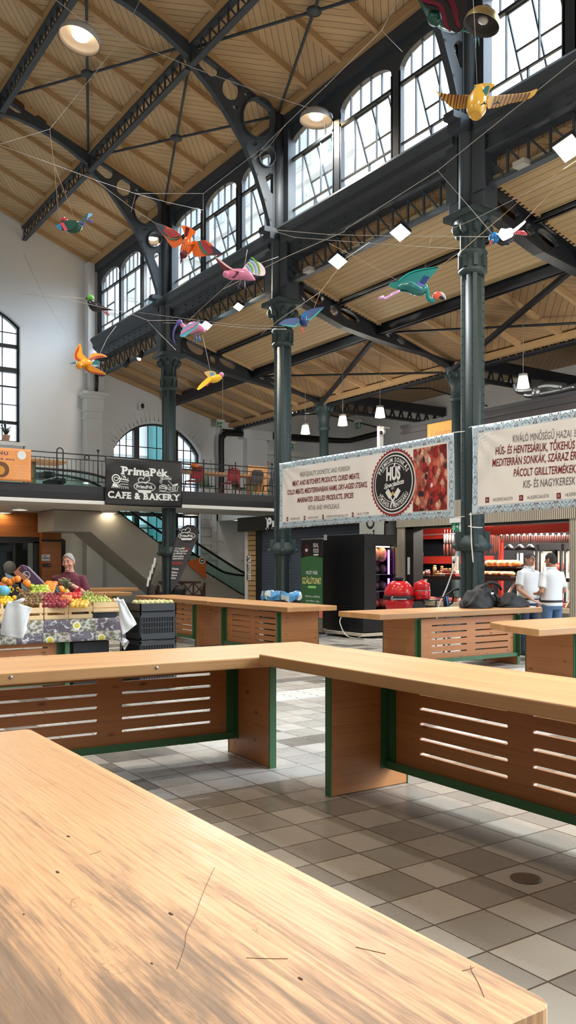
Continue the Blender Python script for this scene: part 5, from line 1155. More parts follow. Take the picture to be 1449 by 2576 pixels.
# printed picture of meat
m, nt, b = nodes('meat_print', .6); g = G(nt); x_, y_, z_ = g.xyz(g.obj()); vo = g.n('TexVoronoi'); vo.inputs['Scale'].default_value = 6.5; g._in(vo.inputs['Vector'], g.vec(g.m('MULTIPLY', y_, 1.5), z_, 0.0))
cr = g.xyz(vo.outputs['Color']); n1 = g.noise(g.vec(g.m('ADD', y_, z_), g.m('MULTIPLY', g.m('SUBTRACT', y_, z_), 3.0), 0.0), 9.0, 4, .6, 1.0)
c = g.ramp(cr[0], [(.0, rgb(120, 24, 26)), (.3, rgb(176, 44, 40)), (.55, rgb(206, 74, 60)), (.75, rgb(226, 132, 108)), (.92, rgb(236, 190, 160))])
c = g.mul(c, g.ramp(n1, [(.32, rgb(150, 90, 84)), (.5, (1, 1, 1)), (.7, (1.0, .9, .86))]), .85); c = g.mul(c, g.ramp(vo.outputs['Distance'], [(.3, 1.0), (.75, .45)]), .9)
c = g.mix(g.m('MULTIPLY', g.m('GREATER_THAN', cr[1], .9), g.m('LESS_THAN', vo.outputs['Distance'], .3)), c, rgb(228, 224, 226)); c = g.mix(g.m('MULTIPLY', g.m('LESS_THAN', cr[1], .1), g.m('LESS_THAN', vo.outputs['Distance'], .4)), c, rgb(40, 36, 40))
fade = g.step(y_, 11.45, 11.8); c = g.mix(g.m('MULTIPLY', fade, g.m('MULTIPLY_ADD', n1, .6, .5)), c, rgb(240, 220, 196))
nt.links.new(c, b.inputs['Base Color'])
u0, v0 = uv(1040, 1250); u1, v1 = uv(1127, 1200); HB = B1[3]; WB_ = B1[2]; ue = WB_ - .17
mb = MB(); pts = [(u0, .16), (ue - .06, .14)] + [(ue - .06 + .06 * sin(a), .2 - .06 * cos(a)) for a in [pi / 2 * k / 4 for k in range(1, 5)]] + [(ue, HB - .22), (ue - .04, HB - .17), (u0 + .2, HB - .17), (u0, HB - .3)]
mb.grid(lambda a, c_: F3(u0 + (ue - u0) * a, .15 + (HB - .32) * c_, .002), 16, 16); obj('meat_picture', mb, m, t, fix=False)
for s in range(2):
    for e in range(2): mb = MB(); p = B1[1](s * WB_, e * HB); mb.tube([p, (10.84, 16.42 if s == 0 else 10.62, p[2] + .02)], .008, 5); obj('tie', mb, WHITE, t)
B2 = make_banner('cream meat shop banner in Hungarian, cut off by the right edge', 10.3, 4.75, 2.43, 3.93, 1.2); t = B2[0]
F3, uv = banner_lines(t, B2, [
    (1290.8, 1111.5, 1440, 1098, 18, 'KIVÁLÓ MINŐSÉGŰ HAZAI', INKG, 0, .12, 'text_line'), (1447, 1097, 1484, 1094, 18, 'ÉS KÜLFÖLDI', INKG, 0, .12, 'text_line'),
    (1246, 1143.5, 1449, 1127.5, 19, 'HÚS- ÉS HENTESÁRUK, TŐKEHÚS', INKR, .012, .18, 'text_line'),
    (1239, 1173.7, 1452, 1155.3, 19, 'MEDITERRÁN SONKÁK, SZÁRAZ ÉR', INKR, .012, .18, 'text_line'),
    (1291.4, 1199, 1452, 1188.8, 19, 'PÁCOLT GRILLTERMÉKEK,', INKR, .012, .18, 'text_line'),
    (1315.5, 1228, 1449, 1219.4, 19, 'KIS- ÉS NAGYKERESK', INKG, .005, .15, 'text_line'),
    (1240, 1261.5, 1290, 1258, 8, 'HUSSPECIALISTA', INKG, 0, .1, 'contact_line'), (1326, 1257, 1381, 1252.5, 8.5, 'HUSSPECIALISTA', INKG, 0, .1, 'contact_line'), (1423, 1251, 1480, 1246, 9, 'HUSSPECIALISTA', INKG, 0, .1, 'contact_line')])
mi = MB(); mw = MB()
for (px_, py_) in ((1226, 1258), (1311, 1253.3), (1406, 1248.5)):
    u, v = uv(px_, py_); flat(mi, F3, [(u - .04, v - .045), (u + .04, v - .045), (u + .04, v + .045), (u - .04, v + .045)], 0); ring2(mw, F3, u, v, .02, .022, .007, .003, 0, 2 * pi, 10)
obj('contact_icons', mi, INKR, t, fix=False); obj('icon_signs', mw, INKW, t, fix=False)
for e in range(2): mb = MB(); p = B2[1](0, e * B2[3]); mb.tube([p, (10.82, 10.5, p[2] + .02)], .008, 5); obj('tie', mb, WHITE, t)
# ================================================================= butcher's shop
SXF = 13.4; sy0, sy1 = 9.9, 15.6
m, nt, b = nodes('beige_slats', .6); g = G(nt); x_, y_, z_ = g.xyz(g.obj()); fr = g.m('FRACT', g.m('MULTIPLY', y_, 22.0)); gr = g.step(g.m('ABSOLUTE', g.m('SUBTRACT', fr, .5)), .26, .4)
nt.links.new(g.mix(gr, rgb(196, 184, 164), rgb(84, 76, 66)), b.inputs['Base Color']); g.bump(b, g.m('SUBTRACT', 1.0, gr), .6, .02); SLB = m
t = thing('butcher_shop', 'butcher shop front framed with beige slats, open towards the hall', 'shop', (14.5, 12.7, 0))
q = onX(1010, 1327, SXF); zh = q.z; yl_ = onX(1001, 1400, SXF).y; yl2 = onX(1021, 1400, SXF).y; yl3 = onX(1040, 1400, SXF).y; yr_ = onX(1435, 1400, SXF).y
mb = MB(); mb.box((SXF - .05, sy0, zh), (SXF + .3, yl_, 2.98)); obj('slatted_header', mb, SLB, t)
mb = MB(); mb.box((SXF - .03, yl2, 0), (SXF + .3, yl_, zh)); obj('slatted_pilaster', mb, SLB, t); mb = MB(); mb.box((SXF - .03, sy0, 0), (SXF + .3, yr_, zh)); obj('slatted_pilaster', mb, SLB, t)
mb = MB(); mb.box((SXF, yl3, 0), (SXF + .3, yl2, zh)); mb.box((SXF, yr_, zh - .05), (SXF + .3, yl2, zh)); obj('black_frame', mb, BLACK, t)
mb = MB(); mb.box((SXF, yl3 + .12, 1.35), (SXF + .001, yl3 + .2, 1.75)); mb.box((SXF - .004, yl3 + .12, 1.35), (SXF, yl3 + .2, 1.75)); obj('sticker_strip', mb, WHITE, t)
mb = MB(); mb.box((16.9, sy0, 0), (17.0, 18.7, 2.98)); mb.box((13.95, yl_ - .1, 0), (14.0, 18.7, 2.98)); mb.box((13.95, 18.6, 0), (17, 18.7, 2.98)); mb.box((SXF + .3, sy0, 0), (17, sy0 + .1, 2.98)); mb.box((SXF + .3, sy0, 2.9), (17, 18.7, 2.98)); obj('inside_walls', mb, DARK, t)
REDP = paint('red_board', rgb(196, 52, 40), .5, 0, .06, 4)
def onB(px, py, X=16.6): return onX(px, py, X)
for (x0, y0, x1, y1) in ((1037, 1332, 1240, 1358), (1037, 1400, 1240, 1418)):
    a = onB(x0, y0); c_ = onB(x1, y0); z0 = onB(x0, y1).z; mb = MB(); mb.box((16.6, c_.y, z0), (16.66, a.y, a.z)); obj('red_board', mb, REDP, t)
a = onX(1213, 1318, 13.9); c_ = onX(1437, 1318, 13.9); mb = MB(); mb.box((13.86, c_.y, 2.22), (13.9, a.y + .6, 2.4)); obj('red_valance', mb, REDP, t)
a = onX(1260, 1370, 15.6); mb = MB(); mb.box((15.56, a.y - .05, 0), (15.64, a.y + .05, 2.2)); obj('red_post', mb, REDP, t)
for (px_, zt) in ((1100, 2.5), (1310, 2.62), (1390, 2.62)):
    a = onX(px_, 1350, 15.0); mb = MB(); mb.box((14.6, a.y - .4, 2.84), (15.6, a.y + .4, 2.88)); obj('ceiling_light_panel', mb, emit('shop_light%d' % px_, (1, .93, .82), 24), t)
# refrigerated counter with curved glass
c_ = thing('meat_counter', 'long butcher counter with slanted glass and trays of pink meat', 'counter', (14.6, 12.6, 0))
mb = MB(); mb.box((14.3, sy0 + .2, 0), (15.3, 15.75, .62)); obj('body', mb, paint('counter_steel', rgb(150, 148, 146), .35, .5), c_); mb = MB(); mb.box((14.25, sy0 + .2, .62), (15.3, 15.75, .68)); mb.box((14.22, sy0 + .2, .6), (14.3, 15.75, .7)); obj('edge_strip', mb, paint('pale_strip', rgb(222, 206, 176), .5), c_)
gl = MB(); gl.add([(14.3, sy0 + .2, .7), (14.3, 15.75, .7), (14.75, 15.75, 1.22), (14.75, sy0 + .2, 1.22)], [(0, 1, 2, 3)]); obj('slanted_glass', gl, GLASS, c_, fix=False)
mb = MB()
for y in (15.75, 12.9, 11.2): mb.beam((14.3, y, .7), (14.75, y, 1.22), .06, .03, (0, 1, 0))
obj('glass_rib', mb, paint('beige_rib', rgb(206, 178, 160), .5), c_)
mb = MB(); mb.box((14.6, sy0 + .2, 1.22), (15.2, 15.7, 1.3)); obj('top_shelf', mb, paint('shelf_brown', rgb(70, 48, 44), .4), c_)
mb = MB(); mb.box((14.9, 13.75, .72), (14.95, 14.1, 1.2)); obj('red_divider', mb, REDP, c_)
random.seed(11); pinks = [paint('fresh_meat_%d' % i, rgb(*q_), .45, 0, .3, 22) for i, q_ in enumerate(((226, 128, 112), (206, 84, 78), (236, 160, 142), (196, 70, 60)))]
nm = 0
for y in [10.35 + .33 * k for k in range(16)]:
    for x in (14.52, 14.9):
        mb = MB(); mb.ball((x, y, .74), (.15, .12, .06), 10, 6, None, 0, .3); o = obj('meat_tray', mb, random.choice(pinks)); nm += 1
        tag(o, 'piece of pink fresh meat in the %s row behind the slanted counter glass' % ('front' if x < 14.7 else 'back'), 'meat', 'meat in the counter %s row' % ('front' if x < 14.7 else 'back'))
# goods on the counter shelf, left of the banner column
JC = [paint('jar_%d' % i, rgb(*q_), .4) for i, q_ in enumerate(((150, 60, 50), (206, 170, 110), (60, 50, 80), (214, 206, 196), (120, 70, 40), (180, 60, 40), (90, 40, 36)))]
def topy(px_, X=14.85): return onX(px_, 1445, X).y
random.seed(3)
for k in range(22):
    px_ = 1064 + k * 3.4 + random.random() * 2; y = topy(px_); h = .1 + .1 * random.random() + (.12 if k in (6, 9) else 0); r = .04 + .015 * random.random(); x = 14.75 + .35 * random.random()
    j = thing('jar', '%s jar or bottle on the counter shelf left of the banner column' % ('tall' if h > .2 else 'small'), 'jar', (x, y, 1.3), 'jars on the butcher counter, %s' % ('tall' if h > .2 else 'small'))
    mb = MB(); mb.lathe([(r, 0), (r, h * .75), (r * .7, h * .85)], (x, y, 1.3), 12); obj('glass_body', mb, random.choice(JC), j); mb = MB(); mb.lathe([(r * .75, h * .85), (r * .75, h), (.001, h)], (x, y, 1.3), 12); obj('lid', mb, random.choice((WHITE, JC[1], BLACK)), j)
for k in range(4):
    px_ = 1112 + k * 13; y = topy(px_, 14.8); mb = MB(); mb.box((14.64, y - .09, 1.3), (14.78, y + .09, 1.36)); tag(obj('food_packet', mb, JC[(k * 2 + 1) % 7], bevel=.01), 'flat packet on the front edge of the butcher counter shelf', 'packet', 'packets on the butcher counter')
# loaves and hams on two shelves right of the column
sh = thing('bread_shelf', 'dark two tier shelf of hams and sausages right of the banner column', 'shelf', (14.9, 11.4, 1.3))
ya, yb = onX(1216, 1430, 14.9).y, onX(1300, 1430, 14.9).y
mb = MB(); mb.box((14.7, yb, 1.3), (15.2, ya, 1.33)); mb.box((14.9, yb, 1.5), (15.3, ya, 1.53)); mb.box((15.25, yb, 1.3), (15.3, ya, 1.6)); obj('boards', mb, paint('shelf_dark', rgb(56, 40, 38), .5), sh)
hamc = [paint('ham_%d' % i, rgb(*q_), .5, 0, .3, 14) for i, q_ in enumerate(((206, 128, 70), (226, 196, 150), (190, 96, 60), (222, 160, 100)))]
for k in range(10):
    y = ya - .1 - (ya - yb - .2) * k / 9
    for (x, z, r) in ((15.0, 1.6, .085), (14.82, 1.37, .06)):
        mb = MB(); mb.ball((x, y, z), (.13, r * 1.25, r), 10, 7, None, 0, .18); tag(obj('cured_ham' if z > 1.5 else 'sausage_roll', mb, hamc[(k * 3 + (z > 1.5)) % 4]), ('round ham on the upper shelf right of the banner column' if z > 1.5 else 'pale sausage on the lower shelf right of the banner column'), 'ham' if z > 1.5 else 'sausage', 'hams on the upper shelf' if z > 1.5 else 'sausages on the lower shelf')
# hanging goods
SAL = paint('grey_salami', rgb(142, 132, 128), .6, 0, .25, 30); SAUS = paint('dark_sausage', rgb(84, 40, 34), .5, 0, .3, 20); SAUSR = paint('red_sausage', rgb(130, 58, 44), .5, 0, .3, 20)
def hang(name, label, cat, grp, px_, yt, yb_, X, rpx, mat, ham=False):
    a = onX(px_, yt, X); c_ = onX(px_, yb_, X); D = (a.x * ST + a.y * CT); r = rpx * D / FPX; mb = MB(); l = a.z - c_.z
    if ham: pts = [(X, a.y, a.z), (X, a.y + .01, a.z - l * .2), (X, a.y, a.z - l * .5), (X, a.y + .02, a.z - l * .8), (X, a.y + .03, c_.z)]; mb.tube(pts, [r * .35, r * .55, r * .8, r * 1.05, r * .4], 12)
    else: mb.tube([(X, a.y, a.z), (X, a.y, a.z - l * .06), (X, a.y, a.z - l * .5), (X, a.y, c_.z + l * .05), (X, a.y, c_.z)], [r * .25, r * .9, r, r * .9, r * .2], 8)
    mb.tube([(X, a.y, a.z), (X, a.y, a.z + .12)], .006, 4)
    return tag(obj(name, mb, mat), label, cat, grp)
mb = MB(); mb.tube([(15.4, onX(1038, 1345, 15.4).y, 2.35), (15.4, onX(1440, 1345, 15.4).y, 2.35)], .015, 6); tag(obj('hanging_rail', mb, STEEL), 'steel rail along the butcher shop from which sausages and a ham hang', 'rail')
hang('cured_ham', 'whole grey ham leg hanging at the left of the butcher shop', 'ham', None, 1056, 1350, 1408, 15.4, 10, SAL, True)
for k in range(4): hang('salami', 'grey salami hanging in a bunch left of the banner column', 'salami', 'grey salamis', 1119 + k * 7, 1344, 1368, 15.4, 3.2, SAL)
for k in range(4): hang('dry_sausage', 'dark dry sausage hanging below the grey salamis', 'sausage', 'dark sausages below the salamis', 1118 + k * 8, 1368, 1398, 15.4, 3, SAUSR if k % 2 else SAUS)
for k in range(8): hang('dry_sausage', 'long reddish sausage hanging right beside the banner column', 'sausage', 'long sausages beside the column', 1219 + k * 5.2, 1346, 1398 - (k * 7) % 16, 15.4, 2.2, SAUSR)
for k in range(30): hang('dry_sausage', 'dark sausage in the long row hanging above the two men', 'sausage', 'sausages above the two men', 1262 + k * 5.9, 1345, 1366, 15.4, 2.4, SAUS)
for k in range(12): a = onX(1262 + k * 14.5, 1345, 15.36); mb = MB(); mb.box((15.34, a.y - .025, a.z - .02), (15.35, a.y + .025, a.z + .03)); tag(obj('price_tag', mb, WHITE), 'small white tag on the row of sausages above the two men', 'tag', 'tags on the sausages')
a = onX(1146, 1400, 15.2); mb = MB(); mb.box((15.18, a.y - .1, 1.42), (15.2, a.y + .1, 1.78)); tag(obj('paper_bag', mb, paint('white_paper', rgb(214, 204, 196), .7)), 'white paper bag hanging under the salamis', 'bag')
for k, px_ in enumerate((1281, 1308, 1334)):
    a = onX(px_, 1384, 14.4); l = thing('pendant_lamp', 'black dome lamp in the butcher shop, %s of three' % ('left', 'middle', 'right')[k], 'lamp', tuple(a), 'black shop lamps')
    mb = MB(); mb.lathe([(.02, .13), (.05, .11), (.09, .07), (.125, 0), (.12, 0), (.085, .06), (.01, .1)], tuple(a), 18, cap=False); obj('shade', mb, BLACK, l); mb = MB(); mb.tube([(a.x, a.y, a.z + .12), (a.x, a.y, 2.88)], .008, 5); obj('cord', mb, BLACK, l)
for k, (xa_, xb_) in enumerate(((1296, 1350), (1356, 1412), (1419, 1470))):
    X = 16.1; y1_ = onX(xa_, 1400, X).y; y0_ = onX(xb_, 1400, X).y
    l = thing('glass_fridge', 'lit glass fronted fridge behind the two men, %s of three' % ('left', 'middle', 'right')[k], 'fridge', (16.4, (y0_ + y1_) / 2, 0), 'lit fridges in the butcher shop')
    mb = MB(); mb.poly([(y0_, .1), (y1_, .1), (y1_, 2.0), (y0_, 2.0)], [[(y0_ + .05, .2), (y1_ - .05, .2), (y1_ - .05, 1.92), (y0_ + .05, 1.92)]], .06, lambda u, v, w: (X + w, u, v)); mb.box((16.75, y0_, .1), (16.82, y1_, 2.0)); mb.box((X, y0_, 0), (16.8, y1_, .1)); mb.box((X, y0_, 2.0), (16.8, y1_, 2.05)); obj('cabinet', mb, BLACK, l)
    mb = MB(); mb.box((16.7, y0_ + .06, .2), (16.74, y1_ - .06, 1.9)); obj('lining', mb, paint('fridge_lining%d' % k, rgb(214, 206, 190), .5), l)
    mb = MB(); mb.box((16.2, y1_ - .12, .3), (16.24, y1_ - .07, 1.85)); obj('tube_light', mb, emit('fridge_tube%d' % k, (1, .97, .88), 14), l)
    gl = MB(); gl.add([(X + .02, y0_ + .05, .2), (X + .02, y1_ - .05, .2), (X + .02, y1_ - .05, 1.92), (X + .02, y0_ + .05, 1.92)], [(0, 1, 2, 3)]); obj('pane', gl, GLASS, l, fix=False)
    for z in (.6, 1.0, 1.4): mb = MB(); mb.box((16.25, y0_ + .06, z), (16.7, y1_ - .06, z + .015)); obj('shelf', mb, STEEL, l)
    for j, z in enumerate((.62, 1.02, 1.42)):
        mb = MB(); mb.ball((16.45, (y0_ + y1_) / 2, z + .1), (.16, .16, .1), 10, 7, None, 0, .2); tag(obj('meat_cut', mb, pinks[(k + j) % 4]), 'cut of meat on the %s shelf of the %s lit fridge' % (('bottom', 'middle', 'top')[j], ('left', 'middle', 'right')[k]), 'meat', 'cuts in the lit fridges')
# emergency exit sign
def exit_sign(label, P, udir, w, h, arrow=True):
    P = V(P); u = V(udir); n = V((u.y, -u.x, 0)); t = thing('exit_sign', label, 'sign', tuple(P), 'exit signs')
    f = lambda a, b_, d=0: tuple(P + u * a + UP * b_ + n * (.012 + d))
    mb = MB(); mb.add([tuple(P + u * a + UP * b_ + n * d) for d in (-.012, .012) for a, b_ in ((0, 0), (w, 0), (w, h), (0, h))], [(0, 1, 2, 3), (4, 5, 6, 7), (0, 1, 5, 4), (1, 2, 6, 5), (2, 3, 7, 6), (3, 0, 4, 7)]); obj('plate', mb, paint('exit_green%d' % len(MATS), rgb(16, 140, 90), .5), t)
    mb = MB(); flat(mb, f, [(w * .72, h * .08), (w * .97, h * .08), (w * .97, h * .92), (w * .72, h * .92)], .002)
    if arrow: stroke(mb, f, [(w * .42, h * .5), (w * .64, h * .5)], h * .12, .003); stroke(mb, f, [(w * .56, h * .66), (w * .65, h * .5), (w * .56, h * .34)], h * .1, .003)
    ring2(mb, f, w * .26, h * .78, h * .09, h * .09, h * .09, .003, 0, 2 * pi, 10); stroke(mb, f, [(w * .24, h * .66), (w * .2, h * .4), (w * .28, h * .24), (w * .22, h * .08)], h * .12, .003); stroke(mb, f, [(w * .2, h * .4), (w * .12, h * .22), (w * .06, h * .2)], h * .1, .003); stroke(mb, f, [(w * .1, h * .5), (w * .22, h * .6), (w * .32, h * .48)], h * .08, .003)
    obj('running_figure', mb, INKW, t, fix=False); mb = MB(); mb.add([tuple(P + u * a + UP * b_ + n * d) for d in (-.05, .05) for a, b_ in ((-.02, h), (w + .02, h), (w + .02, h + .1), (-.02, h + .1))], [(0, 1, 2, 3), (4, 5, 6, 7), (0, 1, 5, 4), (1, 2, 6, 5), (2, 3, 7, 6), (3, 0, 4, 7)]); obj('lamp_housing', mb, WHITE, t)
    return t
a = onX(1137, 1335, 13.2); c_ = onX(1164, 1335, 13.2); exit_sign('green exit sign at the butcher shop header beside the column', (13.2, a.y, a.z), (0, -1, 0), a.y - c_.y, .165)
# ================================================================= in front of the shop: grill, pot, cables, stand
KD = 16.3; kg = atD(1004, 1500, KD)
KRED = paint('glazed_red', rgb(206, 34, 40), .22, 0, .06, 20)
t = thing('ceramic_grill', 'big red egg shaped ceramic grill on a black stand in front of the butcher shop', 'grill', (kg.x, kg.y, 0))
def zz_(py, D=KD): return CH + (HY - py) * D / FPX
mb = MB(); mb.lathe([(.14, zz_(1462)), (.2, zz_(1468)), (.26, zz_(1478)), (.285, zz_(1490)), (.29, zz_(1499))], (kg.x, kg.y, 0), 28); obj('lid', mb, KRED, t)
mb = MB(); mb.lathe([(.28, zz_(1506)), (.27, zz_(1520)), (.24, zz_(1536)), (.16, zz_(1548))], (kg.x, kg.y, 0), 28); obj('bowl', mb, KRED, t)
mb = MB(); mb.lathe([(.295, zz_(1506)), (.3, zz_(1505)), (.3, zz_(1499)), (.29, zz_(1498))], (kg.x, kg.y, 0), 28); mb.lathe([(.05, zz_(1462)), (.08, zz_(1460)), (.09, zz_(1452)), (.05, zz_(1450)), (.01, zz_(1450))], (kg.x, kg.y, 0), 14); obj('bands_and_vent', mb, BLACK, t)
mb = MB(); p = V((kg.x, kg.y, zz_(1499))) - FWD * .33; mb.tube([p - RIGHT * .16, p - RIGHT * .2 - UP * .05, p + RIGHT * .1 - UP * .05], .016, 6); obj('handle', mb, STEEL, t)
mb = MB()
for k in range(4): a = pi / 4 + k * pi / 2; mb.beam((kg.x + .22 * cos(a), kg.y + .22 * sin(a), 0), (kg.x + .22 * cos(a), kg.y + .22 * sin(a), .75), .04, .04, (1, 0, 0))
for z in (.25, .58): mb.lathe([(.24, z), (.24, z + .03), (.2, z + .03), (.2, z)], (kg.x, kg.y, 0), 16)
obj('stand', mb, BLACK, t)
st = thing('side_table', 'small black folding table beside the red grill, carrying a red pot', 'table', (0, 0, 0))
pc = atD(1061, 1500, KD); zt_ = zz_(1508)
mb = MB(); mb.box((pc.x - .13, pc.y - .2, zt_ - .03), (pc.x + .26, pc.y + .2, zt_)); obj('table_top', mb, BLACK, st)
for sx in (-.1, .22):
    for sy in (-.16, .16): mb = MB(); mb.tube([(pc.x + sx, pc.y + sy, zt_ - .02), (pc.x + sx, pc.y + sy, 0)], .014, 6); obj('leg', mb, BLACK, st)
t = thing('enamel_pot', 'bright red double pot with a lid on the black folding table', 'pot', (pc.x, pc.y, zt_))
r_ = .16; mb = MB(); mb.lathe([(r_ * .9, 0), (r_, .03), (r_ * 1.02, .16), (r_ * .98, .17)], (pc.x, pc.y, zt_), 24); obj('body', mb, KRED, t)
mb = MB(); mb.lathe([(r_ * .96, .175), (r_ * .98, .19), (r_ * .96, .29), (r_ * .9, .31), (r_ * .55, .34), (r_ * .2, .355), (.03, .36), (.035, .38), (.001, .385)], (pc.x, pc.y, zt_), 24); obj('lid', mb, KRED, t); mb = MB(); mb.lathe([(r_ * 1.03, .165), (r_ * 1.03, .178)], (pc.x, pc.y, zt_), 24); obj('rim', mb, STEEL, t)
mb = MB(); e = V((pc.x, pc.y, zt_ + .1)) - FWD * .16; mb.tube([e - RIGHT * .05, e - FWD * .05 - RIGHT * .03, e - FWD * .05 + RIGHT * .03, e + RIGHT * .05], .012, 6); obj('handle', mb, KRED, t)
t = thing('folding_stand', 'black jointed stand with a blue tube behind the table with the bags', 'stand', (0, 0, 0)); D_ = 15.2
def S(x, y): return tuple(atD(x, y, D_))
mb = MB(); mb.tube([S(1124, 1500), S(1128, 1530), (S(1130, 1540)[0], S(1130, 1540)[1], 0)], .03, 8); obj('blue_tube', mb, paint('blue_metal', rgb(70, 120, 180), .3, .5), t)
mb = MB(); mb.tube(smooth_path([S(1155, 1482), S(1142, 1484), S(1134, 1490), (S(1118, 1502))], 4), .022, 7); mb.tube([S(1118, 1502), S(1104, 1504)], .014, 6); mb.tube(smooth_path([S(1136, 1488), S(1140, 1500), S(1138, 1515), S(1128, 1522)], 4), .02, 7); mb.tube([S(1118, 1502), S(1120, 1530)], .03, 7); mb.tube([S(1120, 1530), (S(1116, 1530)[0], S(1116, 1530)[1], 0)], .02, 7); obj('arms', mb, BLACK, t)
mb = MB(); D_ = 15.6; mb.tube(smooth_path([(13.18, onX(1158, 1335, 13.18).y, onX(1158, 1335, 13.18).z), S(1156, 1352), S(1147, 1400), S(1140, 1430), S(1125, 1475), S(1104, 1524), S(1098, 1560)], 6), .012, 6); mb.tube([S(1148, 1396), S(1146, 1404), S(1142, 1412)], [.015, .03, .036], 8); t = obj('power_cable', mb, WHITE); tag(t, 'white cable with a connector hanging from the exit sign down behind the table', 'cable')
mb = MB(); mb.tube([S(1142, 1412), S(1140.5, 1417)], .022, 8); obj('black_socket', mb, BLACK, t)
D_ = 14.6; mb = MB(); mb.tube(smooth_path([S(1184, 1290), S(1185, 1330), S(1186, 1365), S(1188, 1390), S(1190, 1415)], 5), .011, 6); tag(obj('power_cable', mb, WHITE), 'loose white cable end dangling down the banner column', 'cable')
mb = MB(); p0 = onX(1165, 1317, 13.2); mb.tube(smooth_path([tuple(p0), S(1180, 1324), S(1200, 1327), S(1214, 1327)], 5), .009, 6); tag(obj('power_cable', mb, WHITE), 'white cable sagging from the exit sign to the banner column', 'cable')
# bags on the table
BAGB = paint('black_nylon', rgb(19, 19, 22), .65, 0, .2, 14, .3)
def bag(label, cx, cy, L, Wd, H, jit, peak=.35, droop=0):
    t = thing('duffel_bag', label, 'bag', (cx, cy, .9), 'black bags on the table'); mb = MB(); random.seed(int(cx * 100)); n = 26; rings = []; N = 18
    for i in range(N + 1):
        s = i / N; k = (1 - abs(2 * s - 1) ** 2.6) ** .5 * .97 + .03; x = cx + (s - .5) * L; hh = H * (1 - .55 * max(0, (s - peak)) / (1 - peak)) * (.55 + .45 * min(1, s / peak)) * (1 + .10 * sin(s * 17 + cx * 9))
        ring = []
        for j in range(n):
            a = 2 * pi * j / n; c, q = cos(a), sin(a); fo = 1 + .06 * sin(5 * a + 9 * s) + .05 * sin(9 * a - 14 * s + cx)
            ring.append(V((x + .02 * sin(7 * a + s * 5), cy + Wd / 2 * k * c * abs(c) ** -.25 * fo if abs(c) > .02 else cy, .903 + (max(0, q) ** 1.15 * hh * k * fo + jit * .02 * (random.random() - .5) if q > 0 else 0))))
        rings.append(ring)
    mb.loft(rings); obj('body', mb, BAGB, t, sub=1); return t
bag('black bag with a silver clasp at the left of the heap, against the banner column', 10.0, 9.55, .56, .42, .33, 1, .55)
bag('biggest black duffel bag in the middle of the heap on the table', 10.35, 9.75, .95, .42, .36, 1, .5)
b3 = bag('long low black bag at the right end of the heap, beside the man with glasses', 10.72, 9.42, .66, .36, .24, 1, .3)
bb = [o for o in bpy.data.objects if o.name.startswith('duffel_bag')]
mb = MB(); mb.box((10.1, 9.33, 1.12), (10.16, 9.36, 1.15)); obj('clasp', mb, STEEL, bb[0]); mb = MB(); mb.tube(smooth_path([(10.15, 9.6, 1.2), (10.3, 9.55, 1.3), (10.5, 9.55, 1.26), (10.6, 9.58, 1.18)], 5), .022, 7); obj('strap', mb, BAGB, bb[1])
mb = MB(); mb.tube(smooth_path([(10.35, 9.53, 1.18), (10.42, 9.5, 1.05), (10.45, 9.5, .95)], 5), .02, 7); obj('strap', mb, BAGB, bb[1])
mb = MB(); mb.box((10.88, 9.22, .9), (11.02, 9.4, .912)); tag(obj('papers', mb, WHITE), 'small stack of white papers on the table by the hand of the man with glasses', 'papers'); mb = MB(); mb.box((10.9, 9.5, .9), (11.0, 9.66, .915)); tag(obj('mobile_phone', mb, BLACK), 'dark phone on the table by the man with glasses', 'phone')
# ================================================================= dark upper storey, ducts, signs on the far walls
FASC = paint('dark_brown_cladding', rgb(52, 46, 48), .6, 0, .1, 4)
t = thing('upper_storey', 'dark windowless upper storey above the shops, behind the banner column', 'upper storey', (18, 14, 3))
mb = MB(); mb.box((17.02, 4.5, 2.99), (21.0, 19.25, 5.62)); obj('cladding', mb, FASC, t); mb = MB(); mb.box((17.0, 4.5, 5.62), (21, 19.3, 5.72)); mb.box((16.98, 4.5, 5.45), (17.02, 19.3, 5.5)); obj('coping', mb, DARK, t)
a = onX(1077, 1064, 16.98); c_ = onX(1141, 1056, 16.98); mb = MB(); mb.box((16.95, c_.y, 4.9), (16.975, a.y, c_.z)); t = obj('yellow_sign', mb, paint('sign_yellow', rgb(226, 160, 48), .5, 0, .1, 4)); tag(t, 'yellow sign on the dark upper storey above the meat picture', 'sign')
mb = MB(); f = fX(16.946, a.y, 4.9); text_mb(mb, 'Lángos', lambda u, v: f(u, v), .15, .28, .9, .22, 0, .2); obj('lettering', mb, paint('sign_ochre', rgb(190, 120, 30), .5), t, fix=False)
mb = MB(); p = onX(955, 1125, 16.7); mb.box((16.65, p.y - .06, 3.0), (16.8, p.y + .06, 5.75)); tag(obj('wall_post', mb, WHITE), 'white post at the left corner of the dark upper storey', 'post')
t = thing('security_camera', 'white security camera on the white post beside the dark upper storey', 'camera', (16.6, p.y, 5.4)); p = onX(962, 1086, 16.55); mb = MB(); mb.ball(tuple(p), .1, 12, 8); obj('dome', mb, WHITE, t); mb = MB(); mb.ball((p.x - .06, p.y - .02, p.z - .03), .06, 10, 7); obj('lens', mb, BLACK, t); mb = MB(); mb.box((p.x - .02, p.y - .1, p.z + .08), (p.x + .2, p.y + .12, p.z + .14)); obj('arm', mb, GREY, t)
DUCT = paint('galvanised', rgb(150, 152, 154), .3, .8, .1, 10)
t = thing('ventilation_duct', 'silver ventilation ducts lying on the dark upper storey at the right', 'duct', (18, 13, 5.7))
def D2(x, y, X=17.6): return tuple(onX(x, y, X))
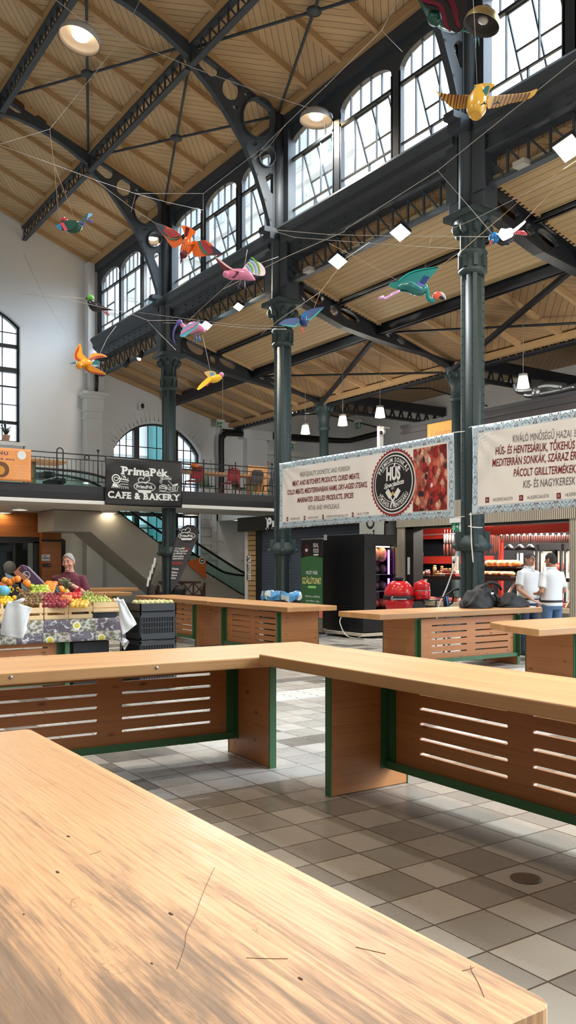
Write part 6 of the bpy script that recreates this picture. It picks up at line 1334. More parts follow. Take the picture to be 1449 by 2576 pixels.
mb = MB(); mb.tube(smooth_path([D2(1300, 966), D2(1302, 975), D2(1312, 982), D2(1345, 979), D2(1380, 970), D2(1420, 974)], 4), .11, 14); obj('pipe', mb, DUCT, t); mb = MB(); mb.tube([D2(1352, 958), D2(1352, 1010)], .15, 16); obj('riser', mb, DUCT, t); mb = MB(); mb.tube(smooth_path([D2(1322, 992), D2(1340, 994), D2(1400, 984), D2(1449, 972)], 4), .08, 10); obj('pipe', mb, DUCT, t)
# black pipe on the back walls
Y_ = 28.15; P_ = lambda x, y: tuple(onY(x, y, Y_)); mb = MB(); e0 = onX(857, 1112, 21.8); e1 = onX(950, 1090, 21.8)
mb.tube(smooth_path([P_(557, 1250), P_(557, 1180), P_(557, 1108), P_(562, 1096), P_(575, 1090), P_(640, 1094), P_(700, 1099), P_(780, 1105)], 5) + [(21.6, Y_, e0.z), (21.85, 27.9, e0.z), (21.85, e1.y, e1.z)], .11, 10); tag(obj('black_pipe', mb, BLACK), 'thick black pipe rising from the gallery and running round the white back walls', 'pipe')
mb = MB(); mb.tube([P_(560, 1081), P_(690, 1090), P_(850, 1104)], .04, 6); tag(obj('black_conduit', mb, BLACK), 'thin dark conduit above the black pipe on the back wall', 'conduit')
a = onY(547, 1075, 28.0); exit_sign('small green exit sign hanging at the top of the end wall by the beam end', (a.x, 28.0, a.z), (1, 0, 0), .26, .2); a = onX(894, 1079, 20.5); exit_sign('green exit sign hanging before the right back wall beside the pendant lamp', (20.5, a.y, a.z), (0, -1, 0), .3, .22); a = onY(730, 1127, 27.6); exit_sign('small green exit sign hanging just right of the column, under the black pipe', (a.x, 27.6, a.z), (1, 0, 0), .22, .16)
a = onY(669, 1171, 28.4); mb = MB(); mb.box((a.x, 28.38, a.z), (a.x + .17, 28.4, a.z + .18)); t = obj('no_smoking_sign', mb, WHITE); tag(t, 'small red and white prohibition sign on the wall above the gallery chairs', 'sign'); mb = MB(); f = fY(28.375, a.x + .085, a.z + .09); ring2(mb, f, 0, 0, .07, .07, .016); stroke(mb, f, [(-.045, .045), (.045, -.045)], .014); stroke(mb, f, [(-.04, 0), (.03, 0)], .012, .001); obj('print', mb, paint('sign_red', rgb(210, 60, 40), .6), t, fix=False)
a = onY(357, 1022, 28.5); mb = MB(); mb.box((a.x - .12, 28.45, a.z - .13), (a.x + .12, 28.6, a.z + .13)); t = obj('wall_speaker', mb, WHITE, bevel=.02); tag(t, 'small white speaker box on the end wall above the aisle window', 'speaker'); mb = MB(); mb.ball((a.x, 28.44, a.z), (.07, .02, .1), 12, 8); obj('grille', mb, BLACK, t)
# ================================================================= fruit stall
T8 = make_table('pine table under the fruit stall, its green leg showing below the printed cloth', 'hall tables', (.95, 10.12), 0, 3.33, 1.0, .9, (.6, 2.62), (.0, .85), .12)
def SD(px, py, D): return atD(px, py, D)
# printed oilcloth along the front
m, nt, b = nodes('olive_print', .45); g = G(nt); x_, y_, z_ = g.xyz(g.obj())
tx = g.m('DIVIDE', x_, .163); tz = g.m('DIVIDE', g.m('SUBTRACT', z_, .935), .163); fx_ = g.m('FRACT', tx); fz_ = g.m('FRACT', tz); ix = g.m('FLOOR', tx); iz = g.m('FLOOR', tz); k3 = g.m('FLOORED_MODULO', g.m('ADD', ix, g.m('MULTIPLY', iz, 2.0)), 4.0)
vo = g.n('TexVoronoi'); vo.inputs['Scale'].default_value = 15; g._in(vo.inputs['Vector'], g.vec(x_, g.m('MULTIPLY', k3, 1.3), g.m('MULTIPLY', z_, 1.6))); vd = vo.outputs['Distance']
leaf = g.noise(g.vec(g.m('ADD', x_, z_), g.m('MULTIPLY', g.m('SUBTRACT', x_, z_), 4.0), k3), 12.0, 3, .6, 1.0)
pa = g.ramp(g.m('ADD', g.m('MULTIPLY', vd, .5), g.m('MULTIPLY', leaf, .55)), [(.22, rgb(40, 36, 34)), (.38, rgb(96, 98, 64)), (.5, rgb(132, 124, 112)), (.64, rgb(206, 202, 190)), (.8, rgb(84, 76, 70))])
pb = g.ramp(g.m('ADD', g.m('MULTIPLY', vd, .6), g.m('MULTIPLY', leaf, .5)), [(.25, rgb(58, 40, 52)), (.45, rgb(112, 92, 104)), (.6, rgb(70, 70, 76)), (.8, rgb(216, 210, 214))])
c = g.mix(g.m('GREATER_THAN', k3, 1.5), pa, pb)
d2_ = g.m('ADD', g.m('POWER', g.m('ABSOLUTE', g.m('SUBTRACT', fx_, .5)), 2.0), g.m('POWER', g.m('ABSOLUTE', g.m('SUBTRACT', fz_, .45)), 2.0)); bowl = g.m('MULTIPLY', g.m('LESS_THAN', d2_, .085), g.m('LESS_THAN', k3, .5))
c = g.mix(bowl, c, g.mix(g.m('LESS_THAN', d2_, .045), rgb(232, 232, 214), rgb(206, 190, 60)))
ed = g.m('MINIMUM', g.m('MINIMUM', fx_, g.m('SUBTRACT', 1.0, fx_)), g.m('MINIMUM', fz_, g.m('SUBTRACT', 1.0, fz_))); c = g.mix(g.step(ed, .0, .02), rgb(90, 84, 84), c)
nt.links.new(c, b.inputs['Base Color'])
mb = MB()
def clf(a, c_):
    x = 1.2 + a * 3.1; z = .655 + .265 * c_ - .03 * max(0, (a - .93) / .07) * (1 - c_); return (x, 10.07 - .02 * sin(x * 9) * (1 - c_), z)
mb.grid(clf, 60, 6); mb.grid(lambda a, c_: (4.3 + .03 * sin(a * 9), 10.07 + a * .6, .655 - .1 * (1 - a) * (1 - c_) + .265 * c_ + .1 * (1 - a) * (1 - c_)), 8, 4)
mb.add([(4.2, 10.06, .66), (4.3, 10.06, .66), (4.34, 10.03, .62), (4.26, 10.0, .52)], [(0, 1, 2, 3)]); mb.grid(lambda a, c_: (1.2 + 3.1 * a, 10.07 + .95 * c_, .921), 6, 4)
o = obj('oilcloth', mb, m, solid=.004); tag(o, 'oilcloth printed with olives hanging down the front of the fruit stall', 'tablecloth')
# wooden crates in the front row
CRW = timber('crate_wood', rgb(226, 194, 146), 0, 1.5, .1)
def crate(label, px0, px1, low=False):
    Y = 10.12; a = onY(px0, 1540, Y); c_ = onY(px1, 1540, Y); x0, x1 = a.x, c_.x; zb = .925; H = .155; D_ = .46
    if low: zb, H = 1.0, .125
    t = thing('wooden_crate', label, 'crate', (x0, Y, zb), 'fruit crates')
    for y in (Y, Y + D_):
        for (z0, z1) in (((0, .055), (.085, .15)) if not low else ((0, .045), (.055, .12))): mb = MB(); mb.box((x0, y, zb + z0), (x1, y + .012, zb + z1)); obj('slat', mb, CRW, t)
    for x in (x0, x1 - .012):
        for (z0, z1) in ((0, .06), (.08, .15)): mb = MB(); mb.box((x, Y + .012, zb + z0), (x + .012, Y + D_, zb + z1)); obj('slat', mb, CRW, t)
    for x in (x0 + .012, x1 - .04):
        for y in (Y + .013, Y + D_ - .03): mb = MB(); mb.box((x, y, zb), (x + .028, y + .028, zb + H + .05)); obj('corner_post', mb, CRW, t)
    mb = MB(); mb.box((x0, Y, zb - .004), (x1, Y + D_, zb + .004)); obj('base_board', mb, CRW, t); return t
crate('pale wooden crate of lemons at the left edge behind the big white bag', -50, 12); crate('pale wooden crate of kiwis right of the big white bag', 47, 109); crate('pale wooden crate of dark red apples, third from the right end of the stall', 112, 172); crate('pale wooden crate of yellow peaches, second from the right end of the stall', 173, 233); crate('pale shallow crate of green grapes at the right end of the stall', 235, 303, True)
mb = MB(); mb.box((3.75, 10.16, .925), (4.22, 10.55, .992)); tag(obj('crate_riser', mb, BLACK), 'black block under the shallow crate of grapes', 'block')
# stepped riser that carries the back rows
mb = MB(); mb.poly([(10.6, .925), (11.05, .925), (11.05, 1.2), (10.75, 1.12)], (), 2.9, lambda u, v, w: (1.25 + w, u, v)); tag(obj('display_riser', mb, DARK), 'dark sloping riser under the back rows of fruit', 'riser')
# fruit -------------------------------------------------------------
FR = {}
def fmat(n, c1, c2, sc=9):
    m, nt, b = nodes(n, .35); g = G(nt); nz = g.noise(g.obj(), sc, 3); oi = g.n('ObjectInfo').outputs['Random']; nt.links.new(g.mix(g.ramp(g.m('ADD', g.m('MULTIPLY', nz, .6), g.m('MULTIPLY', oi, .4)), [(.3, 0), (.7, 1)]), c1, c2), b.inputs['Base Color']); return m
FM = dict(apple=fmat('apple_skin', rgb(120, 30, 46), rgb(168, 60, 70)), green=fmat('green_apple_skin', rgb(158, 184, 60), rgb(196, 210, 96)), orange=fmat('orange_peel', rgb(240, 130, 30), rgb(250, 160, 60)), kiwi=fmat('kiwi_skin', rgb(112, 88, 52), rgb(140, 112, 70)), lemon=fmat('lemon_peel', rgb(244, 190, 30), rgb(250, 214, 70)), peach=fmat('peach_skin', rgb(236, 170, 60), rgb(246, 200, 90)), tomato=fmat('tomato_skin', rgb(206, 50, 50), rgb(224, 90, 70)), mango=fmat('mango_skin', rgb(170, 150, 50), rgb(214, 180, 70)), nect=fmat('nectarine_skin', rgb(186, 70, 60), rgb(226, 150, 80)))
def proto(kind):
    if kind in FR: return FR[kind]
    mb = MB(); pr = {'apple': [(0, -.85), (.3, -.95), (.75, -.6), (1, .05), (.85, .6), (.45, .85), (.15, .72), (0, .62)], 'kiwi': [(0, -1.2), (.5, -1.05), (.85, -.5), (.92, 0), (.85, .5), (.5, 1.05), (0, 1.2)], 'lemon': [(0, -1.35), (.2, -1.15), (.7, -.75), (.95, 0), (.7, .75), (.2, 1.15), (0, 1.35)], 'round': [(0, -1), (.5, -.87), (.87, -.5), (1, 0), (.87, .5), (.5, .87), (0, 1)]}
    k = {'apple': 'apple', 'green': 'apple', 'kiwi': 'kiwi', 'lemon': 'lemon', 'mango': 'lemon', 'nect': 'apple'}.get(kind, 'round')
    mb.lathe([(max(r, .001), z) for r, z in pr[k]], n=14, cap=False)
    if k == 'apple': mb.tube([(0, 0, .6), (.05, 0, 1.0)], .05, 5)
    me = bpy.data.meshes.new(kind); me.from_pydata([tuple(v) for v in mb.v], [], mb.f); me.materials.append(FM[kind])
    for p in me.polygons: p.use_smooth = True
    fixn(me); FR[kind] = me; return me
NAMES = dict(apple='red_apple', green='green_apple', orange='orange', kiwi='kiwi', lemon='lemon', peach='peach', tomato='tomato', mango='mango', nect='nectarine')
def fruit(kind, px, py, D, r, label, grp, flat_=False):
    p = atD(px, py, D); o = bpy.data.objects.new(NAMES[kind], proto(kind)); COL.objects.link(o); o.location = p; s = r * (.93 + .14 * random.random()); o.scale = (s, s, s)
    o.rotation_euler = (random.uniform(-.7, .7) + (1.4 if kind in ('kiwi', 'lemon', 'mango') else 0), random.uniform(-.6, .6), random.random() * 6.28); tag(o, label, NAMES[kind].replace('_', ' '), grp); return o
random.seed(21)
def heap(kind, x0, x1, y0, y1, nx, ny, r, label, grp, D0=10.28, jx=2.0, slope=None):
    for j in range(ny):
        py = y1 + (y0 - y1) * (j + .5) / ny; D = D0 + j * r * 1.5
        for i in range(nx):
            fruit(kind, x0 + (x1 - x0) * (i + .5 + (.5 if j % 2 else 0)) / (nx + .5) + random.uniform(-jx, jx), py + random.uniform(-1.2, 1.2), D, r, label, grp)
heap('kiwi', 54, 108, 1493, 1525, 6, 5, .032, 'brown kiwi in the heap right of the big white bag', 'kiwis')
heap('lemon', -14, 30, 1500, 1522, 5, 3, .034, 'yellow lemon in the crate at the left edge', 'lemons'); fruit('lemon', 36, 1504, 10.45, .036, 'single yellow lemon lying between the lemons and the kiwis', None)
heap('apple', 98, 172, 1494, 1526, 6, 5, .038, 'dark red apple in the heap left of the peaches', 'red apples')
heap('peach', 178, 224, 1509, 1526, 4, 3, .036, 'yellow peach in the crate left of the grapes', 'peaches')
heap('tomato', 152, 205, 1494, 1506, 6, 2, .036, 'red tomato behind the peaches, below the red sign', 'tomatoes', 10.5)
heap('nect', 150, 178, 1500, 1514, 3, 2, .036, 'orange red nectarine left of the peaches', 'nectarines', 10.36)
heap('green', 76, 124, 1474, 1497, 4, 3, .041, 'green apple in the heap behind the red apples', 'green apples', 10.62)
heap('orange', 112, 142, 1466, 1486, 4, 4, .038, 'orange in the heap left of the pineapple', 'oranges', 10.78); heap('mango', 116, 136, 1488, 1497, 2, 2, .038, 'yellow green mango below the oranges', 'mangoes', 10.6)
for (x, y, r, l) in ((67, 1468, .054, 'big orange on the tilted box, right of the dark box'), (44, 1457, .046, 'orange above the dark box, right one of two'), (36, 1459, .04, 'orange above the dark box, left one of two'), (25, 1465, .045, 'orange in the orange box at the far left, right one'), (12, 1460, .04, 'orange in the orange box at the far left, left one'), (153, 1483, .052, 'big orange behind the slate price sign by the pineapple')): fruit('orange', x, y, 10.55, r, l, None)
# grapes: each bunch one mesh
GRP = fmat('grape_skin', rgb(168, 182, 84), rgb(208, 214, 124), 30); STEM = paint('grape_stem', rgb(140, 106, 66), .7)
def bunch(label, px, py, D, w, h, n):
    p = atD(px, py, D); t = thing('grape_bunch', label, 'grapes', tuple(p), 'bunches of green grapes'); mb = MB()
    for i in range(n):
        a = random.random() * 6.28; q = sqrt(random.random()); mb.ball((p.x + w * q * cos(a), p.y + .1 * q * sin(a), p.z + h * (1 - q * q) * random.random()), .0125, 7, 5)
    obj('berries', mb, GRP, t); mb = MB()
    for i in range(7): q = V((p.x + w * (random.random() - .5), p.y, p.z + h * .7)); mb.tube([q, q + V((random.uniform(-.03, .03), 0, random.uniform(.03, .06)))], .003, 4)
    obj('stems', mb, STEM, t)
bunch('left bunch of green grapes in front of the red sign', 222, 1508, 10.45, .1, .1, 90); bunch('right bunch of green grapes at the end of the stall', 254, 1513, 10.4, .13, .08, 110); bunch('middle bunch of green grapes lying at the back of the shallow crate', 238, 1508, 10.6, .09, .06, 50)
# pineapple, signs, boxes
p = atD(166, 1480, 10.85); t = thing('pineapple', 'pineapple with spiky leaves in front of the man in the maroon shirt', 'pineapple', tuple(p)); mb = MB(); mb.ball((p.x, p.y, p.z - .09), (.06, .06, .09), 12, 9, None, 0, .08); obj('fruit', mb, FM['mango'], t)
mb = MB()
for k in range(26):
    a = k * 2.4; l = .06 + .09 * random.random(); r = .02 + .07 * random.random(); mb.tube([(p.x, p.y, p.z - .02), (p.x + r * .6 * cos(a), p.y + r * .6 * sin(a), p.z + l * .6), (p.x + r * cos(a) * 1.3, p.y + r * sin(a) * 1.3, p.z + l)], [.01, .009, .001], 4)
obj('leaves', mb, paint('pineapple_leaf', rgb(86, 100, 66), .6, 0, .3, 20), t)
SLATE = paint('slate_sign', rgb(62, 76, 86), .6, 0, .1, 20); CHALK = paint('chalk', rgb(206, 214, 216), .8)
def sign(label, pts, D, mat, rows, name='price_sign', ink=None):
    t = thing(name, label, 'price sign', tuple(atD(*pts[0], D)), 'stall price signs'); P = [atD(x, y, D) for x, y in pts]; n = -FWD; mb = MB(); k = len(P)
    mb.add([tuple(q) for q in P] + [tuple(q + FWD * .008) for q in P], [tuple(range(k)), tuple(reversed(range(k, 2 * k)))] + [(i, (i + 1) % k, k + (i + 1) % k, k + i) for i in range(k)]); obj('board', mb, mat, t)
    if rows:
        def f(u, v): a = P[3].lerp(P[2], u); c_ = P[0].lerp(P[1], u); return tuple(a.lerp(c_, v) - FWD * .004)
        mb = MB(); 
        for i, s in enumerate(rows): text_mb(mb, s, f, .12, .72 - i * .3, .76, .17, .02, .2)
        obj('chalk_lettering', mb, ink or CHALK, t, fix=False)
    mb = MB(); q = P[len(P) // 2]; mb.tube([q, (q.x, q.y, q.z - .12)], .004, 4); obj('stick', mb, STEM, t)
sign('slate price sign leaning before the dark box of fruit', [(52, 1464), (71, 1481), (72, 1494), (52, 1478)], 10.5, SLATE, ('Körte', '890', 'kg')); sign('slate price sign beside the pineapple', [(143, 1470), (152, 1484), (146, 1500), (136, 1490)], 10.5, SLATE, ('Mangó', '650')); sign('pale blue price sign at the back of the stall', [(12, 1441), (35, 1451), (36, 1459), (17, 1459)], 10.8, paint('pale_slate', rgb(128, 150, 160), .6), ('Narancs', '790'))
RS = paint('red_card', rgb(190, 36, 52), .5); sign('red pointed sign sticking up behind the tomatoes', [(203, 1475), (202, 1495), (183, 1495), (183, 1488)], 10.65, RS, ())
t = thing('cardboard_box', 'purple printed cardboard box tipped up behind the oranges', 'box', tuple(atD(70, 1450, 10.9))); PUR = paint('purple_card', rgb(84, 66, 92), .6, 0, .15, 20); CARD = paint('brown_card', rgb(190, 124, 84), .7)
def quad(m_, pts, D, d=0, th=.006): P = [atD(x, y, D) - FWD * d for x, y in pts]; k = len(P); m_.add([tuple(q) for q in P] + [tuple(q + FWD * th) for q in P], [tuple(range(k)), tuple(reversed(range(k, 2 * k)))] + [(i, (i + 1) % k, k + (i + 1) % k, k + i) for i in range(k)])
mb = MB(); quad(mb, [(53, 1421), (68, 1426), (113, 1472), (95, 1479), (70, 1457), (45, 1434)], 10.95, 0, .1); obj('lid', mb, PUR, t); mb = MB(); quad(mb, [(36, 1440), (53, 1423), (46, 1435), (72, 1458), (66, 1462), (44, 1450)], 10.93, .03, .03); obj('inside_flap', mb, CARD, t)
mb = MB(); f = lambda u, v, d=0: tuple(atD(67 + u, 1447 - v, 10.95) - FWD * (.012 + d)); ring2(mb, f, 0, 0, 10, 10, 1.6); text_mb(mb, 'BIO', lambda u, v: f(u, v - u * .7), -6, -3, 12, 5, .02); obj('white_print', mb, INKW, t, fix=False); mb = MB(); quad(mb, [(58, 1425), (66, 1428), (70, 1436), (62, 1432)], 10.95, .012, .004); obj('violet_patch', mb, paint('violet_card', rgb(130, 96, 130), .6), t)
mb = MB(); a = atD(20, 1470, 10.72); b__ = atD(53, 1497, 10.72); mb.box((a.x, a.y, b__.z), (b__.x, a.y + .28, a.z)); t = obj('fruit_box', mb, paint('black_box', rgb(38, 28, 28), .5)); tag(t, 'dark box printed with yellow fruit behind the lemons', 'box'); mb = MB(); f = fY(a.y - .002, a.x, b__.z)
for (u, v, r) in ((.03, .09, .025), (.055, .07, .02), (.04, .05, .018), (.125, .08, .02), (.12, .06, .016)): ring2(mb, f, u, v, r, r * 1.2, r, 0, 0, 2 * pi, 12)
obj('fruit_print', mb, paint('print_yellow', rgb(226, 190, 60), .6), t, fix=False)
mb = MB(); a = atD(-30, 1463, 10.62); c_ = atD(40, 1472, 10.62); mb.box((a.x, a.y, c_.z - .04), (c_.x, a.y + .3, c_.z + .03)); tag(obj('orange_tray', mb, paint('orange_card', rgb(214, 110, 60), .6)), 'orange cardboard tray of oranges at the far left of the stall', 'tray')
p = atD(8, 1486, 10.4); mb = MB(); mb.ball(tuple(p), (.085, .08, .068), 14, 9, None, 0, .06); t = obj('blue_net_bag', mb, paint('blue_plastic', rgb(96, 176, 206), .25, 0, .3, 10)); tag(t, 'shiny blue bag of fruit at the left edge of the stall', 'bag')
# white plastic bags
PLAS = paint('white_plastic', rgb(232, 234, 236), .4, 0, .02, 6)
def plastic(label, pts, D, knot, seed):
    """wrinkled hanging bag: outline given on the photo, real thickness behind it"""
    t = thing('plastic_bag', label, 'plastic bag', tuple(atD(*pts[0], D)), 'white bags on the stall'); random.seed(seed); n = 22; m_ = 16; L = pts[:len(pts) // 2]; R_ = list(reversed(pts[len(pts) // 2:])); rings = []
    def along(P, s): k = s * (len(P) - 1); i = min(int(k), len(P) - 2); f_ = k - i; return (P[i][0] + (P[i + 1][0] - P[i][0]) * f_, P[i][1] + (P[i + 1][1] - P[i][1]) * f_)
    for i in range(m_ + 1):
        s = i / m_; a = along(L, s); b_ = along(R_, s); ring = []
        for j in range(n):
            an = 2 * pi * j / n; u = .5 - .5 * cos(an); x = a[0] + (b_[0] - a[0]) * u; y = a[1] + (b_[1] - a[1]) * u
            d = (.028 * sin(pi * min(s * 1.2, 1)) + .008) * sin(an) + .010 * sin(11 * u - 5 * s + seed) + .005 * sin(23 * u + 9 * s)
            ring.append(atD(x, y, D) - FWD * d)
        rings.append(ring)
    mb = MB(); mb.loft(rings); obj('sheet', mb, PLAS, t); mb = MB(); mb.tube([tuple(atD(x, y, D) - FWD * .03) for x, y in knot], [.01] + [.022] * (len(knot) - 2) + [.006], 8); obj('knotted_handle', mb, PLAS, t)
plastic('big white plastic bag hanging in front of the lemon crate', [(21, 1511), (12, 1535), (5, 1560), (0, 1592), (3, 1597), (58, 1608), (64, 1590), (70, 1560), (76, 1538), (81, 1529)], 9.8, [(33, 1515), (48, 1513), (58, 1509), (64, 1506)], 2)
plastic('white plastic bag hanging at the right end of the stall', [(295, 1509), (299, 1530), (300, 1560), (308, 1596), (312, 1596), (344, 1570), (338, 1558), (325, 1535), (313, 1511), (310, 1507)], 10.5, [(304, 1512), (297, 1508), (292, 1512), (288, 1504)], 5)
mb = MB(); mb.box((3.72, 10.35, .0), (4.2, 10.95, .62)); tag(obj('under_stall_shade', mb, BLACK, bevel=.01), 'black block added for the shade under the right end of the fruit stall', 'box')  # solid black block stands in for the shade below the table
# stack of black crates
BC = paint('black_crate_plastic', rgb(40, 42, 44), .5)
for k, (z0, z1, l, mt) in enumerate(((0, .3, 'grey black plastic crate at the bottom of the stack beside the stall', paint('grey_crate', rgb(66, 68, 70), .5)), (.3, .62, 'black plastic crate in the middle of the stack beside the stall', BC), (.62, .98, 'black plastic crate on top of the stack beside the stall', BC), (.98, 1.12, 'shallow black crate of pale vegetables on top of the stack', BC))):
    x0, x1, y0, y1 = 4.45, 4.95, 9.95, 10.6
    t = thing('plastic_crate', l, 'crate', (x0, y0, z0), 'black crate stack'); mb = MB()
    for (a, c_) in (((x0, y0), (x1, y0 + .015)), ((x0, y1 - .015), (x1, y1)), ((x0, y0), (x0 + .015, y1)), ((x1 - .015, y0), (x1, y1))):
        for (u0, u1) in ((0, .25), (.82, 1)) if k != 3 else ((0, .8),): mb.box((a[0], a[1], z0 + .01 + (z1 - z0 - .01) * u0), (c_[0], c_[1], z0 + .01 + (z1 - z0 - .01) * u1))
    mb.box((x0, y0, z0 + .005), (x1, y1, z0 + .02))
    n = 14
    if k != 3:
        for i in range(n + 1):
            x = x0 + (x1 - x0) * i / n; mb.box((x - .006, y0 + .002, z0 + .05), (x + .006, y0 + .012, z1 - .03)); y = y0 + (y1 - y0) * i / n; mb.box((x1 - .012, y - .006, z0 + .05), (x1 - .002, y + .006, z1 - .03)); mb.box((x0 + .002, y - .006, z0 + .05), (x0 + .012, y + .006, z1 - .03))
        for z in (.45, .64): mb.box((x0, y0 + .003, z0 + (z1 - z0) * z), (x1, y0 + .013, z0 + (z1 - z0) * z + .012))
    obj('shell', mb, mt, t)
    mb = MB(); mb.box((x0 + .02, y0 + .03, z0 + .03), (x1 - .02, y1 - .03, z1 - .06)); obj('contents', mb, BLACK, t)
for i in range(14):
    mb = MB(); mb.ball((4.5 + .4 * (i % 7) / 6, 10.02 + .2 * (i // 7), 1.1), (.045, .04, .035), 8, 6, None, 0, .2); tag(obj('vegetable', mb, paint('pale_green_veg%d' % i, rgb(196, 190, 130), .5)), 'pale vegetable in the shallow crate on top of the black stack', 'vegetable', 'vegetables on the crate stack')
# ================================================================= people
SKIN = paint('skin', rgb(206, 156, 130), .55, 0, .06, 12); SKINP = paint('skin_ruddy', rgb(208, 150, 128), .55, 0, .08, 12); SKIND = paint('skin_tan', rgb(178, 128, 100), .55, 0, .06, 12)
POLO = paint('white_polo', rgb(228, 230, 234), .75, 0, .02, 8); JEAN = paint('blue_denim', rgb(76, 104, 138), .8, 0, .16, 26, .2); TROU = paint('dark_trousers', rgb(48, 60, 84), .8, 0, .1, 20); MARO = paint('maroon_cotton', rgb(96, 36, 52), .8, 0, .1, 10); SHOE = paint('dark_shoe', rgb(40, 36, 34), .5)
HAIRD = paint('dark_hair', rgb(52, 44, 42), .7, 0, .3, 60, .4); HAIRG = paint('grey_hair', rgb(150, 146, 142), .7, 0, .25, 60, .4); HAIRM = paint('greying_hair', rgb(74, 68, 66), .7, 0, .35, 60, .4)
def ering(z, rx, ry, y=0, x=0, n=24, p=2.3):
    out = []
    for k in range(n):
        a = 2 * pi * k / n; c, s = cos(a), sin(a); out.append(V((x + rx * math.copysign(abs(c) ** (2 / p), c), y + ry * math.copysign(abs(s) ** (2 / p), s), z)))
    return out
def head(mb, M):
    """head about .235 high, facing -Y, origin at the chin level of the neck joint"""
    vs = []; n, m = 28, 20
    for i in range(m + 1):
        t = -pi / 2 + pi * i / m; z = sin(t)
        for k in range(n):
            a = 2 * pi * k / n; x = cos(t) * cos(a); y = cos(t) * sin(a); X, Y, Z = x * .076, y * .096, z * .118
            f = max(0, -y)                               # front
            if z < -.1: X *= 1 - .34 * (-z - .1) * (.5 + .5 * f); Y *= (1 - .22 * (-z - .1)) if y > 0 else (1 - .06 * (-z))
            if y < -.3: Y += .012 * (f - .3)             # flatten the face
            if y > 0 and z > -.2: Y *= 1.06
            vs.append((X, Y, Z))
    fs = [(i * n + k, i * n + (k + 1) % n, (i + 1) * n + (k + 1) % n, (i + 1) * n + k) for i in range(m) for k in range(n)]
    mb.add(vs, fs, True, M)
    mb.tube([M @ V((0, -.088, .022)), M @ V((0, -.104, -.005)), M @ V((0, -.114, -.026)), M @ V((0, -.098, -.036))], [.008, .011, .016, .008], 8)       # nose
    for s in (-1, 1):
        mb.ball((s * .014, -.1, -.031), .009, 8, 6, M); mb.ball((s * .03, -.086, .03), (.026, .012, .008), 10, 6, M)                                          # nostrils, brows
        mb.ball((s * .078, .012, -.004), (.012, .022, .034), 10, 8, M); mb.ball((s * .045, -.06, -.03), (.026, .026, .022), 10, 7, M)                           # ears, cheeks
    mb.ball((0, -.09, -.06), (.026, .014, .008), 10, 6, M); mb.ball((0, -.088, -.07), (.022, .013, .008), 10, 6, M); mb.ball((0, -.078, -.098), (.028, .022, .018), 10, 7, M)   # lips, chin
def hand(mb, W, d, nrm, curl=.35, thumb=1, spread=.1, L=.185):
    """palm with four bent fingers and a thumb leaving its side; d fingers direction, nrm back of the hand"""
    d = V(d).normalized(); nrm = V(nrm); nrm = (nrm - d * nrm.dot(d)).normalized(); s = d.cross(nrm) * thumb; W = V(W)
    rings = []
    for u, w, h in ((-.015, .024, .02), (.015, .03, .018), (.05, .038, .015), (.085, .04, .013), (.1, .036, .011)):
        rings.append([W + d * u + s * (w * cos(a)) + nrm * (h * sin(a)) for a in [2 * pi * k / 14 for k in range(14)]])
    mb.loft(rings)
    for i, (o, l, r) in enumerate(((.029, .074, .0085), (.0095, .082, .009), (-.0105, .077, .0085), (-.0295, .06, .0075))):
        b0 = W + d * .088 + s * o; dirn = (d + s * o * spread * 22).normalized(); pts = [b0 - dirn * .02]; ang = 0; q = b0
        for k, f in enumerate((.46, .30, .24)):
            pts.append(q); ang += curl * (.6 + .5 * k); q = q + (dirn * cos(ang) - nrm * sin(ang)) * l * f
        pts.append(q); mb.tube(pts, [r * 1.1, r * 1.05, r, r * .92, r * .7], 8)
    t0 = W + d * .02 + s * .022; mb.tube([t0, t0 + d * .03 + s * .024 - nrm * .008, t0 + d * .06 + s * .038 - nrm * .016, t0 + d * .084 + s * .04 - nrm * .024], [.014, .012, .0105, .008], 8)
def remesh(o, vox, it=3):
    q = o.modifiers.new('one_surface', 'REMESH'); q.mode = 'VOXEL'; q.voxel_size = vox; q.use_smooth_shade = True
    q = o.modifiers.new('relax', 'SMOOTH'); q.factor = .5; q.iterations = it
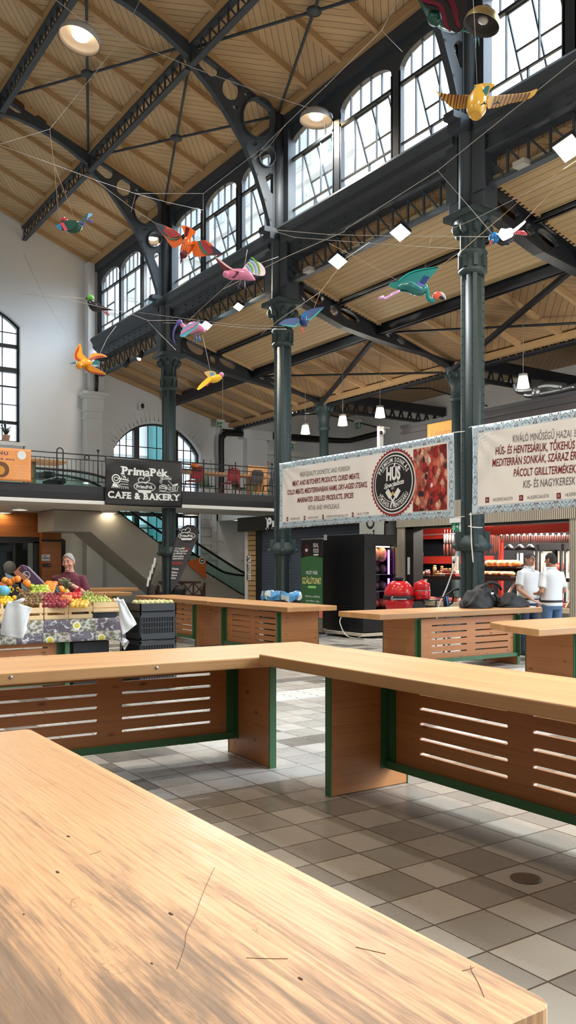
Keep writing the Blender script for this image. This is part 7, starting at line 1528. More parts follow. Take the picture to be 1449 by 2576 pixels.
def person(label, org, face, H, arms, shirt, legs, skin, hair, hair_mode, girth=1.0, look=(0, 0), lean=0.0, extra=None, sleeve=.75, shoes=True):
    """face: world direction; arms: for side +1 (own left) / -1: (shoulder shift, elbow, wrist, hand dir, hand normal, curl) in own frame (x own left, y backwards, z up)"""
    fx, fy = face; l = sqrt(fx * fx + fy * fy); fx /= l; fy /= l; k = H / 1.78
    rz = atan2(fy, fx) + pi / 2
    t = thing('person', label, 'person', (*org, 0), None, rz, local=True); K = dict(loc=(0, 0, 0)); g_ = girth
    S = lambda p: V((p[0] * k, p[1] * k, p[2] * k))
    TOR = [(.86, .165, .115, .0), (.93, .172, .125, .0), (1.02, .16 * g_, .118 * g_ ** 1.4, -.012 * (g_ - 1) * 8), (1.12, .158 * g_, .118 * g_ ** 1.4, -.02 * (g_ - 1) * 8), (1.24, .17, .118 * g_ ** .7, -.005), (1.35, .186, .12, .0), (1.42, .182, .108, .005), (1.47, .13, .085, .008), (1.51, .07, .065, .01), (1.56, .056, .058, .0), (1.6, .054, .058, -.01)]
    def ly(z): return -lean * max(0, z - .95)
    body = MB(); body.loft([[S((p.x, p.y + ly(z), p.z)) for p in ering(z, rx, ry, y)] for z, rx, ry, y in TOR])
    hips = [(-.095, 0, .92), (.095, 0, .92)]
    for s in (-1, 1):
        h, kn, an = legs[s]; body.tube([S((s * .09, 0, .95)), S(h), S(tuple((a + b_) / 2 for a, b_ in zip(h, kn))), S(kn), S(tuple((a * .6 + b_ * .4) for a, b_ in zip(kn, an))), S(an)], [.09 * k, .088 * k, .072 * k, .055 * k, .055 * k, .036 * k], 14)
        sh, el, wr, hd, hn, cu = arms[s]; sh = (sh[0], sh[1] + ly(1.42), sh[2])
        mid = tuple((a + b_) / 2 for a, b_ in zip(sh, el)); body.tube([S((sh[0] * .7, sh[1], sh[2] + .01)), S(sh), S(mid), S(el), S(tuple(a * .65 + b_ * .35 for a, b_ in zip(el, wr))), S(wr)], [.05 * k, .056 * k, .047 * k, .038 * k, .04 * k, .026 * k], 14)
        hand(body, S(wr), hd, hn, cu, s)
    hz = 1.665; M = Matrix.Translation(S((0, -.02 + ly(1.6) - .01, hz))) @ Matrix.Rotation(look[0], 4, 'Z') @ Matrix.Rotation(look[1], 4, 'X') @ Matrix.Scale(k, 4)
    head(body, M)
    if extra == 'bare': pass
    o = obj('body', body, skin, t, fix=False, **K); remesh(o, .0055, 2)
    # hair cap
    hm = MB(); n, m = 28, 14; vs = []; lo = {'short': -.35, 'crop': -.5, 'quiff': -.4}[hair_mode]
    for i in range(m + 1):
        for q in range(n):
            a = 2 * pi * q / n; y = sin(a); front = max(0, -y); zmin = -.02 + max(0, y) ** .6 * (lo - .1) + front ** 1.3 * {'short': .74, 'crop': .6, 'quiff': .56}[hair_mode]; zz = zmin + (1 - zmin) * i / m; tt = math.asin(max(-1, min(1, zz))); th = 1.045 + (.10 * max(0, zz - .4) * (.4 + front) if hair_mode == 'quiff' else 0)
            vs.append((cos(tt) * cos(a) * .079 * th, cos(tt) * y * .101 * th * (1 if y < 0 else 1.03), zz * .118 * th + .002))
    fs = [(i * n + q, i * n + (q + 1) % n, (i + 1) * n + (q + 1) % n, (i + 1) * n + q) for i in range(m) for q in range(n)]
    hm.add(vs, fs, True, M); obj('hair', hm, hair, t, **K)
    for s in (-1, 1):
        e = MB(); e.ball((s * .03, -.0905, .012), (.013, .006, .006), 10, 6, M); obj('eye', e, INKW, t, **K); e = MB(); e.ball((s * .03, -.0965, .012), (.006, .003, .006), 8, 6, M); obj('pupil', e, BLACK, t, **K)
        e = MB(); e.tube([M @ V((s * .012, -.099, .034)), M @ V((s * .03, -.1, .04)), M @ V((s * .048, -.088, .034))], .004, 6); obj('eyebrow', e, hair, t, **K)
    e = MB(); e.ball((0, -.103, -.065), (.02, .005, .004), 10, 6, M); obj('mouth', e, paint('lip_%d' % len(MATS), rgb(150, 86, 78), .5), t, **K)
    # shirt
    sm = MB(); sm.loft([[S((p.x, p.y + ly(z), p.z)) for p in ering(z, rx * 1.0 + .018, ry + .018, y)] for z, rx, ry, y in [(.9, .168, .118, 0)] + TOR[1:8]] + [[S((p.x, p.y + ly(1.5), p.z)) for p in ering(1.515, .078, .075, .005)]])
    for s in (-1, 1):
        sh, el, wr, hd, hn, cu = arms[s]; sh = V((sh[0], sh[1] + ly(1.42), sh[2])); e2 = sh.lerp(V(el), sleeve); sm.tube([S((sh.x * .6, sh.y, sh.z + .0)), S(sh), S(sh.lerp(e2, .5)), S(e2)], [.066 * k, .067 * k, .063 * k, .064 * k], 16)
    o = obj('shirt', sm, shirt[0], t, fix=False, **K); remesh(o, .011, 4)
    if shirt[1] == 'polo':
        c = MB()
        for s in (-1, 1):
            c.add([S((s * .0, -.085 + ly(1.5), 1.5)), S((s * .075, -.02 + ly(1.5), 1.545)), S((s * .085, -.045 + ly(1.5), 1.5)), S((s * .03, -.115 + ly(1.45), 1.455))], [(0, 1, 2, 3)])
        c.loft([[S((p.x, p.y + ly(1.52), p.z)) for p in ering(z, r, r * .95, .003)] for z, r in ((1.5, .078), (1.55, .07))], cap=False); obj('collar', c, shirt[0], t, solid=.006, **K)
    else:
        c = MB(); c.tube([S((.077 * cos(a), .004 + .073 * sin(a) + ly(1.5), 1.512)) for a in [2 * pi * q / 20 for q in range(21)]], .009, 6); obj('neckband', c, shirt[0], t, **K)
    tm = MB(); tm.loft([[S(p) for p in ering(z, rx, ry)] for z, rx, ry in ((.84, .17, .125), (.93, .182, .135), (1.0, .176 * g_ ** .5, .13 * g_ ** .8))])
    for s in (-1, 1):
        h, kn, an = legs[s]; tm.tube([S((s * .085, 0, .93)), S(h), S(tuple((a + b_) / 2 for a, b_ in zip(h, kn))), S(kn), S(tuple((a + b_) / 2 for a, b_ in zip(kn, an))), S((an[0], an[1], an[2] - .03))], [.1 * k, .1 * k, .088 * k, .072 * k, .068 * k, .062 * k], 16)
    o = obj('trousers', tm, legs['m'], t, fix=False, **K); remesh(o, .012, 4)
    bl = MB(); bl.loft([[S(p) for p in ering(z, .186 * g_ ** .5, .142 * g_ ** .8)] for z in (.965, 1.0)], cap=False); obj('belt', bl, BLACK, t, solid=.006, **K)
    for s in (-1, 1):
        an = legs[s][2]; f = MB(); f.loft([[S((an[0] + w * cos(a), an[1] + y, max(.0, h * .5 + h * .5 * sin(a) ))) for a in [2 * pi * q / 14 for q in range(14)]] for y, w, h in ((.06, .03, .07), (.03, .042, .1), (-.05, .045, .09), (-.12, .05, .06), (-.18, .04, .045), (-.2, .02, .03))]); obj('shoe', f, SHOE, t, **K)
    return t, M, k
STAND = lambda m_: {-1: ((-.1, 0, .9), (-.11, -.015, .5), (-.115, .02, .09)), 1: ((.1, 0, .9), (.11, -.015, .5), (.115, .02, .09)), 'm': m_}
def wdir(r, f): v = RIGHT * r + FWD * f; return (v.x, v.y)
# man with glasses leaning one hand on the table
ARMA = {-1: ((-.19, .0, 1.42), (-.27, -.03, 1.15), (-.20, -.26, .985), (.25, -.9, -.35), (0, -.3, 1), .25), 1: ((.19, 0, 1.42), (.24, .06, 1.15), (.16, -.16, 1.06), (-.6, -.8, -.1), (.4, 0, .9), .5)}
pa_ = atD(1329, 1418, 15.0); t, M, k = person('man in a white polo shirt and glasses facing sideways behind the table with bags', (pa_.x, pa_.y), wdir(.5, -.85), 1.79, ARMA, (POLO, 'polo'), STAND(TROU), SKIN, HAIRM, 'quiff', 1.12, (.06, .02))
gm = MB()
for s in (-1, 1): gm.tube([M @ V((s * .031 + .021 * cos(a), -.108, .012 + .014 * sin(a))) for a in [2 * pi * q / 14 for q in range(15)]], .0018, 5); gm.tube([M @ V((s * .052, -.105, .016)), M @ V((s * .08, -.01, .014))], .0018, 5)
gm.tube([M @ V((-.01, -.11, .014)), M @ V((.01, -.11, .014))], .0018, 5); obj('glasses', gm, BLACK, t, loc=(0, 0, 0))
# man seen from behind
ARMB = {-1: ((-.19, .0, 1.42), (-.25, .03, 1.14), (-.14, -.2, 1.1), (.5, -.85, .1), (0, .2, 1), .5), 1: ((.19, 0, 1.42), (.25, .03, 1.14), (.14, -.2, 1.1), (-.5, -.85, .1), (0, .2, 1), .5)}
pb_ = atD(1388, 1418, 14.2); person('man in a white polo shirt and jeans seen from behind at the table end', (pb_.x, pb_.y), wdir(-.42, .9), 1.775, ARMB, (POLO, 'polo'), STAND(JEAN), SKIND, HAIRD, 'crop', 1.06, (.25, .05))
# man in the maroon shirt gesturing with an open hand
ARMC = {1: ((.185, .0, 1.42), (.27, -.08, 1.2), (.09, -.3, 1.36), (-.95, -.15, .2), (.1, -.8, -.55), .22), -1: ((-.2, 0, 1.42), (-.27, .0, 1.13), (-.22, -.2, .98), (0, -.8, -.5), (0, -.4, .9), .4)}
pc_ = atD(176, 1418, 11.75); person('grey haired man in a maroon t-shirt gesturing behind the fruit stall', (pc_.x, pc_.y), wdir(-.06, -1), 1.74, ARMC, (MARO, 'tee'), STAND(TROU), SKINP, HAIRG, 'short', 1.12, (-.04, .16), .05)
# customer at the left edge, only a sliver inside the picture
SHD = paint('pale_shirt', rgb(206, 220, 220), .75)
ARMD = {1: ((.18, 0, 1.42), (.24, -.1, 1.18), (.22, -.42, 1.2), (-.05, -1, -.3), (0, -.3, 1), .35), -1: ((-.18, 0, 1.42), (-.24, -.06, 1.16), (-.2, -.3, 1.1), (0, -1, -.3), (0, -.3, 1), .35)}
pd_ = atD(-34, 1418, 11.3); person('person in a pale shirt reaching over the fruit from beyond the left edge', (pd_.x, pd_.y), wdir(.95, -.2), 1.66, ARMD, (SHD, 'tee'), STAND(TROU), SKIN, HAIRD, 'short', 1.0, (0, .1), 0, None, 1.15)
# ================================================================= hanging bird sculptures, lamps and cords
def gloss(n, c, var=.08, r=.25): return paint(n, c, r, 0, var, 8)
PB = dict(green=gloss('bird_dark_green', rgb(24, 72, 62)), blue=gloss('bird_blue', rgb(54, 120, 160)), pink=gloss('bird_pink', rgb(206, 74, 96)), orange=gloss('bird_orange', rgb(226, 104, 36)), ored=gloss('bird_red', rgb(172, 52, 60)), oteal=gloss('bird_teal_band', rgb(52, 116, 108)), odark=gloss('bird_slate', rgb(52, 62, 80)), wine=gloss('bird_wine', rgb(92, 24, 42)), rose=gloss('bird_rose', rgb(216, 132, 168)), pearl=gloss('bird_pearl', rgb(232, 206, 214)), plum=gloss('bird_plum', rgb(70, 46, 66)), lime=gloss('bird_lime', rgb(96, 176, 70)), black=gloss('bird_black', rgb(34, 34, 40)), amber=gloss('bird_amber', rgb(236, 156, 36)), rust=gloss('bird_rust', rgb(176, 66, 40)), sky=gloss('bird_sky', rgb(118, 176, 220)), aqua=gloss('bird_aqua', rgb(72, 190, 190)), yellow=gloss('bird_yellow', rgb(246, 196, 48)), cream=gloss('bird_cream', rgb(246, 214, 140)), navy=gloss('bird_navy', rgb(30, 56, 110)), teal=gloss('bird_teal', rgb(34, 140, 136)), deep=gloss('bird_deep_teal', rgb(34, 112, 112)), coral=gloss('bird_coral', rgb(238, 94, 74)), white=gloss('bird_white', rgb(228, 232, 236)), gold=gloss('bird_gold', rgb(214, 164, 58)), lilac=gloss('bird_lilac', rgb(204, 150, 206)), azure=gloss('bird_azure', rgb(30, 116, 186)), violet=gloss('bird_violet', rgb(96, 90, 170)))
class Bird:
    def __init__(s, label, D, c): s.D = D; s.t = thing('bird_sculpture', label, 'bird sculpture', tuple(atD(*c, D)), 'hanging bird sculptures'); s.k = D / FPX
    def P(s, x, y, dz=0): return atD(x, y, s.D + dz)
    def body(s, name, pts, mat, n=14, squash=1.0, sub=3):
        """pts: (px, py, radius px[, depth m])"""
        q = [(p[0], p[1], p[2], p[3] if len(p) > 3 else 0) for p in pts]; sm = smooth_path([(a, b, c) for a, b, c, d in q], sub); dd = smooth_path([(d, 0, 0) for a, b, c, d in q], sub)
        mb = MB(); mb.tube([s.P(v.x, v.y, d.x) for v, d in zip(sm, dd)], [max(.002, v.z * s.k) for v in sm], n); return obj(name, mb, mat, s.t)
    def ball(s, name, x, y, r, mat, dz=0, par=None): mb = MB(); k = r * s.k; mb.ball(tuple(s.P(x, y, dz)), k, 14, 10); return obj(name, mb, mat, par or s.t)
    def plate(s, name, pts, mat, dz=None, th=.025, par=None, sm=2, near=0):
        """curved wing: closed outline, dz(x,y) bends it away from the picture plane"""
        o = pts if sm < 2 else [(v.x, v.y) for v in smooth_path([(a, b, 0) for a, b in pts + pts[:1]], sm)][:-1]; dz = dz or (lambda x, y: 0)
        mb = MB(); mb.poly(o, (), th, lambda u, v, w: tuple(s.P(u, v, dz(u, v) + w - th / 2 - near))); return obj(name, mb, mat, par or s.t)
    def limb(s, name, pts, r, mat, dz=0): mb = MB(); R = r if isinstance(r, list) else [r] * len(pts); mb.tube([s.P(p[0], p[1], dz + (p[2] if len(p) > 2 else 0)) for p in pts], [q * s.k for q in R], 7); return obj(name, mb, mat, s.t)
def slope(x0, x1, d): return lambda x, y: d * (x - x0) / (x1 - x0)
# 1 green bird, upper left
b = Bird('dark green bird sculpture with a blue and pink wing, hanging at the upper left', 13.5, (185, 565))
b.body('body', [(150, 566, 5), (162, 568, 10), (178, 572, 14), (192, 572, 13), (202, 564, 9)], PB['green']); b.plate('tail', [(196, 562), (206, 549), (216, 539), (226, 535), (232, 539), (225, 548), (214, 560), (204, 571)], PB['green'], slope(196, 232, .1))
b.plate('tail_tip', [(222, 537), (228, 536), (233, 540), (227, 545), (219, 550)], PB['sky'], slope(196, 232, .1), near=.012)
w = b.plate('wing', [(138, 568), (150, 561), (168, 554), (190, 555), (192, 566), (178, 578), (162, 580), (148, 578)], PB['green'], slope(192, 138, -.12), near=.14); b.plate('blue_tip', [(138, 568), (151, 562), (157, 578), (148, 578.5)], PB['blue'], slope(192, 138, -.12), near=.156, par=w, sm=1); b.plate('pink_band', [(151, 562), (159, 559), (171, 579), (162, 580)], PB['pink'], slope(192, 138, -.12), near=.158, par=w, sm=1)
b.ball('head', 162, 556, 9.5, PB['ored'], .06)
for (x, y) in ((206, 563), (224, 556)): b.limb('foot', [(x - 6, y - 4), (x, y)], 2.2, PB['violet'], -.02); [b.limb('toe', [(x, y), (x + 9, y + d)], 1.2, PB['violet'], -.02) for d in (-3, 1, 5)]
# 2 big orange bird
b = Bird('big orange bird sculpture with spread banded wings beside the dome lamp', 14, (475, 612))
b.plate('left_wing', [(388, 560), (404, 563), (429, 574), (444, 581), (456, 595), (458, 612), (449, 619), (436, 624), (424, 611), (412, 594), (398, 578)], PB['orange'], slope(458, 388, .28)); b.plate('left_wing_tip', [(388, 560), (404, 563), (415, 570), (424, 588), (414, 592), (398, 577)], PB['odark'], slope(458, 388, .28), near=.015); b.plate('left_wing_patch', [(410, 578), (418, 576), (436, 577), (452, 592), (440, 597), (424, 594)], PB['ored'], slope(458, 388, .28), near=.018); b.plate('left_wing_band', [(413, 590), (425, 598), (440, 600), (454, 594), (451, 598), (440, 603), (424, 601)], PB['oteal'], slope(458, 388, .28), near=.02)
b.plate('right_wing', [(478, 606), (494, 607), (512, 604), (524, 608), (540, 622), (562, 640), (545, 642), (520, 644), (494, 646), (484, 634)], PB['orange'], slope(478, 562, -.28)); b.plate('right_wing_tip', [(524, 617), (540, 622), (562, 640), (538, 640)], PB['odark'], slope(478, 562, -.28), near=.015, sm=1); b.plate('right_wing_patch', [(504, 606), (514, 606), (527, 618), (537, 638), (520, 636), (510, 622)], PB['ored'], slope(478, 562, -.28), near=.018); b.plate('right_wing_band', [(498, 607), (504, 606), (511, 622), (522, 637), (540, 641), (522, 641), (508, 632)], PB['oteal'], slope(478, 562, -.28), near=.02)
b.plate('tail_fan', [(455, 567), (466, 568), (480, 573), (493, 585), (484, 592), (482, 604), (488, 614), (462, 616), (464, 596), (462, 582)], PB['orange'], lambda x, y: .2 * (600 - y) / 40); b.plate('tail_stripe', [(467, 570), (477, 574), (472, 590), (462, 616), (464, 596)], PB['wine'], lambda x, y: .2 * (600 - y) / 40, near=.016, sm=1)
b.body('body', [(474, 600, 10), (472, 618, 15), (466, 632, 13), (461, 641, 9), (456, 650, 4)], PB['orange'], squash=1); b.ball('head', 462, 640, 10, PB['wine'], -.06); b.limb('beak', [(459, 646), (456, 656), (454, 664)], [4, 2.4, .5], PB['wine'], -.06)
# 3 pink bird
b = Bird('pink bird sculpture with one dark and one striped wing, above the girder lattice', 14.5, (612, 690))
b.body('body', [(567, 688, 6), (578, 691, 12), (598, 690, 14), (618, 692, 13), (632, 699, 8), (642, 705, 1)], PB['rose'])
b.plate('dark_wing', [(539, 644.6), (553, 652), (568, 664), (586, 676), (601, 683), (596, 692), (588, 700), (580, 696), (574, 690), (562, 680), (552, 668)], PB['plum'], slope(600, 539, .2), near=.1); b.plate('dark_wing_edge', [(539, 644.6), (553, 652), (568, 664), (586, 676), (601, 683), (584, 679), (564, 667)], PB['pearl'], slope(600, 539, .2), near=.12)
w = b.plate('striped_wing', [(610, 676), (624, 659), (638, 655), (656, 662), (667, 678), (667, 690), (660, 694), (644, 692), (624, 686)], PB['pearl'], slope(610, 668, .25))
for k, (r, m_) in enumerate(((16, 'sky'), (23, 'lime'), (32, 'sky'), (40, 'lime'))):
    pts = [(611 + (r + e) * cos(a), 682 + (r + e) * sin(a) * .95) for e, rng in ((0, (-1.05, -.9, -.6, -.3, 0, .2)), (4, (.2, 0, -.3, -.6, -.9, -1.05))) for a in rng]; b.plate('wing_stripe', pts, PB[m_], slope(610, 668, .25), near=.016, par=w, sm=1)
for x, d in ((602, -2), (614, 3)): b.limb('leg', [(x, 702), (x + 1, 712), (x - 2 + d, 722), (x + d, 728)], 1.5, PB['plum']); b.limb('toe', [(x + d, 721), (x + 6 + d, 728)], 1.1, PB['plum'])
b.ball('head', 569, 690, 9, PB['rose'], -.08)
# 4 green headed parrot
b = Bird('black parrot sculpture with a green head and pink legs before the end wall', 15, (245, 768))
b.body('body', [(224, 757, 6), (230, 763, 11), (238, 770, 13.5), (248, 774, 11), (257, 775, 6), (266, 777, 4), (286, 780.5, .6)], PB['black']); b.ball('head', 228, 750, 9, PB['lime']); b.limb('beak', [(221, 750), (217.5, 752), (219, 756)], [4, 2.6, .6], PB['black'])
for a in ((258, 778), (264, 780)): b.limb('leg', [(a[0], a[1]), (a[0] + 5, a[1] + 7)], 1.4, PB['pink']); b.limb('claw', [(a[0] + 5, a[1] + 7), (a[0] + 10, a[1] + 15)], 1.1, PB['pink']); b.limb('claw', [(a[0] + 5, a[1] + 7), (a[0] + 12, a[1] + 12)], 1.0, PB['pink'])
# 5 orange swallow
b = Bird('orange swallow sculpture with three pointed vanes at the left, in front of the pilaster', 16, (214, 912))
b.ball('head', 199.6, 920, 9, PB['amber'], -.1); b.body('body', [(200, 919, 8, -.08), (212, 913, 10, -.02), (224, 911, 9, .06), (232, 911, 4, .1)], PB['amber'])
for nm, pts, inn in (('upper_wing', [(201.5, 863), (206, 876), (207, 889), (219, 903), (209, 910), (194, 907), (186, 898), (189, 882), (196, 870)], [(200, 868), (198, 880), (193, 893), (198, 902), (208, 907), (196, 906), (188, 898), (191, 883)]), ('right_wing', [(221, 903), (231, 889), (247, 888.5), (262, 892), (270, 898), (252, 900.5), (237, 904), (227, 910)], [(222, 904), (236, 897), (256, 894.5), (268, 897.5), (250, 900), (236, 904), (227, 909)]), ('lower_wing', [(213, 920), (222, 918), (236, 922), (266, 939), (262, 943), (243, 942), (221, 935), (214, 928)], [(216, 922), (219, 929), (232, 935), (262, 940.5), (242, 941), (222, 934.5), (215, 928)])):
    d = {'upper_wing': lambda x, y: .3 * (905 - y) / 40, 'right_wing': slope(221, 270, .25), 'lower_wing': slope(213, 266, -.2)}[nm]; w = b.plate(nm, pts, PB['amber'], d); b.plate('red_stripe', inn, PB['rust'], d, near=.015, par=w)
b.limb('beak', [(192, 912), (184, 913.5), (175.5, 915)], [2.6, 1.4, .4], PB['teal'], -.1); b.plate('tail', [(226, 912), (246, 905), (250, 912), (247, 918), (228, 917)], PB['deep'], slope(226, 250, .3), sm=1, near=-.1); b.ball('eye', 207, 921, 1.6, PB['black'], -.2)
# 6 ibis
b = Bird('pink and blue ibis sculpture with a long curved beak, beside the bright floodlight', 15.5, (485, 830))
b.body('neck_and_body', [(456, 815, 5), (462, 821, 6), (473, 827, 13), (490, 823, 14), (504, 826, 9), (517, 836, 2)], PB['rose']); b.ball('head', 452, 811.5, 8, PB['violet']); b.limb('beak', [(446, 816), (439, 828), (435.5, 842), (437, 856), (443, 870)], [3, 2.6, 2.2, 1.6, .5], PB['violet'])
w = b.plate('wing', [(453, 846), (456, 832), (468, 820), (486, 812), (502, 808), (496, 822), (480, 834), (464, 848)], PB['sky'], slope(500, 453, -.1), near=.2); b.plate('aqua_band', [(460, 846), (470, 836), (488, 826), (500, 812), (496, 823), (480, 835), (465, 848)], PB['aqua'], slope(500, 453, -.1), near=.216, par=w); b.plate('pink_band', [(458, 834), (470, 824), (488, 815), (500, 809), (488, 822), (470, 832), (456, 842)], PB['rose'], slope(500, 453, -.1), near=.214, par=w)
for x in (493, 502): b.limb('leg', [(x - 2, 836), (x - 1, 848)], 1.5, PB['violet']); b.limb('foot', [(x - 1, 847), (x, 854), (x - 1, 862)], [1.6, 3.2, 1], PB['azure'])
# 7 yellow bird
b = Bird('small yellow bird sculpture with a needle beak, below the aisle roof boards', 15, (535, 952))
b.body('body', [(522, 956, 4), (532, 955, 8), (545, 952, 9.5), (556, 946, 6)], PB['yellow']); b.ball('head', 557, 943, 6.5, PB['rose']); b.limb('beak', [(562, 943), (572, 946.5)], [1.4, .3], PB['plum'])
b.plate('back_wing', [(513, 937), (524, 933), (538, 934), (545, 941), (536, 948), (522, 948)], PB['cream'], slope(545, 513, .2)); b.plate('wing_spot', [(527, 938), (537, 937), (540, 943), (531, 946)], PB['sky'], slope(545, 513, .2), near=.016); b.plate('front_wing', [(524, 948), (532, 951), (528, 960), (514, 972), (500, 981), (495.5, 978), (506, 964)], PB['yellow'], slope(530, 496, -.25), near=.08); b.plate('tail', [(520, 958), (532, 962), (520, 972), (514, 970)], PB['pink'], sm=1, near=-.08)
# 8 dark blue bird
b = Bird('dark blue bird sculpture with a red beak and teal edged wings, at the column capital', 13, (762, 805))
w = b.plate('left_wing', [(699, 817), (709, 808), (722, 802), (742, 799), (758, 801), (765, 812), (760, 820), (750, 815), (744, 823), (727, 822)], PB['navy'], slope(760, 699, -.2)); b.plate('teal_edge', [(702, 816), (726, 817), (742, 818), (750, 812), (758, 818), (750, 815), (744, 823), (727, 822)], PB['teal'], slope(760, 699, -.2), near=.016, par=w)
w = b.plate('right_wing', [(757, 794), (768, 783), (788, 776), (816, 772), (803, 786), (790, 798), (778, 807), (770, 803)], PB['navy'], slope(760, 816, .2)); b.plate('teal_edge', [(770, 800), (780, 801), (792, 790), (812, 774), (803, 786), (790, 798), (778, 807)], PB['teal'], slope(760, 816, .2), near=.016, par=w)
b.body('body', [(762, 790, 4), (764, 800, 9), (765, 811, 11), (765, 821, 7)], PB['navy']); b.plate('tail', [(756, 797), (766, 783), (772, 786), (768, 802)], PB['azure'], near=.05, sm=1); b.limb('beak', [(760, 824), (761, 832), (764, 842)], [3, 2, .4], PB['coral'])
# 9 flamingo
b = Bird('teal flamingo sculpture with a coral head and lilac legs, under the slatted aisle ceiling', 13, (1040, 720))
dzw = lambda x, y: .35 * (735 - y) / 60
b.body('body', [(1002, 726, 5), (1014, 722, 9), (1030, 722, 14), (1046, 729, 14), (1060, 732, 11), (1070, 724, 7)], PB['deep']); b.body('neck', [(1067, 720, 6), (1071, 722, 6), (1074, 734, 6), (1077, 748, 6), (1084, 756, 6.5), (1092, 753, 6.5)], PB['teal'])
b.plate('wing', [(978, 716), (983, 711), (1001, 706), (1012, 696), (1032, 684), (1060, 676), (1103, 671), (1097, 682), (1083, 698), (1068, 718), (1062, 734), (1040, 735), (1012, 734), (996, 726), (982, 722)], PB['deep'], dzw, near=.02); b.plate('wing_edge', [(1001, 706), (1012, 696), (1032, 684), (1060, 676), (1103, 671), (1060, 679), (1033, 687), (1014, 699), (1003, 708)], PB['teal'], dzw, near=.04)
b.plate('wing_patch', [(1067, 693), (1081, 697), (1069, 716), (1057, 709)], PB['navy'], dzw, near=.045, sm=1); b.plate('patch_edge', [(1050, 708), (1068, 716), (1062, 723), (1048, 712)], PB['violet'], dzw, near=.045, sm=1)
b.body('head', [(1092, 752, 6), (1097, 745, 8.5), (1104, 741, 7.5), (1109, 742, 5)], PB['coral']); b.body('beak', [(1106, 738, 4), (1113, 741, 4.5), (1119, 748, 3), (1121, 754, 1)], PB['white']); b.body('beak_tip', [(1104, 748, 3), (1112, 750, 4), (1118, 753, 1.5)], PB['black'])
for d in (0, 3): b.limb('leg', [(1006, 728 + d), (986, 740 + d), (969, 750 + d), (963, 746 + d), (952, 750 + d)], [2.2, 2, 2, 3, 2.4], PB['lilac'], -.04 * d)
# 10 white and blue bird
b = Bird('black and white bird sculpture with a blue head, right of the banner column', 13, (1270, 595))
b.body('body', [(1252, 603, 8), (1264, 606, 12), (1278, 604, 11), (1290, 596, 6), (1297, 589, 3)], PB['black']); b.ball('head', 1243.5, 599, 14, PB['azure'], -.03); b.limb('beak', [(1236, 608), (1233, 613), (1236, 617)], [4, 3, .8], PB['coral'], -.08); b.ball('eye', 1239, 604, 3, PB['white'], -.1); b.ball('pupil', 1238.5, 604, 1.6, PB['black'], -.125)
b.plate('wing', [(1252, 590), (1256, 582), (1261, 574), (1272, 576), (1284, 573), (1291, 579), (1290, 594), (1280, 600), (1266, 606), (1258, 598)], PB['white'], lambda x, y: .1 * (590 - y) / 20, near=.1); b.plate('tail', [(1286, 580), (1304, 567), (1318, 556), (1323, 558), (1312, 570), (1292, 586)], PB['white'], slope(1286, 1323, .15))
for d in (0, 4): b.limb('leg', [(1294, 588 + d * .3), (1304, 583 + d), (1316, 584 + d), (1326, 589 + d * .5)], [2.4, 3, 3.6, 1.2], PB['pink'], .02 * d)
# 11 yellow striped bird
b = Bird('yellow bird sculpture with striped wings spread wide, high at the right before the bright windows', 9, (1200, 255))
b.body('body', [(1206, 222, 10, .12), (1204, 240, 20, .06), (1200, 260, 25), (1198, 278, 23, -.05), (1197, 292, 14, -.08)], PB['gold']); dl = slope(1180, 1094, .2); dr = slope(1225, 1352, -.15)
wl = b.plate('left_wing', [(1094, 226), (1106, 233), (1130, 237), (1160, 240), (1184, 240), (1184, 272), (1168, 273), (1140, 273), (1126, 262), (1112, 248)], PB['gold'], dl); wr2 = b.plate('right_wing', [(1222, 243), (1250, 240), (1280, 237), (1312, 234), (1336, 229), (1352, 223), (1344, 240), (1322, 252), (1280, 261), (1228, 274)], PB['gold'], dr)
for k, x in enumerate((1110, 1118, 1127, 1135, 1144, 1151, 1159, 1166, 1173)): y0 = 234 + (x - 1110) * .1; y1 = min(272, 250 + (x - 1110) * .75); b.plate('wing_stripe', [(x, y0), (x + 4, y0), (x + 1 - 4, y1), (x - 5, y1)], PB['wine' if k % 2 else 'plum'], dl, near=.016, par=wl, sm=1)
for k, x in enumerate((1242, 1251, 1260, 1270, 1280, 1290, 1299, 1308, 1318, 1327)): y0 = 241 - (x - 1242) * .1; y1 = 270 - (x - 1242) * .24; b.plate('wing_stripe', [(x + 3, y0), (x + 7, y0), (x - 3, y1), (x - 7, y1)], PB['wine' if k % 2 else 'plum'], dr, near=.016, par=wr2, sm=1)
b.plate('tail_fan', [(1193, 214), (1205, 211), (1220, 209), (1246, 212), (1234, 224), (1228, 238), (1222, 252), (1200, 240), (1202, 226)], PB['gold'], lambda x, y: .16, near=.02); b.plate('teal_feather', [(1222, 217), (1232, 216), (1226, 236), (1216, 250), (1209, 247), (1212, 232)], PB['deep'], lambda x, y: .1, near=.14); b.plate('teal_feather', [(1192, 215), (1197, 222), (1196, 236), (1184, 238), (1190, 230)], PB['teal'], lambda x, y: .1, near=.02)
for x, y in ((1217, 260), (1250, 258)): [b.limb('toe', [(x, y), (x + d, y + e)], [2, .6], PB['black'], -.2) for d, e in ((-9, 5), (10, 2), (3, -6))]
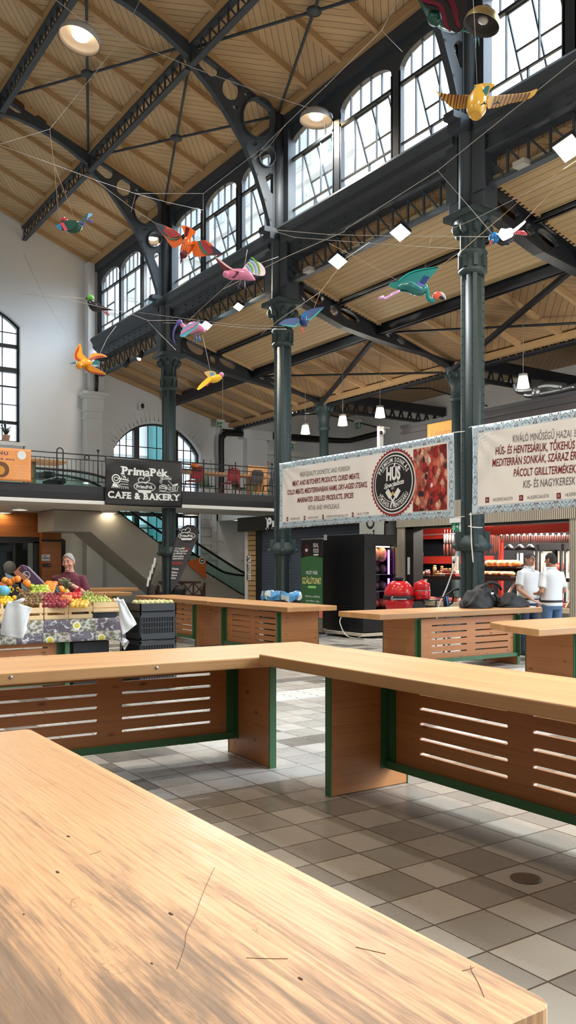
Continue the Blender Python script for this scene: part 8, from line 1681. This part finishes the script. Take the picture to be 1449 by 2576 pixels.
# 12 striped bird at the top edge
b = Bird('dark green bird sculpture with wavy pink stripes, cut by the top edge', 12.6, (1120, 40))
b.body('body', [(1062, -30, 24), (1096, -4, 42), (1122, 20, 44), (1136, 44, 38), (1148, 64, 22), (1158, 76, 8)], PB['green']); b.ball('breast', 1094, 44, 20, PB['green'], -.2)
w = b.plate('wing', [(1054, -8), (1072, 18), (1090, 24), (1108, 30), (1122, 62), (1146, 82), (1162, 76), (1174, 50), (1176, 6), (1168, -40), (1080, -44)], PB['black'], lambda x, y: .0, near=.34, th=.04)
for pts in ([(1056, 2), (1074, 9), (1092, 12), (1104, 20), (1110, 40), (1116, 62), (1126, 74), (1134, 80), (1128, 64), (1122, 42), (1116, 18), (1104, 6), (1086, 0), (1064, -6)], [(1096, -8), (1120, -2), (1132, 10), (1140, 36), (1148, 64), (1160, 72), (1154, 50), (1152, 30), (1144, 4), (1130, -10)]): b.plate('pink_stripe', pts, PB['wine'], near=.36, par=w)
for k, x in enumerate((1190, 1196, 1203)): b.limb('toe', [(1196, 84), (x, 98), (x - 1 + k * 2, 118 - 3 * abs(k - 1))], [2.4, 2, .8], PB['deep'], .05)
b.limb('leg', [(1152, 70), (1178, 80), (1196, 84)], 2.6, PB['deep'], .05)
# ================================================================= dome lamps
LAMPG = paint('lamp_grey', rgb(196, 200, 204), .4, .2); LAMPIN = paint('lamp_inside', rgb(58, 52, 48), .6); BULB = emit('warm_bulb', (1, .78, .5), 40); LAMPO = paint('lamp_outer_olive', rgb(150, 132, 84), .3, .6)
def dome(label, px, py, wpx, dia, tilt, on=True, outer=None, W=LAMPW, at=None):
    D = dia * FPX / wpx if wpx else 0; c = V(at) if at else atD(px, py, D); t = thing('dome_lamp', label, 'lamp', tuple(c), 'hanging dome lamps'); R_ = Matrix.Translation(c) @ Matrix.Rotation(tilt[0], 4, (RIGHT.x, RIGHT.y, 0)) @ Matrix.Rotation(tilt[1], 4, (FWD.x, FWD.y, 0)); r = dia / 2
    H_ = 1.0 if on else 1.2; out = [(r, 0), (r * 1.0, r * .06), (r * .96, r * .26), (r * .78, r * .48), (r * .5, r * .6), (r * .22, r * .66), (.03, r * .67)]; inn = [(r * .97, .0), (r * .93, r * .22), (r * .75, r * .43), (r * .45, r * .54), (.01, r * .56)]
    out = [(a_, z_ * H_) for a_, z_ in out]; inn = [(a_, z_ * H_) for a_, z_ in inn]; mb = MB(); mb.lathe(out, n=32, M=R_, cap=False); obj('shade', mb, outer or LAMPG, t); mb = MB(); mb.lathe([(r, 0)] + inn, n=32, M=R_, cap=False); obj('reflector', mb, LAMPIN, t)
    mb = MB(); mb.lathe([(.03, r * .64), (.1, r * .66), (.1, r * .78), (.05, r * .86), (.03, r * 1.0)], n=14, M=R_ @ Matrix.Translation((0, 0, r * .66 * (H_ - 1)))); obj('fitting', mb, paint('lamp_fitting%d' % len(MATS), rgb(120, 122, 124), .4, .6), t)
    if on:
        mb = MB(); mb.ball((0, 0, r * .3), (r * .42, r * .42, r * .2), 16, 10, R_); obj('bulb', mb, BULB, t)
        l = bpy.data.lights.new('dome_lamp_light', 'SPOT'); l.energy = W; l.color = (1, .93, .84); l.spot_size = radians(150); l.spot_blend = .6; l.shadow_soft_size = .18; o = bpy.data.objects.new('dome_lamp_light', l); COL.objects.link(o); o.matrix_world = R_ @ Matrix.Translation((0, 0, -.08)); o['kind'] = 'light'
    else: mb = MB(); mb.ball((0, 0, r * .3), (r * .3, r * .3, r * .2), 14, 9, R_); obj('bulb', mb, paint('bulb_off', rgb(190, 186, 176), .2), t)
    return c
L1 = dome('grey dome lamp glowing warm at the upper left, its boss of rods behind it', 199, 103, 106, .77, (-.14, .2)); L2 = dome('grey dome lamp glowing warm before the clerestory windows', 795, 305, 84, .72, (0, .06)); L3 = dome('grey dome lamp glowing warm behind the big orange bird', 383, 607, 61, .72, (0, .04)); L4 = dome('olive dome lamp with a black inside at the top right edge, unlit', 1211, 64, 92, .5, (.0, .3), False, LAMPO)
for at, l in (((0, 15, 11.1), 'left of the upper two'), ((.4, 2.2, 11.1), 'above the viewer'), ((5.6, 8.6, 11.1), 'over the top edge'), ((0, 8.6, 11.1), 'above and left of the viewer'), ((5.6, 2.2, 11.1), 'above and right of the viewer')):
    dome('grey dome lamp glowing warm outside the picture, %s' % l, 0, 0, 0, .77, (0, 0), at=at)
# ================================================================= floodlights along the girder
FLC = emit('cool_flood', (.86, .98, 1), 60); FLW = emit('warm_flood', (1, .93, .72), 60)
for i, (px, py, l, cool, sz) in enumerate(((1007, 586, 'under the girder just left of the banner column', 1, .3), (850, 658, 'under the girder above the flamingo', 1, .3), (600, 772, 'small and warm, below the pink bird', 0, .2), (519, 819, 'beside the ibis', 1, .24), (1430, 374, 'at the right edge', 0, .36))):
    c = onX(px, py, 10.8); t = thing('floodlight', 'bright square floodlight %s' % l, 'floodlight', tuple(c), 'floodlights on the girder')
    n = (V((0, 0, CH)) - c).normalized() * .55 + V((-.1, 0, -1)) * .7; n.normalize(); u = V((0, 1, 0)); u = (u - n * u.dot(n)).normalized(); v = n.cross(u); s = sz / 2
    M = Matrix(((u.x, v.x, n.x, c.x), (u.y, v.y, n.y, c.y), (u.z, v.z, n.z, c.z), (0, 0, 0, 1))); mb = MB(); mb.box((-s, -s, -.1), (s, s, -.004), M); obj('housing', mb, DARK, t, bevel=.01)
    mb = MB(); mb.add([M @ V(p) for p in ((-s * .92, -s * .92, 0), (s * .92, -s * .92, 0), (s * .92, s * .92, 0), (-s * .92, s * .92, 0))], [(0, 1, 2, 3)]); obj('lit_panel', mb, FLC if cool else FLW, t, fix=False)
    mb = MB(); mb.tube([M @ V((0, 0, -.08)), (c.x + .12, c.y, c.z + .12), (11.0, c.y, 8.04)], .018, 6); obj('bracket', mb, DARK, t)
    li = bpy.data.lights.new('floodlight_light', 'AREA'); li.energy = 55; li.size = sz; li.color = (.9, .97, 1) if cool else (1, .9, .7); o = bpy.data.objects.new('floodlight_light', li); COL.objects.link(o); o.matrix_world = M @ Matrix.Translation((0, 0, .03)) @ Matrix.Rotation(pi, 4, 'X'); o['kind'] = 'light'
# track spots near the far column, sensor boxes
for px, py, l in ((322, 910, 'left'), (357, 891, 'right')):
    c = onX(px, py, 10.9); t = thing('track_spot', '%s small track spot under the lattice near the end wall' % l, 'spotlight', tuple(c), 'track spots'); mb = MB(); mb.tube([c + V((0, 0, .12)), c, c + V((-.12, -.05, -.16))], [.02, .07, .08], 10); obj('head', mb, DARK, t)
    if l == 'right': mb = MB(); mb.tube([c + V((-.121, -.051, -.161)), c + V((-.123, -.052, -.163))], .07, 10); obj('lens', mb, WARM, t)
for px, py, l in ((777, 680, 'above the blue bird'), (1312, 413, 'right of the banner column')):
    c = onX(px, py, 10.85); mb = MB(); mb.box((c.x - .08, c.y - .12, c.z - .04), (c.x + .08, c.y + .12, c.z + .05)); tag(obj('sensor_box', mb, GREY), 'small grey box under the girder lattice, %s' % l, 'box')
# ================================================================= pendant lamps beyond the second row
SHADE = None
m, nt, b_ = nodes('frosted_shade', .5, 0, (.9, .84, .72)); b_.inputs['Emission Color'].default_value = (1, .86, .62, 1); b_.inputs['Emission Strength'].default_value = 1.3
for px, py, l in ((768, 1080, 'farthest, beside the right hand slim column'), (862, 1058, 'second, in the gap left of the yellow sign'), (956, 1037, 'third, above the white security camera'), (1316, 960, 'nearest, before the silver ducts')):
    c = onX(px, py, 15.0); t = thing('pendant_lamp', 'small frosted white pendant lamp, %s' % l, 'lamp', tuple(c), 'white pendant lamps')
    mb = MB(); mb.lathe([(.14, -.14), (.1, .1), (.09, .12)], tuple(c), 18); obj('shade', mb, m, t); mb = MB(); mb.lathe([(.1, .12), (.1, .17), (.02, .19)], tuple(c), 14); obj('cap', mb, GREY, t); mb = MB(); mb.tube([(c.x, c.y, c.z + .18), (c.x, c.y, aislez(15) - .1)], .008, 5); obj('cord', mb, GREY, t)
    li = bpy.data.lights.new('pendant_light', 'POINT'); li.energy = 55; li.color = (1, .93, .82); li.shadow_soft_size = .12; o = bpy.data.objects.new('pendant_light', li); COL.objects.link(o); o.location = (c.x, c.y, c.z - .22); o['kind'] = 'light'
for yy, l in ((10.5, 'behind the right hand banner'), (6.5, 'beyond the right edge')):  # two unseen lamps added to the row to brighten the aisle
    c = V((15.0, yy, 5.7)); t = thing('pendant_lamp', 'small frosted white pendant lamp added unseen %s' % l, 'lamp', tuple(c), 'white pendant lamps')
    mb = MB(); mb.lathe([(.14, -.14), (.1, .1), (.09, .12)], tuple(c), 18); obj('shade', mb, m, t); mb = MB(); mb.tube([(c.x, c.y, c.z + .1), (c.x, c.y, aislez(15) - .1)], .008, 5); obj('cord', mb, GREY, t)
    li = bpy.data.lights.new('pendant_light', 'POINT'); li.energy = 55; li.color = (1, .93, .82); li.shadow_soft_size = .12; o = bpy.data.objects.new('pendant_light', li); COL.objects.link(o); o.location = (c.x, c.y, c.z - .22); o['kind'] = 'light'
# ================================================================= cords
CORD = paint('cord_white', rgb(168, 164, 160), .7); CORDT = paint('cord_tan', rgb(176, 150, 116), .7)
def cord(label, pts, r=.9, mat=None, sag=0):
    """pts: (px, py, depth); straight taut pieces"""
    P = [atD(x, y, D) for x, y, D in pts]; R = [r * .72 * p[2] / FPX for p in pts]; mb = MB(); mb.tube(P, R, 6, smooth=True)
    for q, (x, y, D) in list(zip(P, pts))[1:-1]: mb.ball(tuple(q), r * 1.6 * D / FPX, 6, 4)
    return tag(obj('cord', mb, mat or CORD), label, 'cord', 'cords that carry the birds')
cord('cord with the chain that carries the two upper dome lamps', [(130, -8, 13), (199, 45, 14.4), (308, 97, 15), (490, 172, 16), (640, 226, 17), (760, 266, 18), (842, 291, 18.5)], 1.1)
cord('cord crossing the lamp chain and running down to the knot above the green bird', [(352, 0, 12), (308, 97, 15), (125, 325, 13.5), (-5, 364, 12)], .8)
cord('twin cord from the knot down to the green bird', [(125, 325, 13.5), (136, 415, 13.5), (149, 556, 13.5)], .8, CORDT); cord('second tan strand slanting to the tail of the green bird', [(136, 415, 13.5), (188, 551, 13.5)], .8, CORDT)
cord('long cord from the left edge past the green bird strands to the far truss', [(-5, 364, 12.5), (136, 414, 13.6), (238, 452, 15), (340, 487, 17), (425, 510, 19), (512, 529, 21)], .8); cord('bright cord from the long cord down to the wing of the orange bird', [(237, 451, 14.5), (330, 522, 14.2), (390, 561, 14)], .9)
cord('level cord from the far truss to the knot before the clerestory window', [(330, 533, 17), (341, 487, 17), (511, 487, 17.5), (511, 596, 17.5)], .9); cord('cord rising from that knot along the windows to the top edge', [(511, 487, 17.5), (660, 372, 15.5), (716, 316, 14), (820, 216, 12.5), (960, 77, 11), (1004, -6, 10)], .9); cord('short cord from the rising cord to the window spandrel', [(960, 77, 11), (1012, 130, 11.5)], .8); cord('second strand beside the rising cord at the nearer truss', [(716, 316, 14), (676, 370, 15), (640, 400, 16)], .8)
cord('slack cord from the left edge to the ibis', [(-5, 728, 14), (200, 760, 14.5), (330, 790, 15), (372, 806, 15.2), (430, 806, 15.4), (454, 806, 15.5)], .8); cord('cord from the white pilaster over the ibis to the middle column', [(350, 786, 18), (430, 797, 17), (500, 806, 16), (600, 818, 15.5), (716, 822, 15)], .8); cord('cord from the ibis to the middle column, lower strand', [(410, 812, 16), (520, 815, 15.6), (648, 828, 15.4), (720, 828, 16)], .8); cord('thin cord from the ibis knot down to the far column', [(372, 808, 15.2), (400, 838, 16), (442, 880, 20)], .7)
cord('long cord from the middle column up past the banner column to the right edge', [(560, 728, 17), (716, 648, 15), (865, 583, 13.5), (872, 575, 13.4), (1101, 429, 11.5), (1449, 150, 9), (1470, 132, 8.8)], 1.1); cord('short cord from the long cord to the blue head of the white bird', [(1101, 429, 11.5), (1180, 520, 12.5), (1240, 590, 13)], .9)
cord('level cord from the middle column to the blue head of the white bird', [(676, 577, 15), (826, 590, 14), (1000, 594, 13.2), (1238, 596, 13)], .9); cord('second level cord sagging from the middle column to the banner column', [(676, 577, 15), (740, 597, 14.6), (930, 612, 13.6), (1083, 622, 13.4), (1162, 626, 14.2)], .8); cord('cord from the level cord to the tail of the flamingo', [(828, 612, 14), (900, 650, 13.5), (1000, 706, 13)], .8, CORDT); cord('cord from the level cord down to the flamingo wing', [(1084, 598, 13), (1068, 676, 13.2)], .8, CORDT); cord('cord from the flamingo wing tip up to the banner column', [(1102, 672, 13.3), (1160, 632, 14), (1345, 473, 14), (1449, 405, 13)], .8, CORDT)
cord('cord from the white bird tail up to the right edge', [(1308, 566, 13.1), (1400, 470, 12), (1460, 408, 11.4)], .8, CORDT); cord('cord from the level cord over the banner column to the right edge', [(1084, 598, 13), (1200, 548, 12.6), (1352, 472, 12), (1460, 416, 11.4)], .8)
cord('cord from the blue bird up to the slatted ceiling', [(790, 775, 13), (806, 734, 13.4), (870, 650, 14.2), (929, 610, 14.8)], .8, CORDT); cord('cord from the blue bird down left to the middle column', [(806, 734, 13.4), (700, 806, 13.2), (656, 842, 13.4)], .9); cord('cord from the pink bird up to the girder', [(614, 678, 14.5), (620, 640, 14.8), (622, 628, 15)], .9); cord('cord from the pink bird to the middle column upper casing', [(655, 662, 14.7), (700, 646, 15.2)], .8); cord('cord from the pink bird down left to the far column', [(590, 700, 14.6), (500, 782, 16), (475, 806, 18)], .8)
cord('cord from the ibis down to the yellow bird', [(509, 842, 15.5), (520, 890, 15.2), (529, 934, 15)], .7); cord('cord hanging from the yellow bird toward the green exit sign', [(560, 952, 15.2), (560, 1060, 24)], .6); cord('thin cord from the end wall to the orange swallow', [(60, 640, 27.6), (118, 762, 20), (160, 826, 17.5), (184, 876, 16)], .6); cord('cord from the orange swallow up to the sill girder', [(250, 892, 16.2), (270, 850, 22), (292, 820, 26)], .7); cord('thin cord from the left edge to the parrot', [(-5, 726, 14), (120, 742, 14.5), (222, 752, 15)], .6)
cord('cord that holds the yellow striped bird from the window head', [(1200, 218, 9.1), (1196, 120, 9), (1196, 100, 8.9), (1190, -10, 8.8)], .9)
cord('cord carrying the olive dome lamp and the striped bird over the top edge', [(1216, 30, 11.7), (1214, -10, 11.7)], .9)
# ================================================================= outside: the street seen through the windows
FAC = paint('pale_facade', rgb(240, 240, 238), .8, 0, .04, 1)
FACD = paint('facade_window', rgb(206, 216, 222), .4)
TEAL = paint('teal_pilaster', rgb(70, 130, 130), .6)
def facade(name, label, org, u, w, h, nx, nz):
    u = V(u); n = V((-u.y, u.x, 0)); t = thing(name, label, 'building', org)
    o = V(org)
    def P(a, b, z): q = o + u * a + n * b; return (q.x, q.y, o.z + z)
    mb = MB(); Mx = Matrix(((u.x, n.x, 0, o.x), (u.y, n.y, 0, o.y), (0, 0, 1, o.z), (0, 0, 0, 1)))
    mb.box((0, 0, 0), (w, 1.2, h), Mx)
    for k in range(nz + 1): mb.box((-.2, -.25, k * h / nz - .15), (w + .2, 0, k * h / nz + .15), Mx)
    obj('wall', mb, FAC, t); mb = MB(); mg = MB(); cw = w / nx; chh = h / nz
    for i in range(nx):
        for k in range(nz):
            x = (i + .5) * cw; z = k * chh + chh * .22
            mb.box((x - cw * .24, -.12, z - .1), (x + cw * .24, 0, z + chh * .66), Mx); mg.box((x - cw * .17, -.16, z), (x + cw * .17, -.1, z + chh * .56), Mx)
    obj('window_surrounds', mb, WHITE, t); obj('window_panes', mg, FACD, t)
    return t
facade('street_house', 'pale house front seen through the farther clerestory windows', (27, 78, 0), (0, -1, 0), 44, 34, 14, 9)
facade('street_house', 'pale house front seen through the end wall windows', (-6, 46, 0), (1, 0, 0), 32, 20, 13, 5)
mb = MB()
mb.box((20.9, 45.0, 0), (21.45, 45.7, 17))
tag(obj('teal_pillar', mb, TEAL), 'teal pillar across the street, seen through the aisle window', 'pillar')
# ================================================================= sky
w = bpy.data.worlds.new('sky'); SC.world = w; w.use_nodes = True; nt = w.node_tree; g = G(nt)
bg = nt.nodes['Background']
tc = g.n('TexCoord').outputs['Generated']
x, y, z = g.xyz(tc)
d = g.m('ADD', g.m('ADD', g.m('MULTIPLY', x, .66), g.m('MULTIPLY', y, -.18)), g.m('MULTIPLY', z, .73))
lobe = g.m('POWER', g.m('MAXIMUM', d, 0.0), 6.0)
up = g.step(z, -.02, .25)
st = g.m('ADD', g.m('MULTIPLY', up, g.m('ADD', .85, g.m('ADD', g.m('MULTIPLY', g.m('MAXIMUM', y, 0.0), .8), g.m('MULTIPLY', g.m('MAXIMUM', x, 0.0), .5)))), g.m('MULTIPLY', lobe, 13.0)); st = g.m('ADD', st, .25)
nt.links.new(st, bg.inputs['Strength'])
bg.inputs['Color'].default_value = (.76, .88, 1.0, 1)
# ================================================================= camera and view
cd = bpy.data.cameras.new('camera'); cam = bpy.data.objects.new('camera', cd); COL.objects.link(cam)
cam.location = (0, 0, CH); cam.rotation_euler = (pi / 2, 0, -TH)
cd.sensor_fit = 'VERTICAL'; cd.sensor_height = 36; cd.sensor_width = 36 * 1449 / 2576; cd.lens = FPX / 2576 * 36
cd.shift_y = (HY - 1288) / 2576; cd.clip_start = .05; cd.clip_end = 300
SC.camera = cam
vs = SC.view_settings; vs.view_transform = 'Standard'; vs.look = 'None'; vs.gamma = 1; vs.exposure = EXPO; vs.use_curve_mapping = False
cy = SC.cycles; cy.max_bounces = 6; cy.diffuse_bounces = 4; cy.glossy_bounces = 2; cy.transmission_bounces = 4; cy.transparent_max_bounces = 12
cy.use_denoising = True; cy.caustics_reflective = False; cy.caustics_refractive = False; cy.sample_clamp_indirect = 8
for o in bpy.data.objects:
    if '_w' in o: del o['_w']
